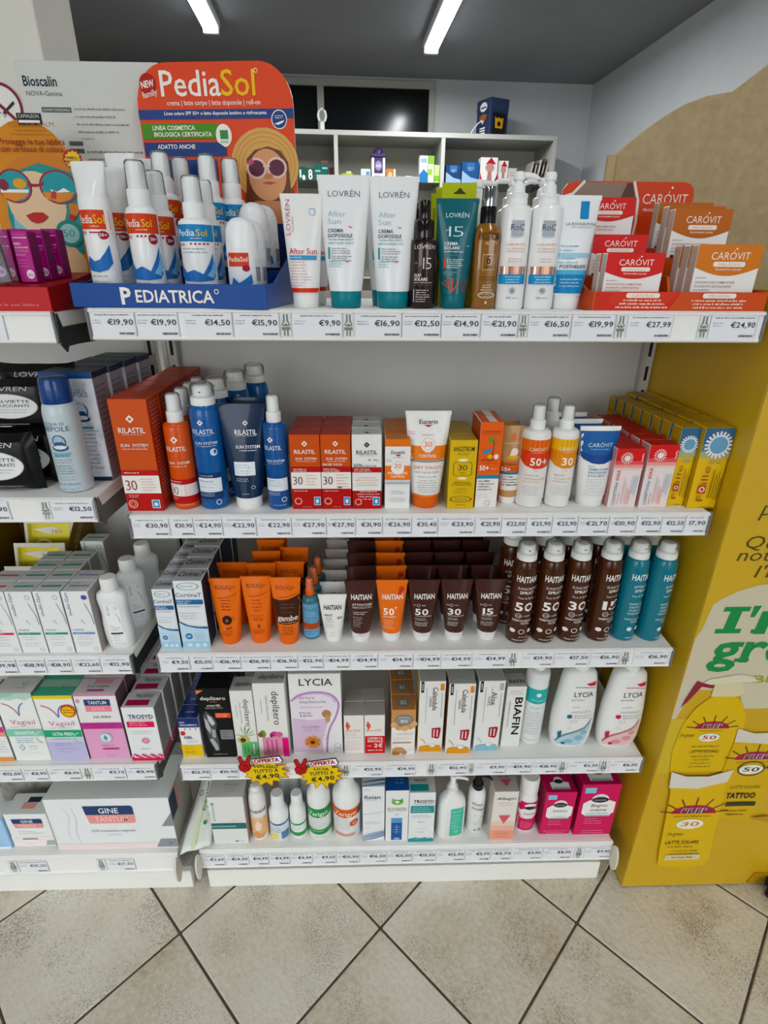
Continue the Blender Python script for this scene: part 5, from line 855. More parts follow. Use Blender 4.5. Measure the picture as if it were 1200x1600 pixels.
hb_ = MB().prism([(a + bx, b) for a, b in pts], .252, .2555, mat('#dc5010', .38), mat('#e8e4de')).build('header_board', ped)
P = Pr(hb_, lambda u, v, o: (bx + u * bw, .252 - o, v * bh), bw, bh)
def pu(x): return (x - 208) / 247 - .5
def pv(y): return 1 - .00234 * (y - 95)
W_ = '#f6f0e6'
P.put([('E', pu(229), pv(129), .055, .042, '#b01a22', 'badge'), ('T', 'NEW', pu(229), pv(134), .085, .026, W_, .03, 8), ('T', 'family', pu(231), pv(149), .10, .024, '#f2d8d0', .02, 12),
    ('T', 'Pedia', pu(296), pv(149), .385, .102, W_, .008), ('T', 'Sol', pu(371), pv(149), .215, .102, '#f2c21a', .008), ('O', pu(400), pv(110), .012, .009, .3, W_), ('T', 'crema | latte corpo | latte doposole | roll-on', pu(330), pv(164), .60, .020, W_, .006),
    ('R', -.5, pv(187), .5, pv(171), '#23407e'), ('T', 'Linea solare SPF 50+ e latte doposole lenitivo e rinfrescante', pu(331), pv(180), .66, .014, W_, .014), ('E', pu(432), pv(189), .05, .038, W_, 'badge'), ('E', pu(432), pv(189), .045, .034, '#23407e', 'badge'), ('P', [(pu(424), pv(196)), (pu(440), pv(190)), (pu(438), pv(194)), (pu(430), pv(198))], W_, 'badge'), ('G', pu(432), pv(184), .06, 2, .008, .005, W_),
    ('R', -.49, pv(220), .0, pv(194), '#4d8c22'), ('P', [(0, pv(194)), (.05, pv(207)), (.0, pv(220))], '#4d8c22'), ('T', 'LINEA COSMETICA', pu(262), pv(205), .28, .018, W_, .02), ('T', 'BIOLOGICA CERTIFICATA', pu(276), pv(216), .38, .018, W_, .02), ('E', pu(342), pv(215), .052, .046, W_, 'badge'), ('R', pu(336), pv(221), pu(349), pv(206), '#3c8a4c', 'badge'), ('T', 'AIAB', pu(342), pv(228), .05, .012, '#3c8a4c'),
    ('R', -.49, pv(250), .0, pv(226), '#163a78'), ('P', [(0, pv(226)), (.05, pv(236)), (.05, pv(250)), (0, pv(250))], '#163a78'), ('T', 'ADATTO ANCHE', pu(263), pv(237), .25, .018, W_, .02), ('R', -.49, pv(292), -.02, pv(256), '#163a78'),
    # printed portrait: straw hat, long hair, sunglasses
    ('P', [(pu(375), pv(262)), (pu(440), pv(262)), (pu(452), pv(330)), (pu(452), pv(455)), (pu(378), pv(455)), (pu(366), pv(360))], '#7a4e30', 'portrait'), ('E', pu(405), pv(266), .222, .150, '#d9a866', 'portrait'), ('O', pu(405), pv(266), .20, .134, .03, '#c08c4c', 'portrait'), ('O', pu(405), pv(266), .175, .115, .03, '#c08c4c', 'portrait'), ('O', pu(405), pv(266), .15, .096, .03, '#c08c4c', 'portrait'),
    ('P', [(pu(376), pv(255)), (pu(390), pv(240)), (pu(412), pv(234)), (pu(432), pv(242)), (pu(443), pv(262)), (pu(446), pv(330)), (pu(440), pv(420)), (pu(376), pv(420)), (pu(370), pv(330))], '#6a4028', 'portrait'), ('P', [(pu(384), pv(330)), (pu(430), pv(330)), (pu(440), pv(400)), (pu(376), pv(400))], '#c98a62', 'portrait'), ('E', pu(408), pv(284), .125, .108, '#d99c72', 'portrait'), ('P', [(pu(372), pv(372)), (pu(446), pv(372)), (pu(452), pv(455)), (pu(372), pv(455))], '#1c2c5c', 'portrait'),
    ('E', pu(391), pv(272), .066, .044, '#ecc6bc', 'portrait'), ('E', pu(424), pv(271), .066, .044, '#ecc6bc', 'portrait'), ('E', pu(391), pv(272), .052, .034, '#5c2c3c', 'portrait'), ('E', pu(424), pv(271), .052, .034, '#5c2c3c', 'portrait'), ('L', [(pu(402), pv(268)), (pu(413), pv(268))], .012, '#ecc6bc', 'portrait'), ('E', pu(410), pv(286), .03, .012, '#c2805c', 'portrait'), ('P', [(pu(398), pv(297)), (pu(410), pv(295)), (pu(423), pv(297)), (pu(411), pv(301))], '#b05a4c', 'portrait'), ('P', [(pu(377), pv(262)), (pu(385), pv(254)), (pu(388), pv(262)), (pu(380), pv(268))], '#d0507c', 'portrait')]).done()
P = Pr(fl_, lambda u, v, o: (u * .29, -o, v * .033), .29, .033)
P.put([('T', 'P', -.215, .16, .055, .70, W_, .03), ('T', 'EDIATRICA', .035, .24, .40, .52, W_, .018), ('O', .25, .70, .012, .10, .3, W_)]).done()
def ped_lab(c, txt='PediaSol'):
    return [('R', -.72, .69, .72, .92, c), ('T', 'Pedia', -.20, .765, .56, .095, '#f6efe4', .006), ('T', 'Sol', .28, .765, .32, .095, '#f2c21a', .006), ('G', .1, .725, .4, 1, .02, .016, '#f6efe4'), ('T', 'family', -.40, .635, .30, .04, '#a82438', .012)] + [('R', -.08 + .12 * k, .645, -.02 + .12 * k, .67, '#a82438', 'dotted_line') for k in range(5)] + \
        ([('E', .42, .625, .15, .062, '#9a1c3c', 'badge'), ('T', '50+', .42, .605, .20, .04, '#f6efe4', .02)] if c != '#2c84bc' else [('G', 0, .58, .8, 2, .05, .022, '#8a9aa8')]) + \
        [('P', [(-.62, .22), (-.5, .36), (-.3, .26), (-.05, .30), (.2, .24), (.42, .40), (.58, .54), (.52, .34), (.62, .22), (.5, .15), (.1, .13), (-.4, .14)], '#2a6ab0', 'wave'), ('P', [(.3, .22), (.45, .30), (.62, .48), (.66, .3), (.5, .18)], '#7fb6dc', 'wave'), ('G', -.1, .085, .7, 1, .02, .022, '#7c9a84')] + [('R', -.72, .0, .72, .05, '#123f86')]
def sunmilk(lab, x, y, z, r, hs, ht, c, rz=0, neck=.72):
    return spray_bottle('child_sun_spray', lab, x, y - r, z, r, hs, ht, '#f1f1f0', ped_lab(c), '#f4f4f3', 'white children sprays in the blue tray', rz=rz, neck=neck)
zt, zs = Z1 + .0230, Z1 + .0510
def creme(lab, x, y, z):
    t = thing('child_sun_cream', lab, 'cream dispenser', (x, y, z), -.1, 'white children creams in the blue tray')
    secs = [(0, .020, .018, 2.2), (.003, .0215, .019, 2.2), (.09, .0215, .019, 2.2), (.115, .0212, .018, 2.2), (.122, .0205, .0165, 2.2)]
    bo = MB().loft(secs, mat('#f0f0ef', .33, coat=.3)).build('body', t)
    MB().loft([(.122, .0205, .0165, 2.2), (.134, .0215, .012, 2.2), (.150, .0235, .007, 2.2), (.162, .0245, .004, 2.3), (.165, .0235, .003, 2.3)], mat('#ecedeb', .25, coat=.5)).build('cap', t)
    Pr(bo, oval(secs, .043, .122), .043, .122, True, .0005).put([('R', -.49, .66, .49, .86, '#cf4a1c'), ('T', 'Pedia', -.18, .72, .52, .095, '#f6efe4', .006), ('T', 'Sol', .26, .72, .30, .095, '#f2c21a', .006), ('G', .1, .685, .4, 1, .02, .012, '#f6efe4'), ('T', 'family', -.34, .61, .26, .04, '#a82438', .012), ('R', -.1, .62, .3, .635, '#a82438'), ('E', .32, .60, .13, .045, '#9a1c3c', 'badge'), ('T', '50+', .32, .585, .2, .035, '#f6efe4', .02), ('P', [(-.42, .26), (-.3, .38), (-.1, .32), (.1, .34), (.3, .42), (.42, .50), (.44, .3), (.3, .23), (0, .2), (-.3, .22)], '#2a6ab0', 'wave'), ('G', 0, .15, .8, 2, .06, .02, '#9ab0a0'), ('R', -.49, .0, .49, .06, '#123f86')]).done()
    return t
creme('white flat-capped cream dispenser in the blue tray, front left corner', .0175, .050, zt)
creme('white flat-capped cream dispenser directly behind the front left one', .028, .096, zt)
creme('white flat-capped cream dispenser on the raised step, tallest at far left', .020, .165, zs)
creme('white flat-capped cream dispenser on the raised step, last at the left back', .034, .214, zs)
RB = '#cf4a1c'; BB = '#2c84bc'
sunmilk('white spray with orange band in the blue tray, front row', .080, .055, zt, .0218, .110, .168, RB)
sunmilk('white spray with orange band in the blue tray, second row', .089, .102, zt, .0218, .110, .162, RB)
sunmilk('white spray with orange band on the raised step, left one', .0815, .165, zs, .0218, .110, .168, RB, .3)
sunmilk('white spray with orange band on the raised step, far back', .098, .213, zs, .0218, .110, .168, RB, .2)
sunmilk('white spray with blue band in the blue tray, front row', .154, .060, zt, .0245, .096, .151, BB, 0, .62)
sunmilk('white spray with blue band in the blue tray, second row', .1605, .1035, zt, .0195, .098, .151, BB, 0, .7)
sunmilk('white spray with blue band on the raised step, left one', .1545, .160, zs, .0218, .106, .164, BB, .2)
sunmilk('white spray with blue band on the raised step, right one', .1835, .190, zs, .0215, .106, .164, BB, .2)
def rollon(lab, x, y, z):
    t = thing('child_roll_on', lab, 'roll-on', (x, y, z), 0, 'white children roll-ons in the blue tray'); r = .0235
    prof = [(r * .92, 0), (r, .003), (r, .056), (r * .98, .058)]
    bo = MB().lathe(prof, mat('#f0f0ef', .35), 26, sq=.8).build('body', t)
    MB().lathe([(r, .0575), (r, .072), (r * .95, .082), (r * .8, .091), (r * .55, .0965), (r * .25, .099), (0, .0995)], mat('#f4f4f3', .28, coat=.4), 26, sq=.8).build('dome_cap', t)
    m0 = round_(prof, 2 * r, .056); Pr(bo, lambda u, v, o: (lambda p: (p[0], p[1] * .8, p[2]))(m0(u, v, o)), 2 * r, .056, True, .0005).put([('R', -.45, .60, .25, .93, RB), ('T', 'PediaSol', -.10, .72, .62, .12, '#f6efe4', .01), ('E', .15, .56, .12, .08, '#9a1c3c', 'badge'), ('P', [(-.4, .14), (-.3, .34), (-.1, .2), (.1, .3), (.3, .42), (.34, .2), (.1, .1)], '#2a6ab0', 'wave'), ('R', -.72, 0, .72, .08, '#123f86'), ('R', .45, .2, .72, .8, '#dfe2e4', 'bar_code'), ('C', .48, .24, .70, .6)]).done()
rollon('white dome-capped roll-on in the blue tray, front row', .2195, .058, zt)
rollon('white dome-capped roll-on in the blue tray, just behind the front one', .2225, .099, zt)
rollon('white dome-capped roll-on on the raised step, front one', .2215, .155, zs)
rollon('white dome-capped roll-on on the raised step, back one', .2300, .196, zs)
# ---- tubes and bottles
b = squeeze_tube('after_sun_tube', 'white squeeze tube with red lettering and orange-red band', .3115, .030, Z1, .152, .061, .0195, .022, '#f0efed', '#f1f0ee',
    [('T', 'LOVRÉN', -.33, .80, .30, .11, '#c05a68', -.004, 90), ('T', 'SOLAIRE', -.22, .74, .13, .05, '#c8808a', 0, 90), ('O', .25, .85, .08, .032, .2, '#8fb4d4'), ('T', 'After Sun', 0, .485, .66, .055, '#cf3c3a', .002), ('R', -.33, .435, .32, .475, '#4c97c4'), ('G', -.2, .45, .4, 1, .02, .014, '#d0e4f0'), ('G', -.32, .41, .52, 9, .026, .010, '#d08a84', 'l'), ('G', -.28, .185, .14, 1, .02, .01, '#8aa', 'l'), ('R', -.36, .145, .36, .185, '#d8401c', 'red_band')])
rows(b, 1, .060, 'white and red squeeze tube behind the front one', 'white and red tubes', .001, dx=.008)
lv = [('T', 'LOVRÉN', 0, .845, .60, .045, '#6a7886', -.002), ('T', 'After', -.14, .70, .34, .044, '#8fb6c8', -.012), ('T', 'Sun', -.19, .645, .25, .044, '#8fb6c8', -.012), ('P', [(.06, .635), (.16, .622), (.12, .618)], '#c83c34'), ('T', 'CREMA', -.165, .585, .30, .028, '#4c5c68', .012), ('T', 'DOPOSOLE', -.08, .548, .47, .028, '#4c5c68', .012), ('T', 'HYDRA FRESH EFFECT', -.06, .525, .48, .013, '#5c7078'), ('G', -.32, .495, .56, 1, .03, .020, '#9fcad4', 'l'), ('R', -.32, .385, -.285, .475, '#2f9fac'), ('G', -.25, .46, .4, 3, .018, .010, '#5c7078', 'l'), ('G', -.25, .40, .4, 3, .016, .010, '#5c7078', 'l'), ('G', -.31, .36, .26, 3, .018, .010, '#6fb4bc', 'l'), ('P', [(.0, .372), (.1, .365), (.05, .36)], '#c83c34')]
b = squeeze_tube('after_sun_cream', 'large white after sun tube with teal cap, left of the pair', .3725, .030, Z1, .176, .076, .0235, .024, '#eff0f0', '#1d7c86', lv)
b2 = squeeze_tube('after_sun_cream', 'large white after sun tube with teal cap, right of the pair', .4445, .030, Z1, .175, .072, .0240, .024, '#eff0f0', '#1d7c86', lv)
rows(b2, 1, .050, 'large white after sun tube behind the right one', 'large white after sun tubes', .001, dx=-.008)
t = thing('sun_oil_bottle', 'dark brown glossy oil bottle beside the big white tubes', 'bottle', (.4895, .0505, Z1)); r = .0208
DB = mat('#24120e', .16, coat=.6)
prof = [(r * .9, 0), (r, .003), (r, .088), (r * .94, .094), (r * .66, .0975)]
bo = MB().lathe(prof, DB, 30).build('body', t)
MB().lathe([(.0145, .097), (.0148, .118), (.0125, .121), (.0092, .122), (.0088, .143), (.007, .1455), (0, .146)], mat('#1c1012', .14, coat=.6), 24).build('cap', t)
Pr(bo, round_(prof, 2 * r, .098), 2 * r, .098, True, .0004).put([('T', 'LOVRÉN', 0, .835, .76, .06, '#e4dcd8', -.002), ('T', '15', .10, .56, .30, .17, '#e4dcd8', -.016), ('T', 'SPF', -.3, .63, .12, .025, '#a89c98'), ('L', [(.42, .75), (.50, .64), (.5, .55)], .03, '#8a6c58'), ('T', 'OLIO', -.24, .455, .26, .045, '#f0e8e4', .016), ('T', 'SOLARE', -.12, .40, .48, .045, '#f0e8e4', .016), ('G', -.36, .365, .7, 1, .03, .02, '#c8bcb8', 'l'), ('G', -.36, .335, .7, 1, .03, .014, '#7a5848', 'l'), ('R', -.38, .10, -.34, .28, '#c8bcb8'), ('G', -.28, .26, .5, 6, .032, .016, '#e4dcd8', 'l')]).done()
rows(t, 1, .045, 'dark brown oil bottle behind the front one', 'dark oil bottles', .001, dx=-.008)
coral = []
for k in range(9):
    a = .5 + .25 * k; x0 = -.1 + .02 * (k % 3); y0 = .17; L = .22 + .05 * (k % 3)
    coral += [('L', [(x0, y0), (x0 + L * .5 * math.cos(a), y0 + .07 * math.sin(a)), (x0 + L * .9 * math.cos(a + .15), y0 + .13 * math.sin(a))], .02, '#c0604e')]
coral += [('L', [(.2 + .05 * k, .16), (.14 + .07 * k, .22), (.18 + .06 * k, .27)], .02, '#8f5a5c') for k in range(4)]
squeeze_tube('sun_cream_tube', 'teal green squeeze tube with a coral drawing and 15', .5365, .030, Z1, .148, .062, .0185, .021, '#0c5f6a', '#0f6a74', [('T', 'LOVRÉN', 0, .835, .54, .042, '#dceaea', -.002), ('T', '15', -.02, .665, .34, .10, '#dceaea', -.018), ('T', 'SPF', -.22, .715, .08, .016, '#dceaea'), ('T', 'CREMA', -.13, .59, .32, .03, '#f0f6f5', .016), ('T', 'SOLARE', -.11, .552, .36, .03, '#f0f6f5', .016), ('G', -.29, .525, .5, 1, .02, .014, '#dceaea', 'l'), ('G', -.28, .495, .48, 1, .02, .014, '#4f9aa2', 'l'), ('R', -.29, .385, -.24, .47, '#d8543c'), ('G', -.22, .455, .44, 5, .018, .011, '#e8f2f1', 'l'), ('G', -.28, .34, .32, 2, .02, .010, '#8fc4c8', 'l'), ('P', [(.2, .59), (.32, .585), (.26, .575)], '#6fc0c0')] + coral)
# amber oil bottle
am = bpy.data.materials.new('amber_plastic'); am.use_nodes = True; ab = am.node_tree.nodes['Principled BSDF']; ab.inputs['Base Color'].default_value = (*lin('#a86a10'), 1); ab.inputs['Roughness'].default_value = .12; ab.inputs['Transmission Weight'].default_value = .25; ab.inputs['Coat Weight'].default_value = .5
nz = am.node_tree.nodes.new('ShaderNodeTexNoise'); nz.inputs['Scale'].default_value = 22; rp = am.node_tree.nodes.new('ShaderNodeValToRGB'); rp.color_ramp.elements[0].color = (*lin('#8a5208'), 1); rp.color_ramp.elements[1].color = (*lin('#b87c1c'), 1); am.node_tree.links.new(nz.outputs['Fac'], rp.inputs[0]); am.node_tree.links.new(rp.outputs[0], ab.inputs['Base Color'])
t = thing('dry_oil_spray', 'amber oil bottle with black collar and chrome top', 'bottle', (.5815, .0465, Z1)); S = [(0, .0165, .0145, 3.5), (.003, .0178, .0158, 3.5), (.100, .0185, .0165, 3.5), (.110, .0165, .0145, 3), (.116, .0115, .0115, 2), (.118, .0105, .0105, 2)]
bo = MB().loft(S, am).build('body', t)
MB().lathe([(.0115, .116), (.0118, .136), (.0105, .138), (0, .138)], mat('#141416', .2), 24).build('collar', t)
MB().lathe([(.0108, .138), (.0108, .160), (.0095, .1625), (0, .1625)], mat('#b9bec4', .12, 1.0, var=.02), 24).build('chrome_top', t)
Pr(bo, oval(S, .037, .118), .037, .118, True, .0005).put([('T', 'ANGSTROM', 0, .80, .82, .085, '#3a2208', .008), ('T', 'PROTECT', .12, .745, .46, .035, '#e8d8b8'), ('O', .06, .55, .34, .125, .05, '#e8d8b8', 'frame', 4, PI / 4, 2 * PI + PI / 4), ('T', '6', .06, .53, .16, .11, '#2c1a08', .0), ('T', 'CORPO', .06, .485, .34, .03, '#5c3c10'), ('G', .06, .37, .7, 2, .03, .014, '#5c3c10'), ('G', .06, .28, .5, 4, .028, .014, '#f0e4cc'), ('O', .06, .17, .34, .04, .14, '#e8d8b8'), ('G', .06, .175, .5, 2, .03, .014, '#e8d8b8'), ('E', .06, .08, .04, .02, '#e8d8b8')]).done()
# lime hang-tab boxes behind the teal tube
def lime(lab, x, y, w, h):
    t = thing('hang_tab_box', lab, 'box', (x, y, Z1), 0, 'lime green boxes behind the teal tube'); d = .026
    bo = MB().box(-w / 2, w / 2, -d / 2, d / 2, 0, h - .022, mat('#b3bd12', .4), .0008).build('body', t)
    ht_ = MB().box(-w / 2, w / 2, d / 2 - .002, d / 2 - .0008, h - .0225, h, mat('#b3bd12', .4)).build('hang_tab', t)
    Pr(ht_, lambda u, v, o: (u * w, d / 2 - .002 - o, h - .022 + v * .022), w, .022).put([('P', [(-.16, .32), (.2, .32), (.16, .42), (.1, .50), (.06, .66), (-.02, .66), (-.06, .50), (-.14, .42)], '#3c4008', 'hanger_hole')]).done()
    Pr(bo, flat(w, h - .022, d), w, h - .022).put([('T', 'NATURAL', -.12, .92, .40, .05, '#eef0d8', .01), ('T', 'SUMMER', -.12, .85, .36, .05, '#2c5a3a', .01), ('E', .20, .92, .07, .05, '#eef0e0'), ('E', .33, .90, .08, .07, '#eef0e0'), ('G', 0, .7, .7, 8, .07, .02, '#7a8408')]).done()
lime('lime green hang-tab box behind the teal tube, nearest', .545, .088, .052, .174)
lime('lime green hang-tab box behind the teal tube, middle', .541, .118, .056, .171)
lime('lime green hang-tab box behind the teal tube, farthest', .539, .148, .060, .166)
# white pump bottles
def roc(lab, x, y, yawd, els=True):
    S = [(0, .0205, .0185, 2.6), (.003, .0222, .020, 2.6), (.130, .0222, .020, 2.6), (.137, .0210, .019, 2.5), (.1405, .016, .016, 2.1), (.142, .0135, .0135, 2)]
    e = [('R', -.20, .70, .20, .845, '#aeb4bc', 'silver_square'), ('T', 'RoC', 0, .755, .44, .06, '#3a3e48', -.002), ('G', 0, .685, .3, 1, .02, .010, '#9aa0a8'), ('T', 'SOLEIL-PROTECT', 0, .615, .68, .022, '#e0a080', .004), ('T', 'LAIT REPARATEUR', 0, .578, .6, .018, '#e0a080'), ('T', 'RAFRAICHISSANT', 0, .552, .6, .018, '#e0a080'), ('G', 0, .485, .5, 2, .025, .012, '#e0a080'), ('R', -.44, .345, .40, .42, mat('#b98f7c', .25, .6), 'metal_band'), ('R', -.36, .345, -.30, .42, mat('#e0dcd8', .2, .6), 'metal_band'), ('R', .28, .345, .33, .42, mat('#e0dcd8', .2, .6), 'metal_band'), ('R', -.46, .25, .40, .345, '#2f8fc4'), ('G', -.02, .315, .6, 3, .026, .012, '#d8ecf6'), ('O', .0, .185, .10, .032, .25, '#a0a4aa'), ('E', .0, .185, .05, .018, '#8a8e94'), ('T', '200 ml e', 0, .105, .40, .022, '#5c6068')] if els else []
    t = shaped('after_sun_pump', lab, x, y, Z1, S, '#f1f1f0', e, group='white pump bottles on the top shelf'); pump_head(t, .140, .0148, .183, '#f3f3f2', yawd, .030)
roc('white pump bottle with silver square logo, left of the front pair', .6225, .030, 4)
roc('white pump bottle with silver square logo, right of the front pair', .6680, .030, 62)
roc('white pump bottle behind the left front pump bottle', .6280, .084, 176, False)
roc('white pump bottle behind the right front pump bottle', .6745, .084, 178, False)
roc('white pump bottle standing behind the amber oil bottle', .5795, .112, 4, False)
squeeze_tube('after_sun_milk_tube', 'white squeeze tube with blue lower half beside the orange display', .7120, .030, Z1, .154, .067, .0205, .020, '#eef0f1', '#eff0f0',
    [('R', .05, .80, .24, .95, '#2a86bc', 'blue_square'), ('T', 'LA ROCHE-POSAY', .12, .745, .72, .026, '#3c4048', -.002), ('G', .1, .725, .6, 1, .02, .010, '#8a8e94'), ('G', -.32, .56, .46, 5, .036, .018, '#8fbcd4', 'l'), ('R', -.38, .47, .38, .51, '#a8d0e4'), ('T', 'POSTHELIOS', .0, .375, .58, .032, '#2c3c50', .014), ('R', -.36, .15, .36, .355, '#2a86bc', 'blue_panel'), ('R', -.36, .32, .36, .36, '#5cb0d8', 'blue_panel'), ('G', -.25, .27, .5, 3, .03, .012, '#cfe6f4', 'l')])
# orange display of tanning supplement cartons
cv = thing('counter_display', 'red and orange cardboard display with a curved back card, holding cartons', 'display', (.8655, .0, Z1 + .0006))
OM = mat('#c8521a', .4)
MB().box(-.1275, .1275, .003, .275, .012, .016, OM).build('tray_base', cv)
fl_ = MB().box(-.1300, .1300, 0, .0025, 0, .0265, OM, .0006).build('front_lip', cv)
for x in (-.1300, .1275): MB().prism([(.002, 0), (.002, .0265), (.03, .028), (.13, .06), (.27, .062), (.27, 0)], x, x + .0025, OM, None, 'yz').build('side_wall', cv)
MB().prism([(.003, .003), (.02, .003), (.045, .046), (.09, .05), (.2, .052), (.27, .003)], -.004, 0, mat('#d0642c', .4), None, 'yz').build('divider', cv)
pts = [(-.108, 0), (.133, 0), (.133, .18)] + [(.113 + .02 * math.cos(t), .180 + .02 * math.sin(t)) for t in (0, .5, 1.0, 1.57)] + [(-.085, .200), (-.100, .196), (-.108, .186)]
bc_ = MB().prism(pts, .276, .279, mat('#cf4a1c', .4), mat('#e8e4de')).build('back_card', cv)
P = Pr(bc_, lambda u, v, o: (.0125 + u * .242, .276 - o, v * .20), .242, .20)
P.put([('P', [(-.36, .99), (-.44, .88), (-.44, .5), (.05, .5), (.06, .75), (.02, .99)], '#8f7c70', 'photograph'), ('P', [(-.02, .99), (-.06, .85), (-.05, .6), (.06, .6), (.06, .86), (.02, .99)], '#5a3c30', 'photograph'), ('L', [(.03, 1.0), (.08, .85), (.09, .68), (.08, .5)], .02, '#ece4da'), ('L', [(-.34, 1.0), (-.42, .90), (-.5, .87)], .02, '#ece4da'), ('T', 'CARÓVIT', .285, .825, .34, .085, '#f6e8da', -.004), ('E', .325, .955, .008, .01, '#f6e8da'), ('T', 'PROGRAMMA SOLARE', .285, .765, .31, .024, '#f6e8da', .012)]).done()
P = Pr(fl_, lambda u, v, o: (u * .258, -o, v * .0265), .258, .0265)
P.put([('P', [(-.49, .98), (-.49, .02), (-.06, .02), (-.0, .98)], '#c8341c', 'red_panel'), ('P', [(-.4, .98), (-.42, .4), (-.3, .1), (-.1, .1), (-.02, .98)], '#cf3c20', 'red_panel')] + [e for u, w in ((-.22, 'FORTE PLUS'), (.22, 'MELANIN')) for e in (('R', u - .085, .68, u + .085, .94, '#f4ece4', 'name_plate'), ('E', u - .085, .81, .012, .13, '#f4ece4', 'name_plate'), ('E', u + .085, .81, .012, .13, '#f4ece4', 'name_plate'), ('T', w, u, .73, .12, .15, '#e0a890'), ('G', u, .50, .32, 1, .1, .12, '#f8dcc8'), ('G', u, .32, .30, 1, .1, .12, '#f8dcc8'), ('G', u, .14, .34, 1, .1, .12, '#f8dcc8'))]).done()
def caro(lab, x, y, z, w, h, c, word, dark, rx=.0, grp='tanning supplement cartons'):
    arc = [(-.5 + k / 12, .47 - .16 * math.sin(PI * k / 12) + .10) for k in range(13)]
    e = [('P', arc + [(.5, 1.0), (-.5, 1.0)], c, 'colour_panel'), ('T', 'CARÓVIT', .02, .72, .60, .15, '#f6ece2', -.004), ('E', .09, .925, .014, .018, '#f6ece2'), ('R', -.20, .585, .24, .68, '#f6ece2', 'name_plate'), ('E', -.20, .632, .03, .048, '#f6ece2', 'name_plate'), ('E', .24, .632, .03, .048, '#f6ece2', 'name_plate'), ('T', word, .02, .605, .34, .055, '#dcb8a4'), ('T', 'PROGRAMMA SOLARE', .02, .515, .40, .035, '#f6ece2', .012), ('G', -.46, .36, .2, 1, .1, .025, '#8a8a8c', 'l'), ('T', 'INTEGRATORE ALIMENTARE', -.14, .265, .62, .045, dark, .004), ('T', 'DURANTE L\'ESPOSIZIONE', -.16, .185, .58, .045, dark, .004), ('G', -.46, .12, .4, 1, .1, .035, '#a8a8aa', 'l'), ('E', -.42, .035, .035, .035, '#5c2430'), ('G', -.36, .03, .12, 1, .1, .02, '#b0b0b2', 'l')]
    return carton('supplement_carton', lab, x, y, z, w, h, .020, '#efece8', e, face={'left': '#cdbdb0', 'top': c, 'right': '#cdbdb0'}, group=grp, rx=rx)
t0 = Z1 + .0172
b = caro('red and white supplement carton at the front of the orange tray', .7945, .012, t0 + .003, .085, .058, '#cf2c18', 'FORTE PLUS', '#c06a60')
for k, (dy, dz, lab) in enumerate(((.024, 0, 'red supplement carton right behind the front red one'), (.070, .027, 'pink-red supplement carton in the middle of the tray, half hidden'), (.140, .084, 'red supplement carton at the back of the tray, half behind the blue and white tube'))):
    c = copy_tree(b); c.location = (b.location.x + .002 * k, b.location.y + dy, b.location.z + dz); tag(c, lab)
b = caro('orange and white supplement carton at the front right of the tray', .931, .012, t0 + .003, .095, .070, '#d07a34', 'MELANIN', '#a08c80')
for k, (dy, dz, lab) in enumerate(((.023, 0, 'orange supplement carton right behind the front orange one'), (.046, 0, 'orange supplement carton third from the front, only its edge showing'))):
    c = copy_tree(b); c.location = (b.location.x - .001 * k, b.location.y + dy, b.location.z + dz); tag(c, lab)
b = caro('brown-orange supplement carton on the raised step of the tray', .938, .118, t0 + .057, .093, .070, '#b8661c', 'MELANIN', '#a08c80')
for k, (dy, dz, lab) in enumerate(((.0225, .006, 'brown-orange supplement carton second on the raised step'), (.075, .016, 'brown-orange supplement carton last on the raised step, before the back card'))):
    c = copy_tree(b); c.location = (b.location.x + .008 * k, b.location.y + dy, b.location.z + dz); tag(c, lab)
MB().box(.002, .1265, .116, .212, .016, .0725, mat('#b9541e', .4), .0006).build('step', cv)
MB().box(-.1265, -.006, .148, .212, .016, .1015, mat('#b9541e', .4), .0006).build('step', cv)
# ------------------------------------------------------------------ left bay
# white information board standing on the top shelf behind the displays
pb = thing('info_board', 'white information board with black heading, behind the orange display', 'poster', (-.062, .300, ZA + .006))
bo = MB().box(-.119, .119, 0, .004, 0, .366, mat('#d3d4ce', .45), .0008).build('board', pb)
P = Pr(bo, lambda u, v, o: (u * .238, -o, v * .366), .238, .366)
P.put([('T', 'Bioscalin', -.345, .905, .235, .040, '#1f2c38', .02), ('T', 'NOVA-Genina', -.33, .868, .25, .020, '#55585c', .0), ('R', -.37, .805, -.16, .825, '#55605c'), ('T', 'QUANDO CONSIGLIARLO', -.265, .810, .19, .010, '#dfe2df'), ('R', -.22, .675, -.12, .692, '#55605c'), ('R', -.22, .645, -.12, .662, '#55605c'), ('G', -.14, .815, .42, 4, .030, .009, '#8a8d8a', 'l'), ('G', -.12, .70, .1, 1, .03, .006, '#8a8d8a', 'l'), ('G', -.10, .645, .44, 3, .030, .010, '#7c7f7c', 'l'), ('G', -.08, .545, .44, 3, .030, .010, '#7c7f7c', 'l'), ('G', -.08, .45, .44, 6, .028, .010, '#8a8d8a', 'l'), ('R', .0, .515, .06, .530, '#2f6f5c')]).done()
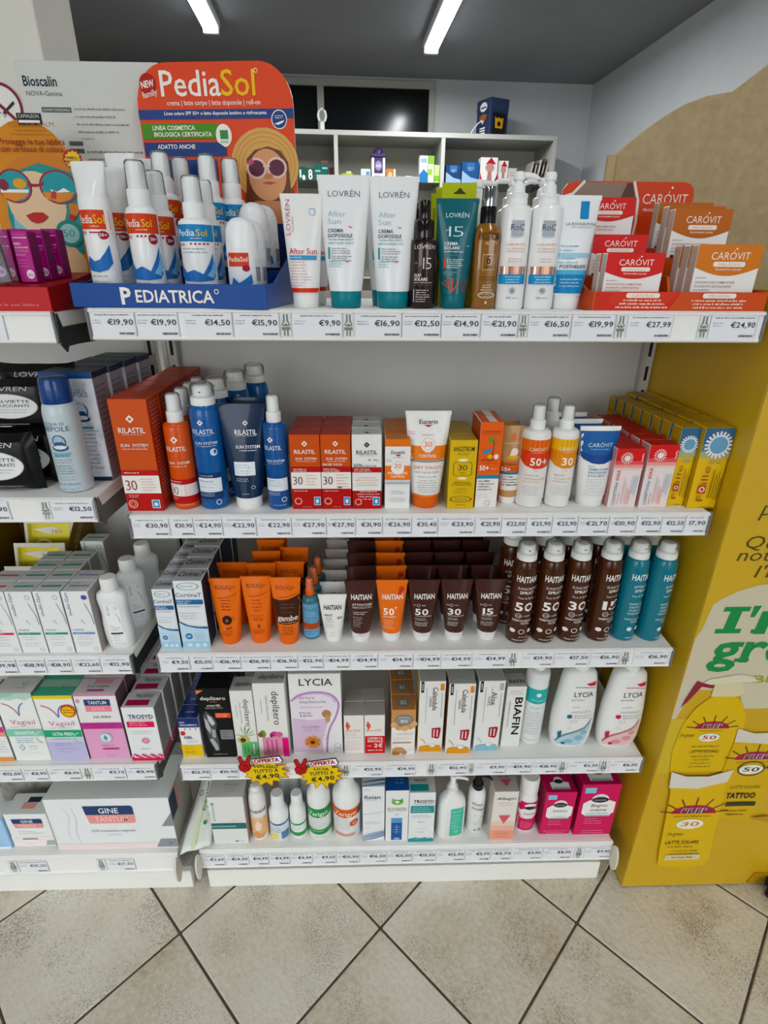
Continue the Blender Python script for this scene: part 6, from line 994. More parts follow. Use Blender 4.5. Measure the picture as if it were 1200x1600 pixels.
# red lip balm display with an illustrated arched back board
cm = thing('counter_display', 'red lip balm display with an arched illustrated back board', 'display', (-.127, .0, ZA + .0006))
RED = mat('#b80d18', .35)
MB().box(-.18, .0775, .002, .205, 0, .003, RED).build('tray_base', cm)
fl_ = MB().box(-.18, .0785, 0, .003, 0, .033, RED, .0006).build('front_lip', cm)
MB().prism([(.002, 0), (.002, .033), (.05, .036), (.205, .060), (.205, 0)], .0765, .079, mat('#8f0a14', .4), None, 'yz').build('side_wall', cm)
MB().prism([(.003, .003), (.003, .033), (.205, .050), (.205, .003)], -.18, .0765, mat('#9c0b16', .4), None, 'yz').build('sloping_insert', cm)
pts = [(-.087, 0), (.060, 0)] + [(-.0134 + .0735 * math.cos(t), .185 + .086 * math.sin(t)) for t in [k * PI / 20 for k in range(21)]]
MB().prism(pts, .207, .2095, mat('#cf8a2c', .45), mat('#e8e0d4')).build('back_board', cm); bb_ = cm.children[-1]
def ax(x, y): return (.060 + .00108 * (x - 125) - .0002 * (y - 300), .172 - .00092 * (y - 300))
P = Pr(bb_, lambda u, v, o: (u, .207 - o, v), 1, 1)
def AE(x, y, rx, ry, c, **k): u, v = ax(x, y); return ('E', u, v, rx * .00108, ry * .00092, c, 'illustration')
def AP(l, c): return ('P', [ax(x, y) for x, y in l], c, 'illustration')
def AL(l, w, c): return ('L', [ax(x, y) for x, y in l], w * .001, c, 'illustration')
def AT(s, x, y, w, h, c, b=0.0): u, v = ax(x, y); return ('T', s, u, v, w * .00108, h * .00092, c, b, 0, 0, 0, 'lettering')
TL = '#2a8a86'
P.put([AP([(22, 258), (45, 247), (80, 246), (110, 262), (118, 300), (122, 330), (130, 400), (30, 400), (12, 340), (12, 290)], TL), AP([(22, 400), (40, 350), (80, 350), (132, 410), (138, 445), (30, 445)], '#d9b98f'), AP([(20, 330), (40, 360), (70, 372), (50, 400), (24, 395)], '#7fbcc8'), AP([(12, 262), (30, 248), (60, 243), (92, 246), (116, 262), (112, 270), (60, 256), (18, 272)], '#c97c24'),
    AE(57, 318, 44, 50, '#dfc4a0'), AP([(14, 320), (100, 320), (92, 345), (74, 362), (57, 368), (42, 362), (24, 345)], '#dfc4a0'), AE(24, 292, 26, 27, '#8f1c34'), AE(90, 293, 29, 27, '#8f1c34'), AE(24, 292, 23, 24, '#2a949a'), AE(90, 293, 26, 24, '#2a949a'), AP([(44, 282), (50, 288), (64, 288), (68, 282), (68, 290), (56, 293), (44, 292)], '#8f1c34'), AE(32, 288, 10, 8, '#e0a03c'), AP([(3, 300), (45, 300), (40, 310), (24, 316), (8, 310)], '#d98a3c'), AP([(3, 297), (45, 297), (45, 302), (3, 302)], '#e9eef0'), AP([(66, 301), (114, 301), (108, 312), (90, 317), (72, 311)], '#d98a3c'), AP([(78, 296), (88, 300), (98, 294), (108, 300), (80, 302)], '#eef2f2'), AP([(79, 301), (79, 311), (87, 311), (87, 301), (83, 298)], '#b83c3c'), AE(8, 290, 7, 9, '#7a2438'),
    AP([(40, 338), (52, 333), (66, 333), (75, 340), (66, 349), (57, 351), (48, 348)], '#b0101c'), AP([(106, 318), (124, 320), (118, 340), (108, 334)], '#c97c24'), AP([(107, 335), (118, 338), (114, 346), (105, 342)], '#b0101c'), AE(107, 367, 21, 22, '#1f7a74'), AE(107, 367, 15, 16, '#8fc0bc'), AT('50', 107, 372, 18, 12, '#2f6a66', -.01), AE(112, 250, 14, 15, '#a8142c')] +
    [AP([(112, 250), (112 + 12.5 * math.cos(a), 250 + 13 * math.sin(a)), (112 + 10 * math.cos(a + .26), 250 + 10.5 * math.sin(a + .26)), (112 + 12.5 * math.cos(a + .52), 250 + 13 * math.sin(a + .52))], '#e8c81c') for a in [k * PI / 6 for k in range(12)]] +
    [AT('OFFERTA', 111, 250, 17, 4, '#7a1424', .02), AT('SPECIALE', 111, 256, 17, 4, '#7a1424', .02), AT('COLOUR BALM', 53, 203, 66, 7, '#a8681c', .0), AT('Protegge le tue labbra', 54, 229, 96, 9, '#8a1c24', .014), AT('con un tocco di colore', 54, 240, 92, 9, '#8a1c24', .014)]).put([('G', .0 + ax(54, 210)[0], ax(54, 210)[1], .07, 2, .005, .002, '#a8681c')]).done()
bk = MB().box(-.0185, .0195, .2035, .2065, .264, .279, mat('#1c1d20', .4), .0006).build('name_plate', cm)
Pr(bk, lambda u, v, o: (u, .2035 - o, v), 1, 1).put([('T', 'CAMALEON', .0005, .2725, .032, .005, '#d8d8d8'), ('R', -.016, .266, .017, .2695, '#e8e8e6', 'name_strip')]).done()
P = Pr(fl_, lambda u, v, o: (u, -o, v), 1, 1); P.put([('T', 'ammorbidiscono le tue labbra', .002, .0075, .12, .0042, '#e88a90'), ('T', 'CAMALEON', -.038, .016, .07, .011, '#e8a4a8', -.01)]).done()
def balm(lab, x, y, z):
    w, h, d = .0235, .068, .024
    return carton('lip_balm_carton', lab, x, y, z, w, h, d, '#b01a82', [('R', -.42, .86, .42, .88, '#e8c4dc'), ('G', 0, .92, .7, 1, .02, .014, '#d884b8'), ('T', 'RED', -.2, .73, .40, .05, '#f0d4e6', .01), ('T', 'SUNSHINE', 0, .665, .80, .04, '#f0d4e6', .006), ('T', 'COLOUR', -.02, .595, .76, .05, '#e0a4cc', -.006), ('T', 'BALM', -.12, .52, .56, .05, '#e0a4cc', -.006), ('G', -.4, .43, .7, 3, .06, .02, '#d884b8', 'l'), ('E', .2, .16, .24, .09, '#f0dce8'), ('T', '50', .2, .12, .30, .06, '#3c2434', .0)], face={'right': '#7a125a', 'top': '#a0187a'}, group='magenta lip balm cartons', cat='box')
for k in range(3): balm(('front', 'middle', 'rear')[k] + ' magenta lip balm carton in the row nearest the blue tray', -.0945 + .0035 * k, .042 + .034 * k, ZA + .0385 + .003 * k)
for k in range(2): balm(('front', 'rear')[k] + ' magenta lip balm carton behind the clear tester', -.1345 + .0025 * k, .064 + .034 * k, ZA + .0405 + .003 * k)
tt = thing('lip_balm_tester', 'clear upright tester case holding a black lip balm stick', 'tester', (-.119, .028, ZA + .0372)); tt.rotation_euler = (0, -.10, 0)
MB().box(-.0135, .0135, -.009, .009, 0, .076, clear('tester_acrylic', '#f4eef4', .03), .002).build('acrylic_case', tt)
bo = MB().lathe([(.0085, .002), (.0085, .052), (.008, .053), (0, .053)], mat('#17181c', .3), 20, 0, 0).build('stick', tt)
MB().lathe([(.007, .053), (.0072, .066), (0, .067)], mat('#8a2c6c', .3), 18).build('cap', tt)
Pr(bo, round_([(.0085, .002), (.0085, .052)], .017, .052), .017, .052, True, .0004).put([('E', .05, .30, .42, .14, '#c8a4d0'), ('T', '50', .05, .25, .5, .10, '#2c2030', .01), ('R', -.5, .82, .5, .85, '#c8c8cc'), ('T', 'BLACK', 0, .62, .7, .06, '#c8c8cc'), ('G', 0, .5, .7, 2, .08, .03, '#9a9aa0')]).done()
# ---- second shelf: wipes, can and cartons
def wipes(lab, x, y, z, w=.135, h=.098, d=.036, rz=0.0, els=True):
    t = thing('wipes_pack', lab, 'wipes pack', (x, y, z), rz, 'black wipe packs'); nu, nv = 14, 8; vs = []; fs = []
    for side in (-1, 1):
        for j in range(nv + 1):
            for i in range(nu + 1):
                a = i / nu * 2 - 1; b = j / nv * 2 - 1; k = max(0, (1 - abs(a) ** 4)) ** .5 * max(0, (1 - b ** 6)) ** .5
                wav = .0012 * math.sin(9 * a + 5 * b + 3 * side)
                vs.append((a * w / 2 * (1 - .02 * b * b), side * (d / 2 * k + .0006) + wav * (1 - k), (b + 1) / 2 * h + .004 * (abs(a) ** 6) * b))
    n = (nu + 1) * (nv + 1)
    for s in (0, 1):
        for j in range(nv):
            for i in range(nu): q = s * n + j * (nu + 1) + i; fs.append((q, q + 1, q + nu + 2, q + nu + 1))
    bo = MB().add(vs, fs, mat('#0b0c0e', .3, coat=.12), True).build('pouch', t)
    def mp(u, v, o):
        a = max(-.98, min(.98, 2 * u)); b = 2 * v - 1; k = max(0, (1 - abs(a) ** 4)) ** .5 * max(0, (1 - b ** 6)) ** .5
        return (u * w, -(d / 2 * k + .0012 + o), v * h)
    e = [('E', 0, .48, .36, .26, '#d9d9d6', 'flap_label', 30), ('E', 0, .48, .345, .24, '#eeeeec', 'flap_label', 30), ('T', 'LOVREN', .02, .80, .50, .09, '#d4d4d2', -.004, 0, .3), ('T', 'SALVIETTE', .06, .56, .44, .06, '#3c3e42', .012), ('T', 'STRUCCANTI', .02, .47, .48, .06, '#3c3e42', .012), ('G', .02, .40, .44, 2, .05, .02, '#a0a2a6'), ('G', 0, .09, .6, 1, .05, .025, '#c0c0be')]
    if els: Pr(bo, mp, w, h, True, .0004).put(e).done()
    return t
wipes('black wipe pack at the picture edge, nearest, white flap cut off', -.2165, .044, ZB)
wipes('black wipe pack standing behind the nearest one, reaching further right', -.194, .082, ZB)
wipes('black wipe pack lying on top of the standing packs, white label readable', -.194, .086, ZB + .0985, h=.080)
wipes('black wipe pack farthest back at the top of the pile', -.170, .135, ZB + .100, h=.096)
wipes('black wipe pack under the farthest one, mostly hidden', -.170, .130, ZB)
t = aerosol('mineral_water_can', 'pale blue thermal water can with a deep blue cap', -.0975, .019, ZB, .0268, .150, .150, '#c6d2d8',
    [('T', 'ACQUA DI', -.05, .78, .62, .035, '#4c6c88', .0), ('T', 'REPOLE', 0, .715, .76, .055, '#4c6c88', .0), ('O', .02, .60, .20, .075, .16, '#35577c'), ('E', .02, .625, .12, .04, '#a9c0d0'), ('P', [(-.16, .56), (.2, .56), (.12, .60), (-.08, .60)], '#35577c'), ('E', .02, .53, .24, .035, '#35577c'), ('E', .02, .54, .19, .022, '#dfe6ea'), ('R', -.24, .455, .28, .475, '#6fb4cc'), ('T', 'MULTIUSO', .02, .43, .44, .028, '#2f6f8c', .014), ('G', 0, .39, .7, 2, .03, .012, '#5c7890'), ('G', 0, .32, .6, 4, .03, .014, '#5c7890'), ('G', 0, .19, .56, 2, .03, .010, '#7c94a8'), ('T', 'Eau de Mousse', .0, .10, .66, .03, '#4c6c88', .0, 0, .3), ('G', 0, .05, .6, 2, .03, .012, '#7c94a8')], over=False, rough=.3)
for c in list(t.children):
    if c.name.startswith('spray_head'): bpy.data.objects.remove(c)
MB().lathe([(.0225, .149), (.0235, .152), (.0228, .182), (.0205, .189), (.016, .191), (0, .1915)], mat('#0e3f7c', .25, coat=.5), 28).build('cap', t)
b = carton('mineral_water_carton', 'pale blue marbled carton with navy top behind the blue-capped can', -.0955, .080, ZB, .086, .191, .055, mottled('marbled_card', ((.35, '#bccadb'), (.5, '#e6ecf2'), (.65, '#d0dae6')), 40, 6, .45, .02),
    [('R', -.5, .945, .5, 1.0, '#1f4a86'), ('R', -.5, 0, .5, .04, '#1c2c4c'), ('T', 'ACQUA DI', .16, .83, .32, .03, '#4c6488', .0), ('T', 'REPOLE', .16, .785, .40, .045, '#3c587c', .0), ('O', .17, .66, .13, .075, .2, '#2c4870'), ('E', .17, .70, .08, .03, '#c4d0dc'), ('P', [(.06, .62), (.28, .62), (.22, .66), (.12, .66)], '#2c4870'), ('E', .17, .59, .15, .03, '#2c4870'), ('E', .17, .60, .11, .018, '#dfe6ea'), ('R', .02, .50, .34, .52, '#3c8c9c'), ('G', .17, .475, .5, 4, .035, .012, '#4c6080'), ('G', .17, .33, .4, 5, .04, .012, '#4c6080'), ('T', 'Eau de Mousse', .18, .12, .4, .03, '#4c6488', 0, 0, .3)], face={'top': '#15233c', 'right': '#a3a4b2'}, rels=[('R', -.5, .945, .5, 1.0, '#15233c')] + [('G', -.42, .86, .8, 14, .05, .016, '#4c5068', 'l')])
rows(b, 3, .057, 'pale blue marbled carton with navy top', 'pale blue marbled cartons', .001, dx=.004)
# ---- third shelf: gel cartons, bottles, sachets
def mg(c, c2, name):
    return [('T', 'multi-Gyn', -.34, .80, .36, .13, '#5c5a94', .004, 90), ('O', .30, .91, .10, .036, .3, '#b8bec4'), ('S', [(.28, .82), (.36, .72), (.44, .62), (.47, .48)], .022, c2), ('L', [(.0, .52), (.04, .56), (.12, .48)], .018, '#8a8ca4'), ('T', name, -.18, .38, .40, .028, '#6a6c80', .004), ('R', -.44, .315, .42, .35, c), ('G', -.3, .33, .4, 1, .1, .012, '#e0f0ec', 'l'), ('G', -.3, .27, .6, 2, .04, .012, '#a8a8bc', 'l'), ('G', -.3, .17, .66, 2, .04, .012, '#a8a8bc', 'l'), ('O', .32, .07, .09, .03, .25, '#c4c8d0')]
def mt(c): return [('R', -.34, .40, .42, .56, c), ('G', -.2, .70, .3, 1, .1, .08, '#8a94a0', 'l')]
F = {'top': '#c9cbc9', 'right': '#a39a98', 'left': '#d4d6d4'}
for x, c, tc, c2, nm, n, lab, st in ((-.2795, '#d03c64', '#c0506c', '#8a90a0', 'FloraPlus', 1, 'white carton with a pink stripe at the picture edge, third left shelf', 'white pink-striped carton'), (-.2300, '#2fa184', '#4f8f80', '#6a6c88', 'ActiGel', 3, 'white carton with a green stripe next to the picture edge', 'white carton in the left green-stripe column'), (-.1800, '#2fa184', '#4f8f80', '#9a5c9a', 'ActiGel DUO', 3, 'white carton with a green stripe, middle of the front row', 'white carton in the middle green-stripe column'), (-.1295, '#7f9ec8', '#8a94b4', '#5c5e70', 'LiquiGel', 1, 'white carton with a light blue stripe beside the white bottles', 'white carton in the blue-stripe column')):
    b = carton('gel_carton', lab, x, .008, ZC_, .048, .137, .038, '#eef0ef', mg(c, c2, nm) + ([('E', .34, .91, .10, .036, '#5c4a9c')] if nm == 'LiquiGel' else []), mt(tc), face=F)
    rows(b, n, .0395, st, 'white gel cartons', .0006)
carton('gel_carton', 'white carton standing alone behind the gel cartons, highest at the back', -.185, .200, ZC_, .048, .140, .038, '#eef0ef', mg('#2fa184', '#6a6c88', 'ActiGel'), mt('#4f8f80'), face=F)
S = [(0, .021, .013, 2.3), (.004, .0245, .0155, 2.4), (.03, .0265, .017, 2.4), (.055, .0265, .017, 2.4), (.075, .0245, .016, 2.4), (.092, .0255, .0165, 2.4), (.108, .0275, .017, 2.5), (.119, .026, .016, 2.5), (.125, .019, .0135, 2.2), (.128, .0125, .0115, 2)]
CAP = ([(.0145, .125), (.0152, .128), (.0148, .150), (.013, .1535), (0, .154)], '#eeefed')
LB = [('P', [(-.22, .80), (.2, .80), (.3, .74), (.30, .55), (.26, .42), (.34, .28), (.32, .12), (.2, .07), (-.16, .07), (-.2, .3), (-.18, .42), (-.24, .6)], '#f6f6f5', 'label'), ('T', 'multi-Gyn', -.10, .66, .24, .08, '#6a6894', .0, 90), ('O', .18, .74, .06, .026, .3, '#b8bec4'), ('L', [(.14, .64), (.22, .56), (.24, .48)], .016, '#8a8ca4'), ('T', 'Femi', -.06, .42, .12, .022, '#c05a7c'), ('G', -.1, .39, .3, 2, .035, .014, '#8a8ca4', 'l'), ('R', -.14, .285, .26, .315, '#4c4468'), ('G', -.1, .26, .32, 4, .03, .010, '#a8a8bc', 'l'), ('O', -.04, .11, .05, .02, .25, '#b8bec4'), ('O', .08, .11, .05, .02, .25, '#b8bec4'), ('O', .20, .11, .05, .02, .25, '#b8bec4')]
for x, y, lab, e, rz in ((-.0765, .016, 'white waisted wash bottle with white label, front one of three', LB, 0), (-.0705, .085, 'white waisted wash bottle turned sideways, middle one of three', LB, .5), (-.066, .150, 'white waisted wash bottle farthest back of three', [], .4)):
    shaped('wash_bottle', lab, x, y, ZC_, S, '#eceeed', e, CAP, 'white waisted bottles', rz=rz)
# open yellow sachet box
sb = thing('sachet_display_box', 'olive and gold open box of sachets at the picture edge', 'display box', (-.305, .15, ZC_))
OL = mat('#6e5410', .45)
MB().prism([(0, 0), (0, .09), (.135, .20), (.165, .20), (.165, 0)], .068, .070, OL, None, 'yz').build('side_wall', sb)
MB().prism([(0, 0), (0, .09), (.135, .20), (.165, .20), (.165, 0)], -.10, -.098, OL, None, 'yz').build('side_wall', sb)
MB().box(-.10, .07, .163, .165, 0, .225, OL).build('back_wall', sb); MB().box(-.098, .068, 0, .002, 0, .075, OL).build('front_wall', sb); MB().box(-.098, .068, 0, .163, 0, .002, OL).build('base', sb)
Pr(sb, lambda u, v, o: (.07 + o, u, v), 1, 1).put([('P', [(.07, .105), (.125, .15), (.13, .172), (.075, .128)], '#a8925c'), ('T', 'KOUERSE', .100, .132, .056, .012, '#4c3a10', .012, 38), ('O', .035, .065, .022, .022, .35, '#a8925c'), ('E', .035, .065, .012, .012, '#c8b48c')]).done()
def sachet(lab, y, z, x=0, tilt=-.25):
    t = thing('sachet', lab, 'sachet', (-.318 + x, .15 + y, ZC_ + z), 0, 'yellow sachets in the olive box'); t.rotation_euler.x = tilt; nu = 10; vs = []; fs = []
    for s in (-1, 1):
        for j in range(nu + 1):
            for i in range(nu + 1):
                a = i / nu * 2 - 1; b = j / nu * 2 - 1; k = max(0, 1 - a ** 4) ** .5 * max(0, 1 - b ** 4) ** .5
                vs.append((a * .055, s * (.0045 * k + .0004), (b + 1) / 2 * .085))
    n = (nu + 1) ** 2
    for s in (0, 1):
        for j in range(nu):
            for i in range(nu): q = s * n + j * (nu + 1) + i; fs.append((q, q + 1, q + nu + 2, q + nu + 1))
    bo = MB().add(vs, fs, mat('#e6e2d8', .3), True).build('pouch', t)
    Pr(bo, lambda u, v, o: (u * .11, -(.0045 * max(0, 1 - (2 * u) ** 4) ** .5 * max(0, 1 - (2 * v - 1) ** 4) ** .5 + .0006 + o), v * .085), .11, .085, True).put([('R', -.42, .06, .42, .90, mat('#b3a412', .25, .2), 'gold_panel'), ('P', [(-.3, .75), (.1, .82), (.3, .7), (0, .62)], '#e8e4da', 'emblem'), ('T', 'NO', .18, .66, .20, .08, '#6c5c14', .004), ('O', -.1, .3, .18, .2, .3, '#d8cc7c')]).done()
sachet('yellow sachet with white border, lowest and nearest in the olive box', .016, .006)
sachet('yellow sachet in the middle of the olive box', .058, .040, .004)
sachet('yellow sachet highest in the olive box, close to its back', .105, .075, .008)
# ---- fourth shelf: intimate wash cartons
def vag(word, c1, c2, low, star):
    e = [('S', [(-.36, .86), (-.2, .83), (-.06, .76), (.02, .68)], .03, '#c05a86'), ('S', [(.02, .68), (.06, .78), (.14, .84), (.22, .86)], .03, '#3c74b0'), ('T', 'Vagisil', .04, .555, .66, .075, '#c07498', -.008), ('G', .0, .515, .7, 1, .05, .012, '#d0a0b8'), ('R', -.5, .38, .5, .485, c1), ('T', word, .0, .405, .55, .05, '#e6f6f0', .016), ('O', .42, .36, .16, .09, .2, c2, 'emblem', 20, PI / 2, 3 * PI / 2)]
    return e + low + ([('E', .32, .78, .20, .095, '#cf3024', 'offer_star', 24)] + [('P', [(.32, .78), (.32 + .19 * math.cos(a - .14), .78 + .09 * math.sin(a - .14)), (.32 + .15 * math.cos(a), .78 + .07 * math.sin(a)), (.32 + .19 * math.cos(a + .14), .78 + .09 * math.sin(a + .14))], '#ecc81c', 'offer_star') for a in [k * PI / 6 for k in range(12)]] + [('E', .32, .78, .15, .07, '#ecc81c', 'offer_star'), ('T', 'OFFERTA', .32, .79, .24, .022, '#b83020', .02), ('T', 'SPECIALE', .32, .755, .24, .022, '#b83020', .02)] if star else [])
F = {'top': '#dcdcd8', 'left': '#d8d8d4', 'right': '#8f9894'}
VT = [('L', [(.1, .65), (.16, .5), (.24, .66)], .02, '#5c6c78'), ('G', .12, .3, .3, 1, .1, .06, '#8a9498')]
b = carton('intimate_wash_carton', 'white carton with pink and orange bands, cut by the picture edge', -.3865, .013, ZD, .076, .184, .046, '#f0efec', [('R', -.5, .44, .5, .52, '#d8409a'), ('R', -.5, .38, .5, .44, '#e8a078'), ('R', -.5, 0, .5, .06, '#e09858'), ('T', 'Vagisil', .04, .60, .66, .07, '#c07498', -.008), ('G', .1, .3, .7, 5, .04, .012, '#b0b0c0')], VT, face=F)
b = carton('intimate_wash_carton', 'white carton with a pale green watercolour top and sensitive band', -.3075, .013, ZD, .074, .184, .046, '#f0f1ee', [('P', [(-.5, 1.0), (.5, 1.0), (.5, .94), (.3, .90), (.1, .93), (-.1, .90), (-.3, .92), (-.5, .86)], '#b8d8c8'), ('P', [(-.5, 1.0), (.1, 1.0), (-.1, .95), (-.5, .93)], '#a0cab8')] + vag('SENSITIVE', '#8ccab0', '#b4dcc8', [('G', -.3, .34, .5, 3, .03, .016, '#9ab8d8', 'l'), ('O', -.2, .21, .08, .05, .3, '#9ab0c0', 'emblem', 4), ('G', .0, .22, .24, 2, .04, .012, '#b0b8c0', 'l'), ('G', -.3, .12, .8, 1, .04, .008, '#b8c0c4', 'l')], False), VT, face=F)
rows(b, 1, .048, 'white and pale green carton', 'intimate wash cartons', .0006)
b = carton('intimate_wash_carton', 'white and lilac carton with a green ultra fresh band and offer star', -.2295, .012, ZD, .077, .177, .046, '#f0f0ee', [('R', -.5, .955, .5, 1.0, '#e8d01c'), ('R', -.5, 0, .5, .30, '#c4c0e0', 'lilac_panel'), ('R', -.5, .30, .5, .36, '#d4d2e8', 'lilac_panel')] + vag('ULTRA FRESH', '#1fa878', '#a0d4c0', [('G', -.3, .34, .5, 1, .03, .016, '#8ab4b4', 'l'), ('G', -.3, .27, .6, 2, .03, .012, '#9a98c8', 'l'), ('G', -.28, .19, .6, 1, .03, .012, '#9a98c8', 'l'), ('G', -.26, .14, .4, 1, .03, .012, '#9a98c8', 'l')], True), [('R', -.5, 0, .5, .55, '#4fb08c'), ('R', -.5, .55, .5, 1.0, '#9fc8b4')] + VT, face={'top': '#7cc0a4', 'left': '#8ab8a4', 'right': '#3c4a48'})
rows(b, 1, .048, 'white and lilac carton with green top', 'intimate wash cartons', .0006)
b = carton('intimate_wash_carton', 'pink carton with a navy and salmon name plate', -.1480, .015, ZD, .084, .178, .046, '#e6a9cc', [('R', -.5, .56, .5, 1.0, '#eeeae9', 'white_panel'), ('R', -.5, .97, .5, 1.0, '#c887b0'), ('E', -.42, .90, .05, .03, '#d8a0c0'), ('R', -.28, .83, .34, .92, '#26426c', 'name_plate'), ('R', -.28, .74, .34, .83, '#e892a0', 'name_plate'), ('T', 'TANTUM', .03, .85, .44, .05, '#eef0f4', .012), ('T', 'ROSA', .03, .76, .30, .05, '#f4c8ce', .004), ('T', '3-12 ANNI', .06, .645, .42, .035, '#4c4a50', .004), ('R', -.5, .48, .5, .575, '#bf3f92'), ('G', 0, .535, .84, 2, .034, .016, '#8f2468'), ('O', .02, .34, .16, .085, .22, '#b9c4cc'), ('E', .02, .34, .12, .062, '#e6eaee'), ('P', [(-.04, .34), (.02, .39), (.07, .34), (.02, .29)], '#5f9ab4'), ('G', .02, .21, .4, 1, .04, .014, '#b04a88'), ('R', -.12, .155, .28, .175, '#b83c8c'), ('G', .05, .06, .3, 1, .04, .014, '#b878a0')], [('R', -.14, .62, .3, .9, '#dca0b0'), ('T', '3-12 ANNI', .0, .38, .5, .16, '#5c5a60'), ('R', -.2, .14, .2, .26, '#c04a8c')], face={'top': '#dfd6d8', 'right': '#5c4450', 'left': '#d8a8c4'})
rows(b, 1, .048, 'pink carton with a pale top', 'intimate wash cartons', .0006)
b = carton('wash_carton', 'white carton with a crimson band and pink dots along the bottom', -.0655, .009, ZD, .066, .146, .046, '#eceeee', [('T', 'TROSYD', .05, .80, .76, .075, '#1e2c4c', .02), ('T', 'SCHIUMA', .0, .765, .7, .02, '#d85a80'), ('R', -.42, .64, .42, .745, '#d81c58'), ('G', -.34, .71, .68, 2, .038, .02, '#f8c8d8', 'l'), ('G', -.3, .56, .66, 2, .04, .012, '#a8aeb4', 'l'), ('O', .05, .385, .12, .055, .4, '#d880a0'), ('E', .05, .385, .06, .028, '#e8b0c4'), ('G', 0, .22, .4, 1, .04, .02, '#8a90b0'), ('R', -.5, 0, .5, .05, '#d81c58')] + [('E', -.46 + .066 * k, .06 + .02 * ((k * 7) % 4), .045, .02, '#e05a88' if k % 2 else '#d81c58') for k in range(15)], [('T', 'TROSYD', .05, .60, .56, .22, '#2c2e38', .014), ('R', -.4, .12, .3, .46, '#a82450')], face={'top': '#cfd0cf', 'right': '#8a888a'}, rels=[('G', -.3, .85, .7, 10, .07, .025, '#6c6a70', 'l'), ('R', -.5, 0, .5, .12, '#b03c60')])
rows(b, 5, .048, 'white carton with crimson-barred top', 'white and crimson cartons', .0006, dx=.0015)
# ---- bottom shelf
GT = lambda u, v, w, h, f: [('P', [(u - w, v + h), (u + w * .92, v + h), (u + w, v + h * .8), (u + w, v), (u - w * .95, v)], '#23406c', 'name_plate'), ('P', [(u - w * .95, v), (u + w, v), (u + w, v - h * .8), (u + w * .92, v - h), (u - w * .88, v - h)], '#eba09c', 'name_plate'), ('T', 'GINE', u, v + h * .18, w * .80, h * .62, '#eef0f4', .012), ('T', 'TANTUM', u + w * .04, v - h * .80, w * 1.35, h * .62, '#f6d0cc', .006)]
b = carton('wide_wash_carton', 'wide white carton with a navy and salmon name plate, lying lengthways', -.1830, .011, ZE, .276, .166, .120, '#eceeee', [('R', -.5, 0, .5, .12, '#efe0e0', 'pink_fade'), ('P', [(.32, .02), (.5, .02), (.5, .19), (.37, .19)], '#8d9498', 'grey_panel'), ('P', [(.40, .45), (.5, .45), (.5, .72)], '#8d9498', 'grey_panel'), ('P', [(.43, .085), (.46, .085), (.445, .12)], '#5c6468', 'grey_panel')] + GT(.0, .70, .20, .17, 1) + [('T', '0,1% soluzione vaginale', .0, .36, .36, .045, '#9a9ca4', .004), ('G', .0, .29, .14, 1, .05, .02, '#b8bac0')] + [('S', [(-.36, .85), (-.33, .65), (-.37, .4), (-.35, .12)], .004, '#dcdfe2', 'outline'), ('S', [(-.30, .85), (-.28, .6), (-.31, .35), (-.29, .1)], .004, '#e2dfe2', 'outline')], [('G', .05, .7, .2, 2, .2, .06, '#b0b4b8')], face={'top': '#dfe3e1', 'right': '#a8a59a'}, rels=[('R', -.5, .55, -.2, .95, '#1c2c4c'), ('R', -.2, .55, -.08, .95, '#c88c8c')])
b = carton('wash_carton', 'small white carton with a navy and salmon name plate beside the wide one', -.3810, .022, ZE, .096, .107, .056, '#eef0ef', [('R', -.5, 0, .5, .3, '#f2e8e6', 'pink_fade'), ('P', [(.26, .02), (.5, .02), (.5, .18), (.32, .18)], '#a9b4b0', 'grey_panel')] + GT(.0, .72, .36, .14, 1) + [('G', -.28, .46, .6, 2, .06, .02, '#c0b0b0', 'l'), ('R', -.24, .22, .12, .25, '#6c6e78'), ('G', -.2, .08, .3, 1, .05, .015, '#d8a0a0', 'l')], [('R', -.1, .55, .2, .8, '#1c2c4c'), ('R', -.16, .25, .16, .55, '#e0a8a0')], face={'top': '#e2e6e4'})
carton('leaflet_carton', 'light blue carton at the bottom left picture edge', -.4520, .016, ZE, .040, .098, .050, '#a9cdf0', [('R', -.5, 0, .5, .08, '#e8eef4'), ('G', .0, .15, .7, 2, .06, .02, '#7faad8')], face={'top': '#dfe6ea'})
carton('grey_wash_box', 'grey streaked box behind the small white carton', -.420, .105, ZE, .14, .150, .13, mottled('streaked_card', ((.35, '#6c6a64'), (.5, '#9a988e'), (.65, '#7c7a70')), 14, 4, .5, .02), [], [('T', 'MOX', -.2, .2, .3, .2, '#3c3a38', .0, 40), ('C', -.45, .5, -.1, .9)], face={'right': '#8a8874'})
# folded leaflet pouch at the junction of the two bays
lp = thing('leaflet_pouch', 'crumpled white plastic sachet with green print, poking out between the two bays', 'sachet', (0, 0, 0)); nu, nv = 10, 12; vs = []; fs = []
A, B_, C_, D_ = Vector((-.036, -.010, .134)), Vector((.034, .000, .146)), Vector((.034, .135, .255)), Vector((-.012, .15, .225))
for j in range(nv + 1):
    for i in range(nu + 1):
        a, b = i / nu, j / nv; p = (A * (1 - a) + B_ * a) * (1 - b) + (D_ * (1 - a) + C_ * a) * b
        vs.append((p.x, p.y, p.z + .004 * math.sin(9 * a + 4 * b) * math.sin(7 * b + 2 * a) + .006 * math.sin(PI * a)))
for j in range(nv):
    for i in range(nu): q = j * (nu + 1) + i; fs.append((q, q + 1, q + nu + 2, q + nu + 1))
o = MB().add(vs, fs, mat('#e6eae2', .25, coat=.3), True).build('pouch', lp); md = o.modifiers.new('thickness', 'SOLIDIFY'); md.thickness = .0012; md.offset = -1
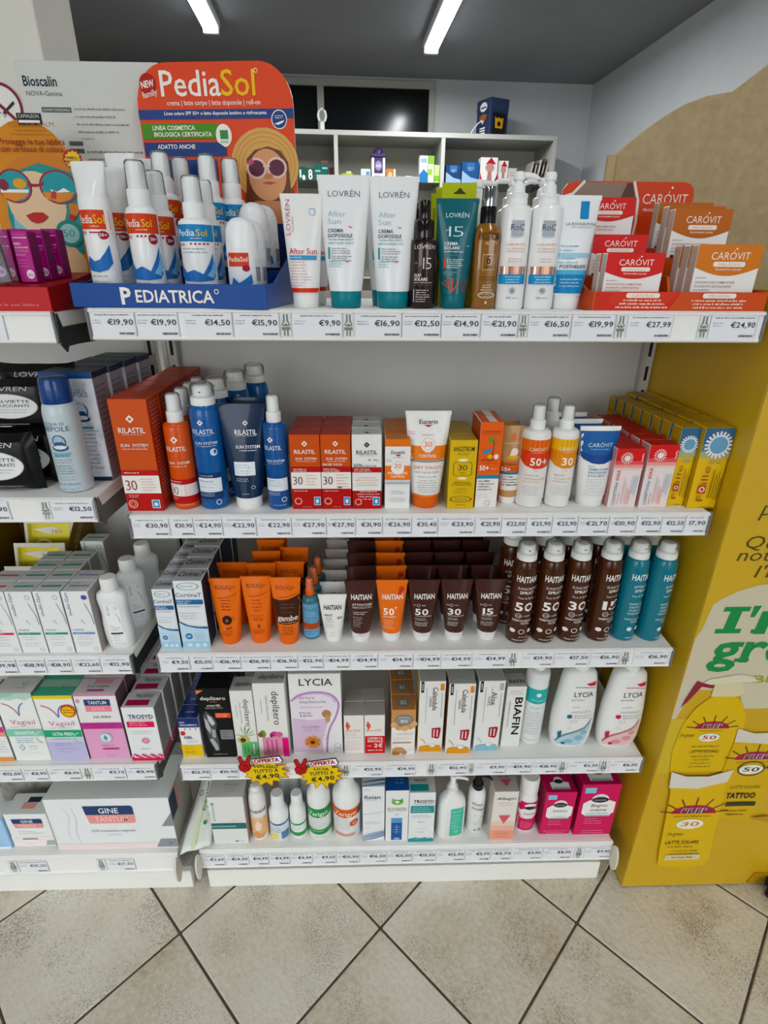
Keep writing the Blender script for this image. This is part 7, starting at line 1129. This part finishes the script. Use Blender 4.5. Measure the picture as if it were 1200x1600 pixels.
def lpm(u, v, o):
    a = u; b = v; p = (A * (1 - a) + B_ * a) * (1 - b) + (D_ * (1 - a) + C_ * a) * b
    return (p.x, p.y - .7 * o, p.z + .004 * math.sin(9 * a + 4 * b) * math.sin(7 * b + 2 * a) + .006 * math.sin(PI * a) + o)
Pr(o, lpm, .06, .17, True, .0012).put([('T', 'Derma', .55, .62, .34, .12, '#3c7a34', .01, 90), ('L', [(.70, .48), (.70, .70)], .03, '#5c8cc0', 'small_print'), ('L', [(.78, .48), (.78, .66)], .03, '#4c8a44', 'small_print'), ('E', .86, .40, .06, .025, '#58a83c'), ('E', .70, .30, .07, .028, '#3c9a4c'), ('E', .88, .47, .04, .03, '#c04858'), ('L', [(.42, .02), (.46, .3), (.5, .55)], .10, '#dfe8b8', 'pale_stripe'), ('O', .3, .66, .10, .04, .2, '#3c3c3a', 'emblem', 6)]).done()
# ------------------------------------------------------------------ back of the shop (room coordinates)
cab = thing('wall_cabinet', 'tall grey open wall cabinet with dividers at the back of the shop', 'cabinet', rloc(.0, 4.486), ROOM)
CG = mat('#b6b6b0', .5); CB = mat('#c6c4ba', .55)
MB().box(-1.6, 1.62, 0, .40, 2.205, 2.235, CG, .002).build('top_board', cab)
MB().box(-1.6, 1.62, .40, .412, 0, 2.235, CB).build('back_panel', cab)
for x in (-1.6, -.74, .035, .787, 1.592): MB().box(x, x + .028, 0, .40, 0.08, 2.205, CG, .002).build('divider', cab)
MB().box(-1.6, 1.62, .01, .40, 0, .08, CG).build('plinth', cab)
for z in (1.929, 1.60, 1.30):
    for x0, x1 in ((-1.572, -.74), (-.712, .035), (.063, .787), (.815, 1.592)): MB().box(x0, x1, .02, .398, z, z + .008, mat('#2c3432', .2) if z > 1.8 else CG).build('glass_shelf' if z > 1.8 else 'shelf_board', cab)
zb = 1.9372
def bg(name, lab, x0, x1, h, c, els=(), y=.04, d=.08, cat='box', z=zb):
    w = x1 - x0; p = rloc((x0 + x1) / 2, 4.486 + y + d / 2, z); t = thing(name, lab, cat, p, ROOM, 'small goods on the back cabinet')
    bo = MB().box(-w / 2, w / 2, -d / 2, d / 2, 0, h, mat(c, .45), .001).build('body', t)
    if els: Pr(bo, flat(w, h, d), w, h, base=.0012).put(els).done()
    return t
bg('goods_box', 'tall magenta box on the back cabinet, beside the display header', -.262, -.225, .155, '#8a1f4c')
bg('goods_box', 'dark green box with white figures on the back cabinet, leftmost', -.222, -.165, .085, '#12503e', [('T', '1', -.2, .2, .2, .6, '#d8e4dc'), ('E', .2, .2, .2, .2, '#d8e4dc')])
bg('goods_box', 'low dark green box with white 8 on the back cabinet', -.160, -.110, .078, '#12503e', [('T', '8', 0, .1, .6, .8, '#e0e8e2', .02)])
bg('goods_box', 'teal green box with pale stripe on the back cabinet, shorter', -.105, -.060, .100, '#0f5a50', [('R', -.4, .55, .4, .65, '#9ac4b8')], .05)
bg('goods_box', 'teal green box with pale stripe on the back cabinet, taller, red top', -.056, -.008, .122, '#0f5a50', [('R', -.4, .6, .4, .68, '#9ac4b8'), ('R', -.5, .9, .5, 1, '#8a3c34')], .05)
bg('goods_box', 'dark maroon box beside the cabinet divider', -.004, .030, .085, '#4c1c22', (), .06)
bg('goods_box', 'flat lime green box on the back cabinet right of the divider', .085, .165, .050, '#a8b41c', (), .05)
bg('goods_box', 'tiny white and lime box behind the flat lime one', .120, .158, .075, '#d8dcc0', (), .14, .04)
bg('goods_box', 'pale box with a blue picture on the back cabinet', .222, .290, .078, '#c4cccc', [('R', .05, .2, .4, .8, '#5c8ca4')])
t = bg('goods_dispenser', 'purple and white dispenser with a domed top on the back cabinet', .300, .395, .150, '#dcd8dc', [('R', -.32, .35, .32, 1.0, '#3c2c54'), ('E', 0, .66, .26, .2, '#8a7ca4'), ('T', 'ALES', 0, .6, .36, .12, '#e4dcec', .01), ('R', -.32, .02, .32, .25, '#54466c')], cat='dispenser')
MB().box(-.052, .052, -.05, .05, .150, .172, mat('#3c2c54', .4), .004).build('ledge', t)
MB().lathe([(.036, .172), (.034, .190), (.026, .204), (.012, .212), (0, .214)], mat('#33254a', .35), 20).build('dome', t)
bg('goods_box', 'white and orange box right of the purple dispenser', .405, .470, .080, '#e4ddd2', [('R', -.5, 0, .3, 1, '#d0702c'), ('E', -.1, .5, .25, .3, '#e8b08c')])
bg('goods_box', 'small white box lying on the back cabinet shelf', .540, .590, .040, '#d8d8d2')
bg('goods_box', 'tall white and blue box on the back cabinet', .640, .700, .165, '#e0e6e8', [('P', [(-.5, 0), (.5, 0), (.5, .35), (0, .5), (-.5, .3)], '#2c6ca0'), ('R', -.4, .75, .4, .9, '#8aa0b0'), ('G', 0, .6, .6, 3, .06, .03, '#7c90a0')], .03)
bg('goods_box', 'lime green and white box beside the tall white and blue one', .703, .745, .165, '#d4dcc0', [('R', -.5, .7, .5, 1, '#7aa83c'), ('R', -.5, .3, .2, .5, '#8ab84c'), ('G', 0, .6, .6, 3, .06, .03, '#5c7c34')], .03)
bg('goods_box', 'small lime green box against the cabinet divider', .748, .785, .110, '#b4cc8c', [('R', -.5, .1, .5, .4, '#7aa83c')], .03)
bl = [('P', [(-.5, 0), (.5, 0), (.5, .2), (0, .3), (-.5, .6)], '#9ab4d0'), ('R', -.24, .6, .24, .95, '#3c6c9c'), ('G', 0, .7, .3, 2, .1, .05, '#c4d4e4')]
bg('goods_box', 'dark blue box on the back cabinet, left of the larger blue one', .835, .945, .115, '#1c3c68', bl)
bg('goods_box', 'larger blue box with white wave on the back cabinet', .952, 1.075, .135, '#245084', bl)
rw = [('P', [(-.5, .45), (-.3, .0), (-.5, 0)], '#b01c34'), ('P', [(-.2, .75), (.1, 1.0), (.4, .75)], '#b01c34'), ('P', [(.5, .4), (.3, .0), (.5, 0)], '#b01c34'), ('E', .05, .62, .26, .16, '#b88c84'), ('P', [(-.1, .1), (.2, .1), (.16, .5), (-.05, .5)], '#a87c74')]
bg('goods_box', 'white and red box with a figure on the back cabinet, larger', 1.085, 1.210, .165, '#e4dfda', rw)
bg('goods_box', 'white and red box with a figure on the back cabinet, smaller', 1.218, 1.295, .150, '#e4dfda', rw, .06)
bg('goods_box', 'small cream box next to the red and white boxes', 1.300, 1.360, .105, '#c9c4b8', [('G', 0, .7, .7, 3, .15, .05, '#7c766c')], .06)
for k in range(5):
    p = rloc(1.452 + .028 * k, 4.486 + .12, zb + .001); t = thing('booklet', f'{ORD[k]} leaning grey booklet from the left at the right end of the back cabinet', 'booklet', p, ROOM, 'leaning booklets'); t.rotation_euler = (0, .17, ROOM)
    bo = MB().box(-.006, .006, -.07, .07, 0, .150 + .006 * k, mat(('#a8a49c', '#6c665e', '#bdb8ae', '#57524c', '#aaa296')[k], .5), .001).build('cover', t)
    Pr(bo, lambda u, v, o: (u * .012, -.07 - o, v * .15), .012, .15, base=.001).put([('R', -.4, .1, .4, .3, '#3c3834'), ('R', -.3, .5, .3, .85, '#d8d4cc')]).done()
# dark blue box with animal drawings on top of the cabinet
p = rloc(1.165, 4.486 + .12, 2.2352); t = thing('gift_box', 'dark blue box with white and orange drawings on top of the cabinet', 'box', p, ROOM + .40)
MB().box(-.078, .078, -.078, .078, 0, .215, mat('#27344e', .45), .002).build('body', t)
MB().box(-.080, .080, -.080, .080, .150, .218, mat('#2c3b58', .45), .002).build('lid', t)
Pr(t, lambda u, v, o: (u * .156, -.08 - o, v * .215), .156, .215, base=.001).put([('R', -.36, .0, .36, .62, '#15161c', 'dark_panel'), ('P', [(-.2, .2), (.2, .2), (.24, .5), (.1, .46), (0, .5), (-.1, .46), (-.24, .5)], '#d09a2c'), ('E', 0, .32, .10, .07, '#15161c')]).done()
Pr(t, lambda u, v, o: (-.0805 - o, -u * .156, v * .215), .156, .215, base=.001).put([('E', 0, .80, .26, .13, '#dfe4e8'), ('R', -.2, .76, .2, .80, '#27344e'), ('P', [(-.3, .55), (0, .62), (.3, .55), (.14, .4), (0, .32), (-.14, .4)], '#8a5c3c'), ('P', [(-.1, .42), (.1, .42), (0, .32)], '#e4e4e0'), ('R', -.2, .2, .2, .24, '#e4e4e0'), ('R', -.2, .13, .2, .17, '#e4e4e0'), ('R', -.2, .06, .2, .10, '#e4e4e0')]).done()
c = thing('cable', 'thin white cable hanging beside the dark blue box on the cabinet', 'cable', rloc(1.03, 4.55, 2.2352), ROOM)
MB().pipe([(.05, .0, .09), (.02, 0, .07), (-.01, 0, .035), (-.03, 0, .004)], .004, mat('#d8dad8'), 6).build('cord', c)
c = thing('window_key', 'white ring-topped window handle key standing on the cabinet', 'handle', rloc(-.040, 4.53, 2.2352), ROOM)
MB().box(-.014, .014, -.006, .006, 0, .05, mat('#dcdcd8', .4), .002).build('stem', c)
rg = MB(); rg.pipe([(.026 * math.cos(a), 0, .085 + .038 * math.sin(a)) for a in [2 * PI * k / 20 for k in range(21)]], .008, mat('#dcdcd8', .4), 8); rg.build('ring', c)
# ------------------------------------------------------------------ yellow floor display on the right
DX, DY = 1.0185, -.024
yel = mottled('yellow_card', ((.3, '#c9a006'), (.7, '#d3ab0a')), 4, 5, .42, .03); kraft = mottled('kraft_card', ((.3, '#a9946c'), (.55, '#b5a078'), (.75, '#bfab82')), 60, 8, .8, .12, .001, 300)
fd = thing('floor_display', 'yellow cardboard floor display with sun lotion pictures and kraft header', 'display', (1.37, DY, .0))
x0, x1 = DX - 1.37, .35
fp_ = MB().box(x0, x1, 0, .004, .004, 1.352, yel, .001).build('front_panel', fd)
MB().box(x0, x0 + .004, .004, .56, .004, 1.352, yel, .0008).build('side_panel', fd)
MB().box(x1 - .004, x1, .004, .56, .004, 1.352, yel, .0008).build('side_panel', fd)
MB().box(x0, x1, .556, .56, .004, 1.352, kraft).build('back_panel', fd)
MB().box(x0 + .004, x1 - .004, .004, .556, 1.33, 1.334, kraft).build('top_panel', fd)
pts = [(.893, 1.30), (.893, 1.59), (.909, 1.591), (.935, 1.613), (.968, 1.638), (1.0, 1.659), (1.033, 1.677), (1.075, 1.691), (1.122, 1.698), (1.133, 1.706), (1.182, 1.743), (1.26, 1.80), (1.36, 1.86), (1.46, 1.86), (1.56, 1.80), (1.62, 1.72), (1.70, 1.66), (1.72, 1.56), (1.72, 1.30)]
MB().prism([(a - 1.37, b) for a, b in pts], .470, .474, kraft, mat('#c9b690', .7)).build('header_card', fd)
MB().box(.893 - 1.37, .909 - 1.37, .462, .470, 1.36, 1.588, mat('#b9a680', .7)).build('header_brace', fd)
P = Pr(fp_, lambda u, v, o: (u - 1.37, -o, v), 1, 1); Y1 = '#dfb914'
BEI = '#cfc6ae'
P.put([('P', [(1.0195, .52), (1.0195, .745), (1.028, .77), (1.034, .82), (1.05, .835), (1.075, .85), (1.11, .862), (1.2, .87), (1.35, .87), (1.6, .86), (1.715, .85), (1.715, .62), (1.4, .59), (1.2, .57), (1.16, .57), (1.14, .62), (1.05, .62)], BEI, 'cream_panel'),
    ('R', 1.0195, .39, 1.085, .545, '#cdb44c', 'cream_panel'),
    ('T', 'p', 1.078, 1.000, .018, .030, '#4c4420', -.006, 0, .2), ('T', 'Ques', 1.105, .937, .095, .026, '#4c4420', -.004, 0, .2), ('T', 'note', 1.091, .912, .078, .026, '#4c4420', -.004, 0, .2), ('T', 'l\'in', 1.118, .878, .050, .026, '#4c4420', -.004, 0, .2),
    ('P', [(1.066, .757), (1.088, .757), (1.094, .816), (1.072, .816)], '#2c8a4c', 'lettering'), ('P', [(1.052, .757), (1.101, .757), (1.102, .767), (1.053, .767)], '#2c8a4c', 'lettering'), ('P', [(1.057, .806), (1.106, .806), (1.107, .816), (1.058, .816)], '#2c8a4c', 'lettering'), ('P', [(1.112, .818), (1.126, .818), (1.119, .793), (1.111, .793)], '#2c8a4c', 'lettering'),
    ('T', 'm', 1.186, .757, .118, .076, '#2c8a4c', .02, 0, .08), ('R', 1.121, .757, 1.146, .765, '#2c8a4c', 'lettering'), ('T', 'green', 1.195, .690, .278, .072, '#2c8a4c', .02, 0, .08), ('R', 1.108, .690, 1.136, .698, '#2c8a4c', 'lettering'), ('T', 'BIO', 1.195, .638, .07, .018, '#a8a040', .006)]).done()
P = Pr(fp_, lambda u, v, o: (u - 1.37, -.0016 - o, v), 1, 1)
def badge(u, v, s, num, c, shp='#c9325a'):
    q = [('L', [(u + s * .62 * math.cos(a), v + s * .30 * math.sin(a)), (u + s * .95 * math.cos(a), v + s * .62 * math.sin(a))], s * .04, '#5c3a2c', 'emblem') for a in [.15 + k * (PI - .3) / 6 for k in range(7)]]
    q += [('P', [(u + s * .62 * math.cos(t), v + s * .32 * math.sin(t)) for t in [k * PI / 14 for k in range(15)]], '#a82448', 'emblem'), ('T', 'PREP', u, v + s * .03, s * .72, s * .19, '#f0ece0', .03, 0, .15), ('T', 'PREP', u + s * .012, v + s * .025, s * .72, s * .19, '#2c2c4c', .008, 0, .15)]
    q += [('G', u, v - s * .14, s * 1.1, 1, .1, s * .05, '#8a7a30'), ('E', u, v - s * .42, s * .38, s * .20, '#ece8d8', 'number_disc'), ('T', num, u, v - s * .50, s * .50, s * .18, c, .012, 0, .15)]
    return q
# pump bottle picture
P.put([('P', [(1.048, .395), (1.040, .46), (1.045, .53), (1.062, .575), (1.085, .602), (1.10, .607), (1.135, .605), (1.155, .585), (1.172, .55), (1.178, .48), (1.18, .395)], '#d9b618', 'bottle_picture'), ('P', [(1.085, .604), (1.085, .635), (1.118, .642), (1.14, .640), (1.15, .612), (1.14, .604)], '#d8cfa8', 'bottle_picture'), ('P', [(1.055, .632), (1.07, .648), (1.13, .660), (1.16, .652), (1.17, .640), (1.14, .640), (1.09, .636)], '#ddd6bc', 'bottle_picture'), ('P', [(1.048, .645), (1.058, .640), (1.086, .632), (1.084, .625), (1.06, .630), (1.045, .600), (1.030, .575), (1.035, .60)], '#8a2c3c', 'bottle_picture')] + badge(1.108, .520, .058, '50', '#a82438') + [('G', 1.108, .468, .06, 2, .012, .004, '#8a7a30'), ('T', "I'm green", 1.060, .498, .03, .010, '#5c5420', 0, 0, .2), ('T', 'LATTE SOLARE', 1.108, .452, .062, .008, '#6a5e20'), ('G', 1.108, .44, .05, 4, .010, .004, '#8a7a30')])
# tube pictures
P.put([('P', [(1.165, .245), (1.160, .30), (1.165, .50), (1.163, .52), (1.20, .506), (1.26, .508), (1.30, .522), (1.296, .48), (1.262, .25)], '#d3ad14', 'tube_picture'), ('P', [(1.163, .52), (1.20, .506), (1.26, .508), (1.30, .522), (1.298, .485), (1.24, .475), (1.165, .483)], '#d8d2c4', 'tube_picture')] + badge(1.222, .432, .070, '50', '#2c2c28') + [('O', 1.222, .405, .030, .022, .12, '#4c4428'), ('T', '+', 1.256, .402, .010, .012, '#2c2c28', .01), ('T', 'LATTE SOLARE', 1.225, .345, .066, .009, '#6a5e20'), ('T', 'TATTOO', 1.222, .315, .066, .017, '#2c2c28', .03), ('R', 1.195, .290, 1.262, .303, '#3c382c'), ('G', 1.225, .272, .05, 2, .012, .005, '#6a5e20'), ('P', [(1.262, .25), (1.30, .235), (1.33, .24), (1.30, .255)], '#b8940c', 'tube_picture')])
P.put([('P', [(1.086, .092), (1.080, .13), (1.062, .33), (1.050, .398), (1.085, .385), (1.135, .384), (1.183, .402), (1.178, .37), (1.205, .11), (1.198, .088), (1.145, .078)], '#dab51a', 'tube_picture'), ('P', [(1.050, .400), (1.085, .386), (1.135, .385), (1.184, .404), (1.180, .368), (1.12, .348), (1.055, .352)], '#dbd6cc', 'tube_picture')] + badge(1.128, .270, .082, '30', '#c8843c') + [('T', "I'm green", 1.102, .197, .036, .012, '#5c5420', 0, 0, .2), ('T', 'LATTE SOLARE', 1.125, .168, .078, .012, '#4c4420', .004), ('G', 1.125, .155, .09, 1, .012, .006, '#8a7a30'), ('G', 1.14, .142, .07, 2, .010, .004, '#8a7a30'), ('R', 1.095, .112, 1.178, .130, '#d8cca8'), ('G', 1.136, .118, .07, 1, .01, .007, '#6a5e20')]).done()
MB().prism([(1.325 - 1.37, .012), (1.335 - 1.37, .048), (1.50 - 1.37, .048), (1.50 - 1.37, .012)], -.003, 0.0, mat('#a88406', .5)).build('hand_slot', fd)  # darker plate stands for the shaded recess; the shade is its colour
# black castor next to the display
cs = thing('castor', 'black plastic castor on the floor by the yellow display, right picture edge', 'castor', (1.372, -.052, 0))
w_ = MB().lathe([(.018, -.010), (.022, -.008), (.022, .008), (.018, .010)], mat('#141416', .35), 24).build('wheel', cs); w_.rotation_euler = (PI / 2, 0, .5); w_.location = (0, 0, .022)
w_ = MB().lathe([(.018, -.008), (.021, -.006), (.021, .006), (.018, .008)], mat('#1a1a1c', .35), 24).build('wheel', cs); w_.rotation_euler = (PI / 2, 0, .5); w_.location = (.015, .026, .022)
MB().box(-.010, .028, -.004, .022, .024, .040, mat('#202022', .35), .003).build('hood', cs)
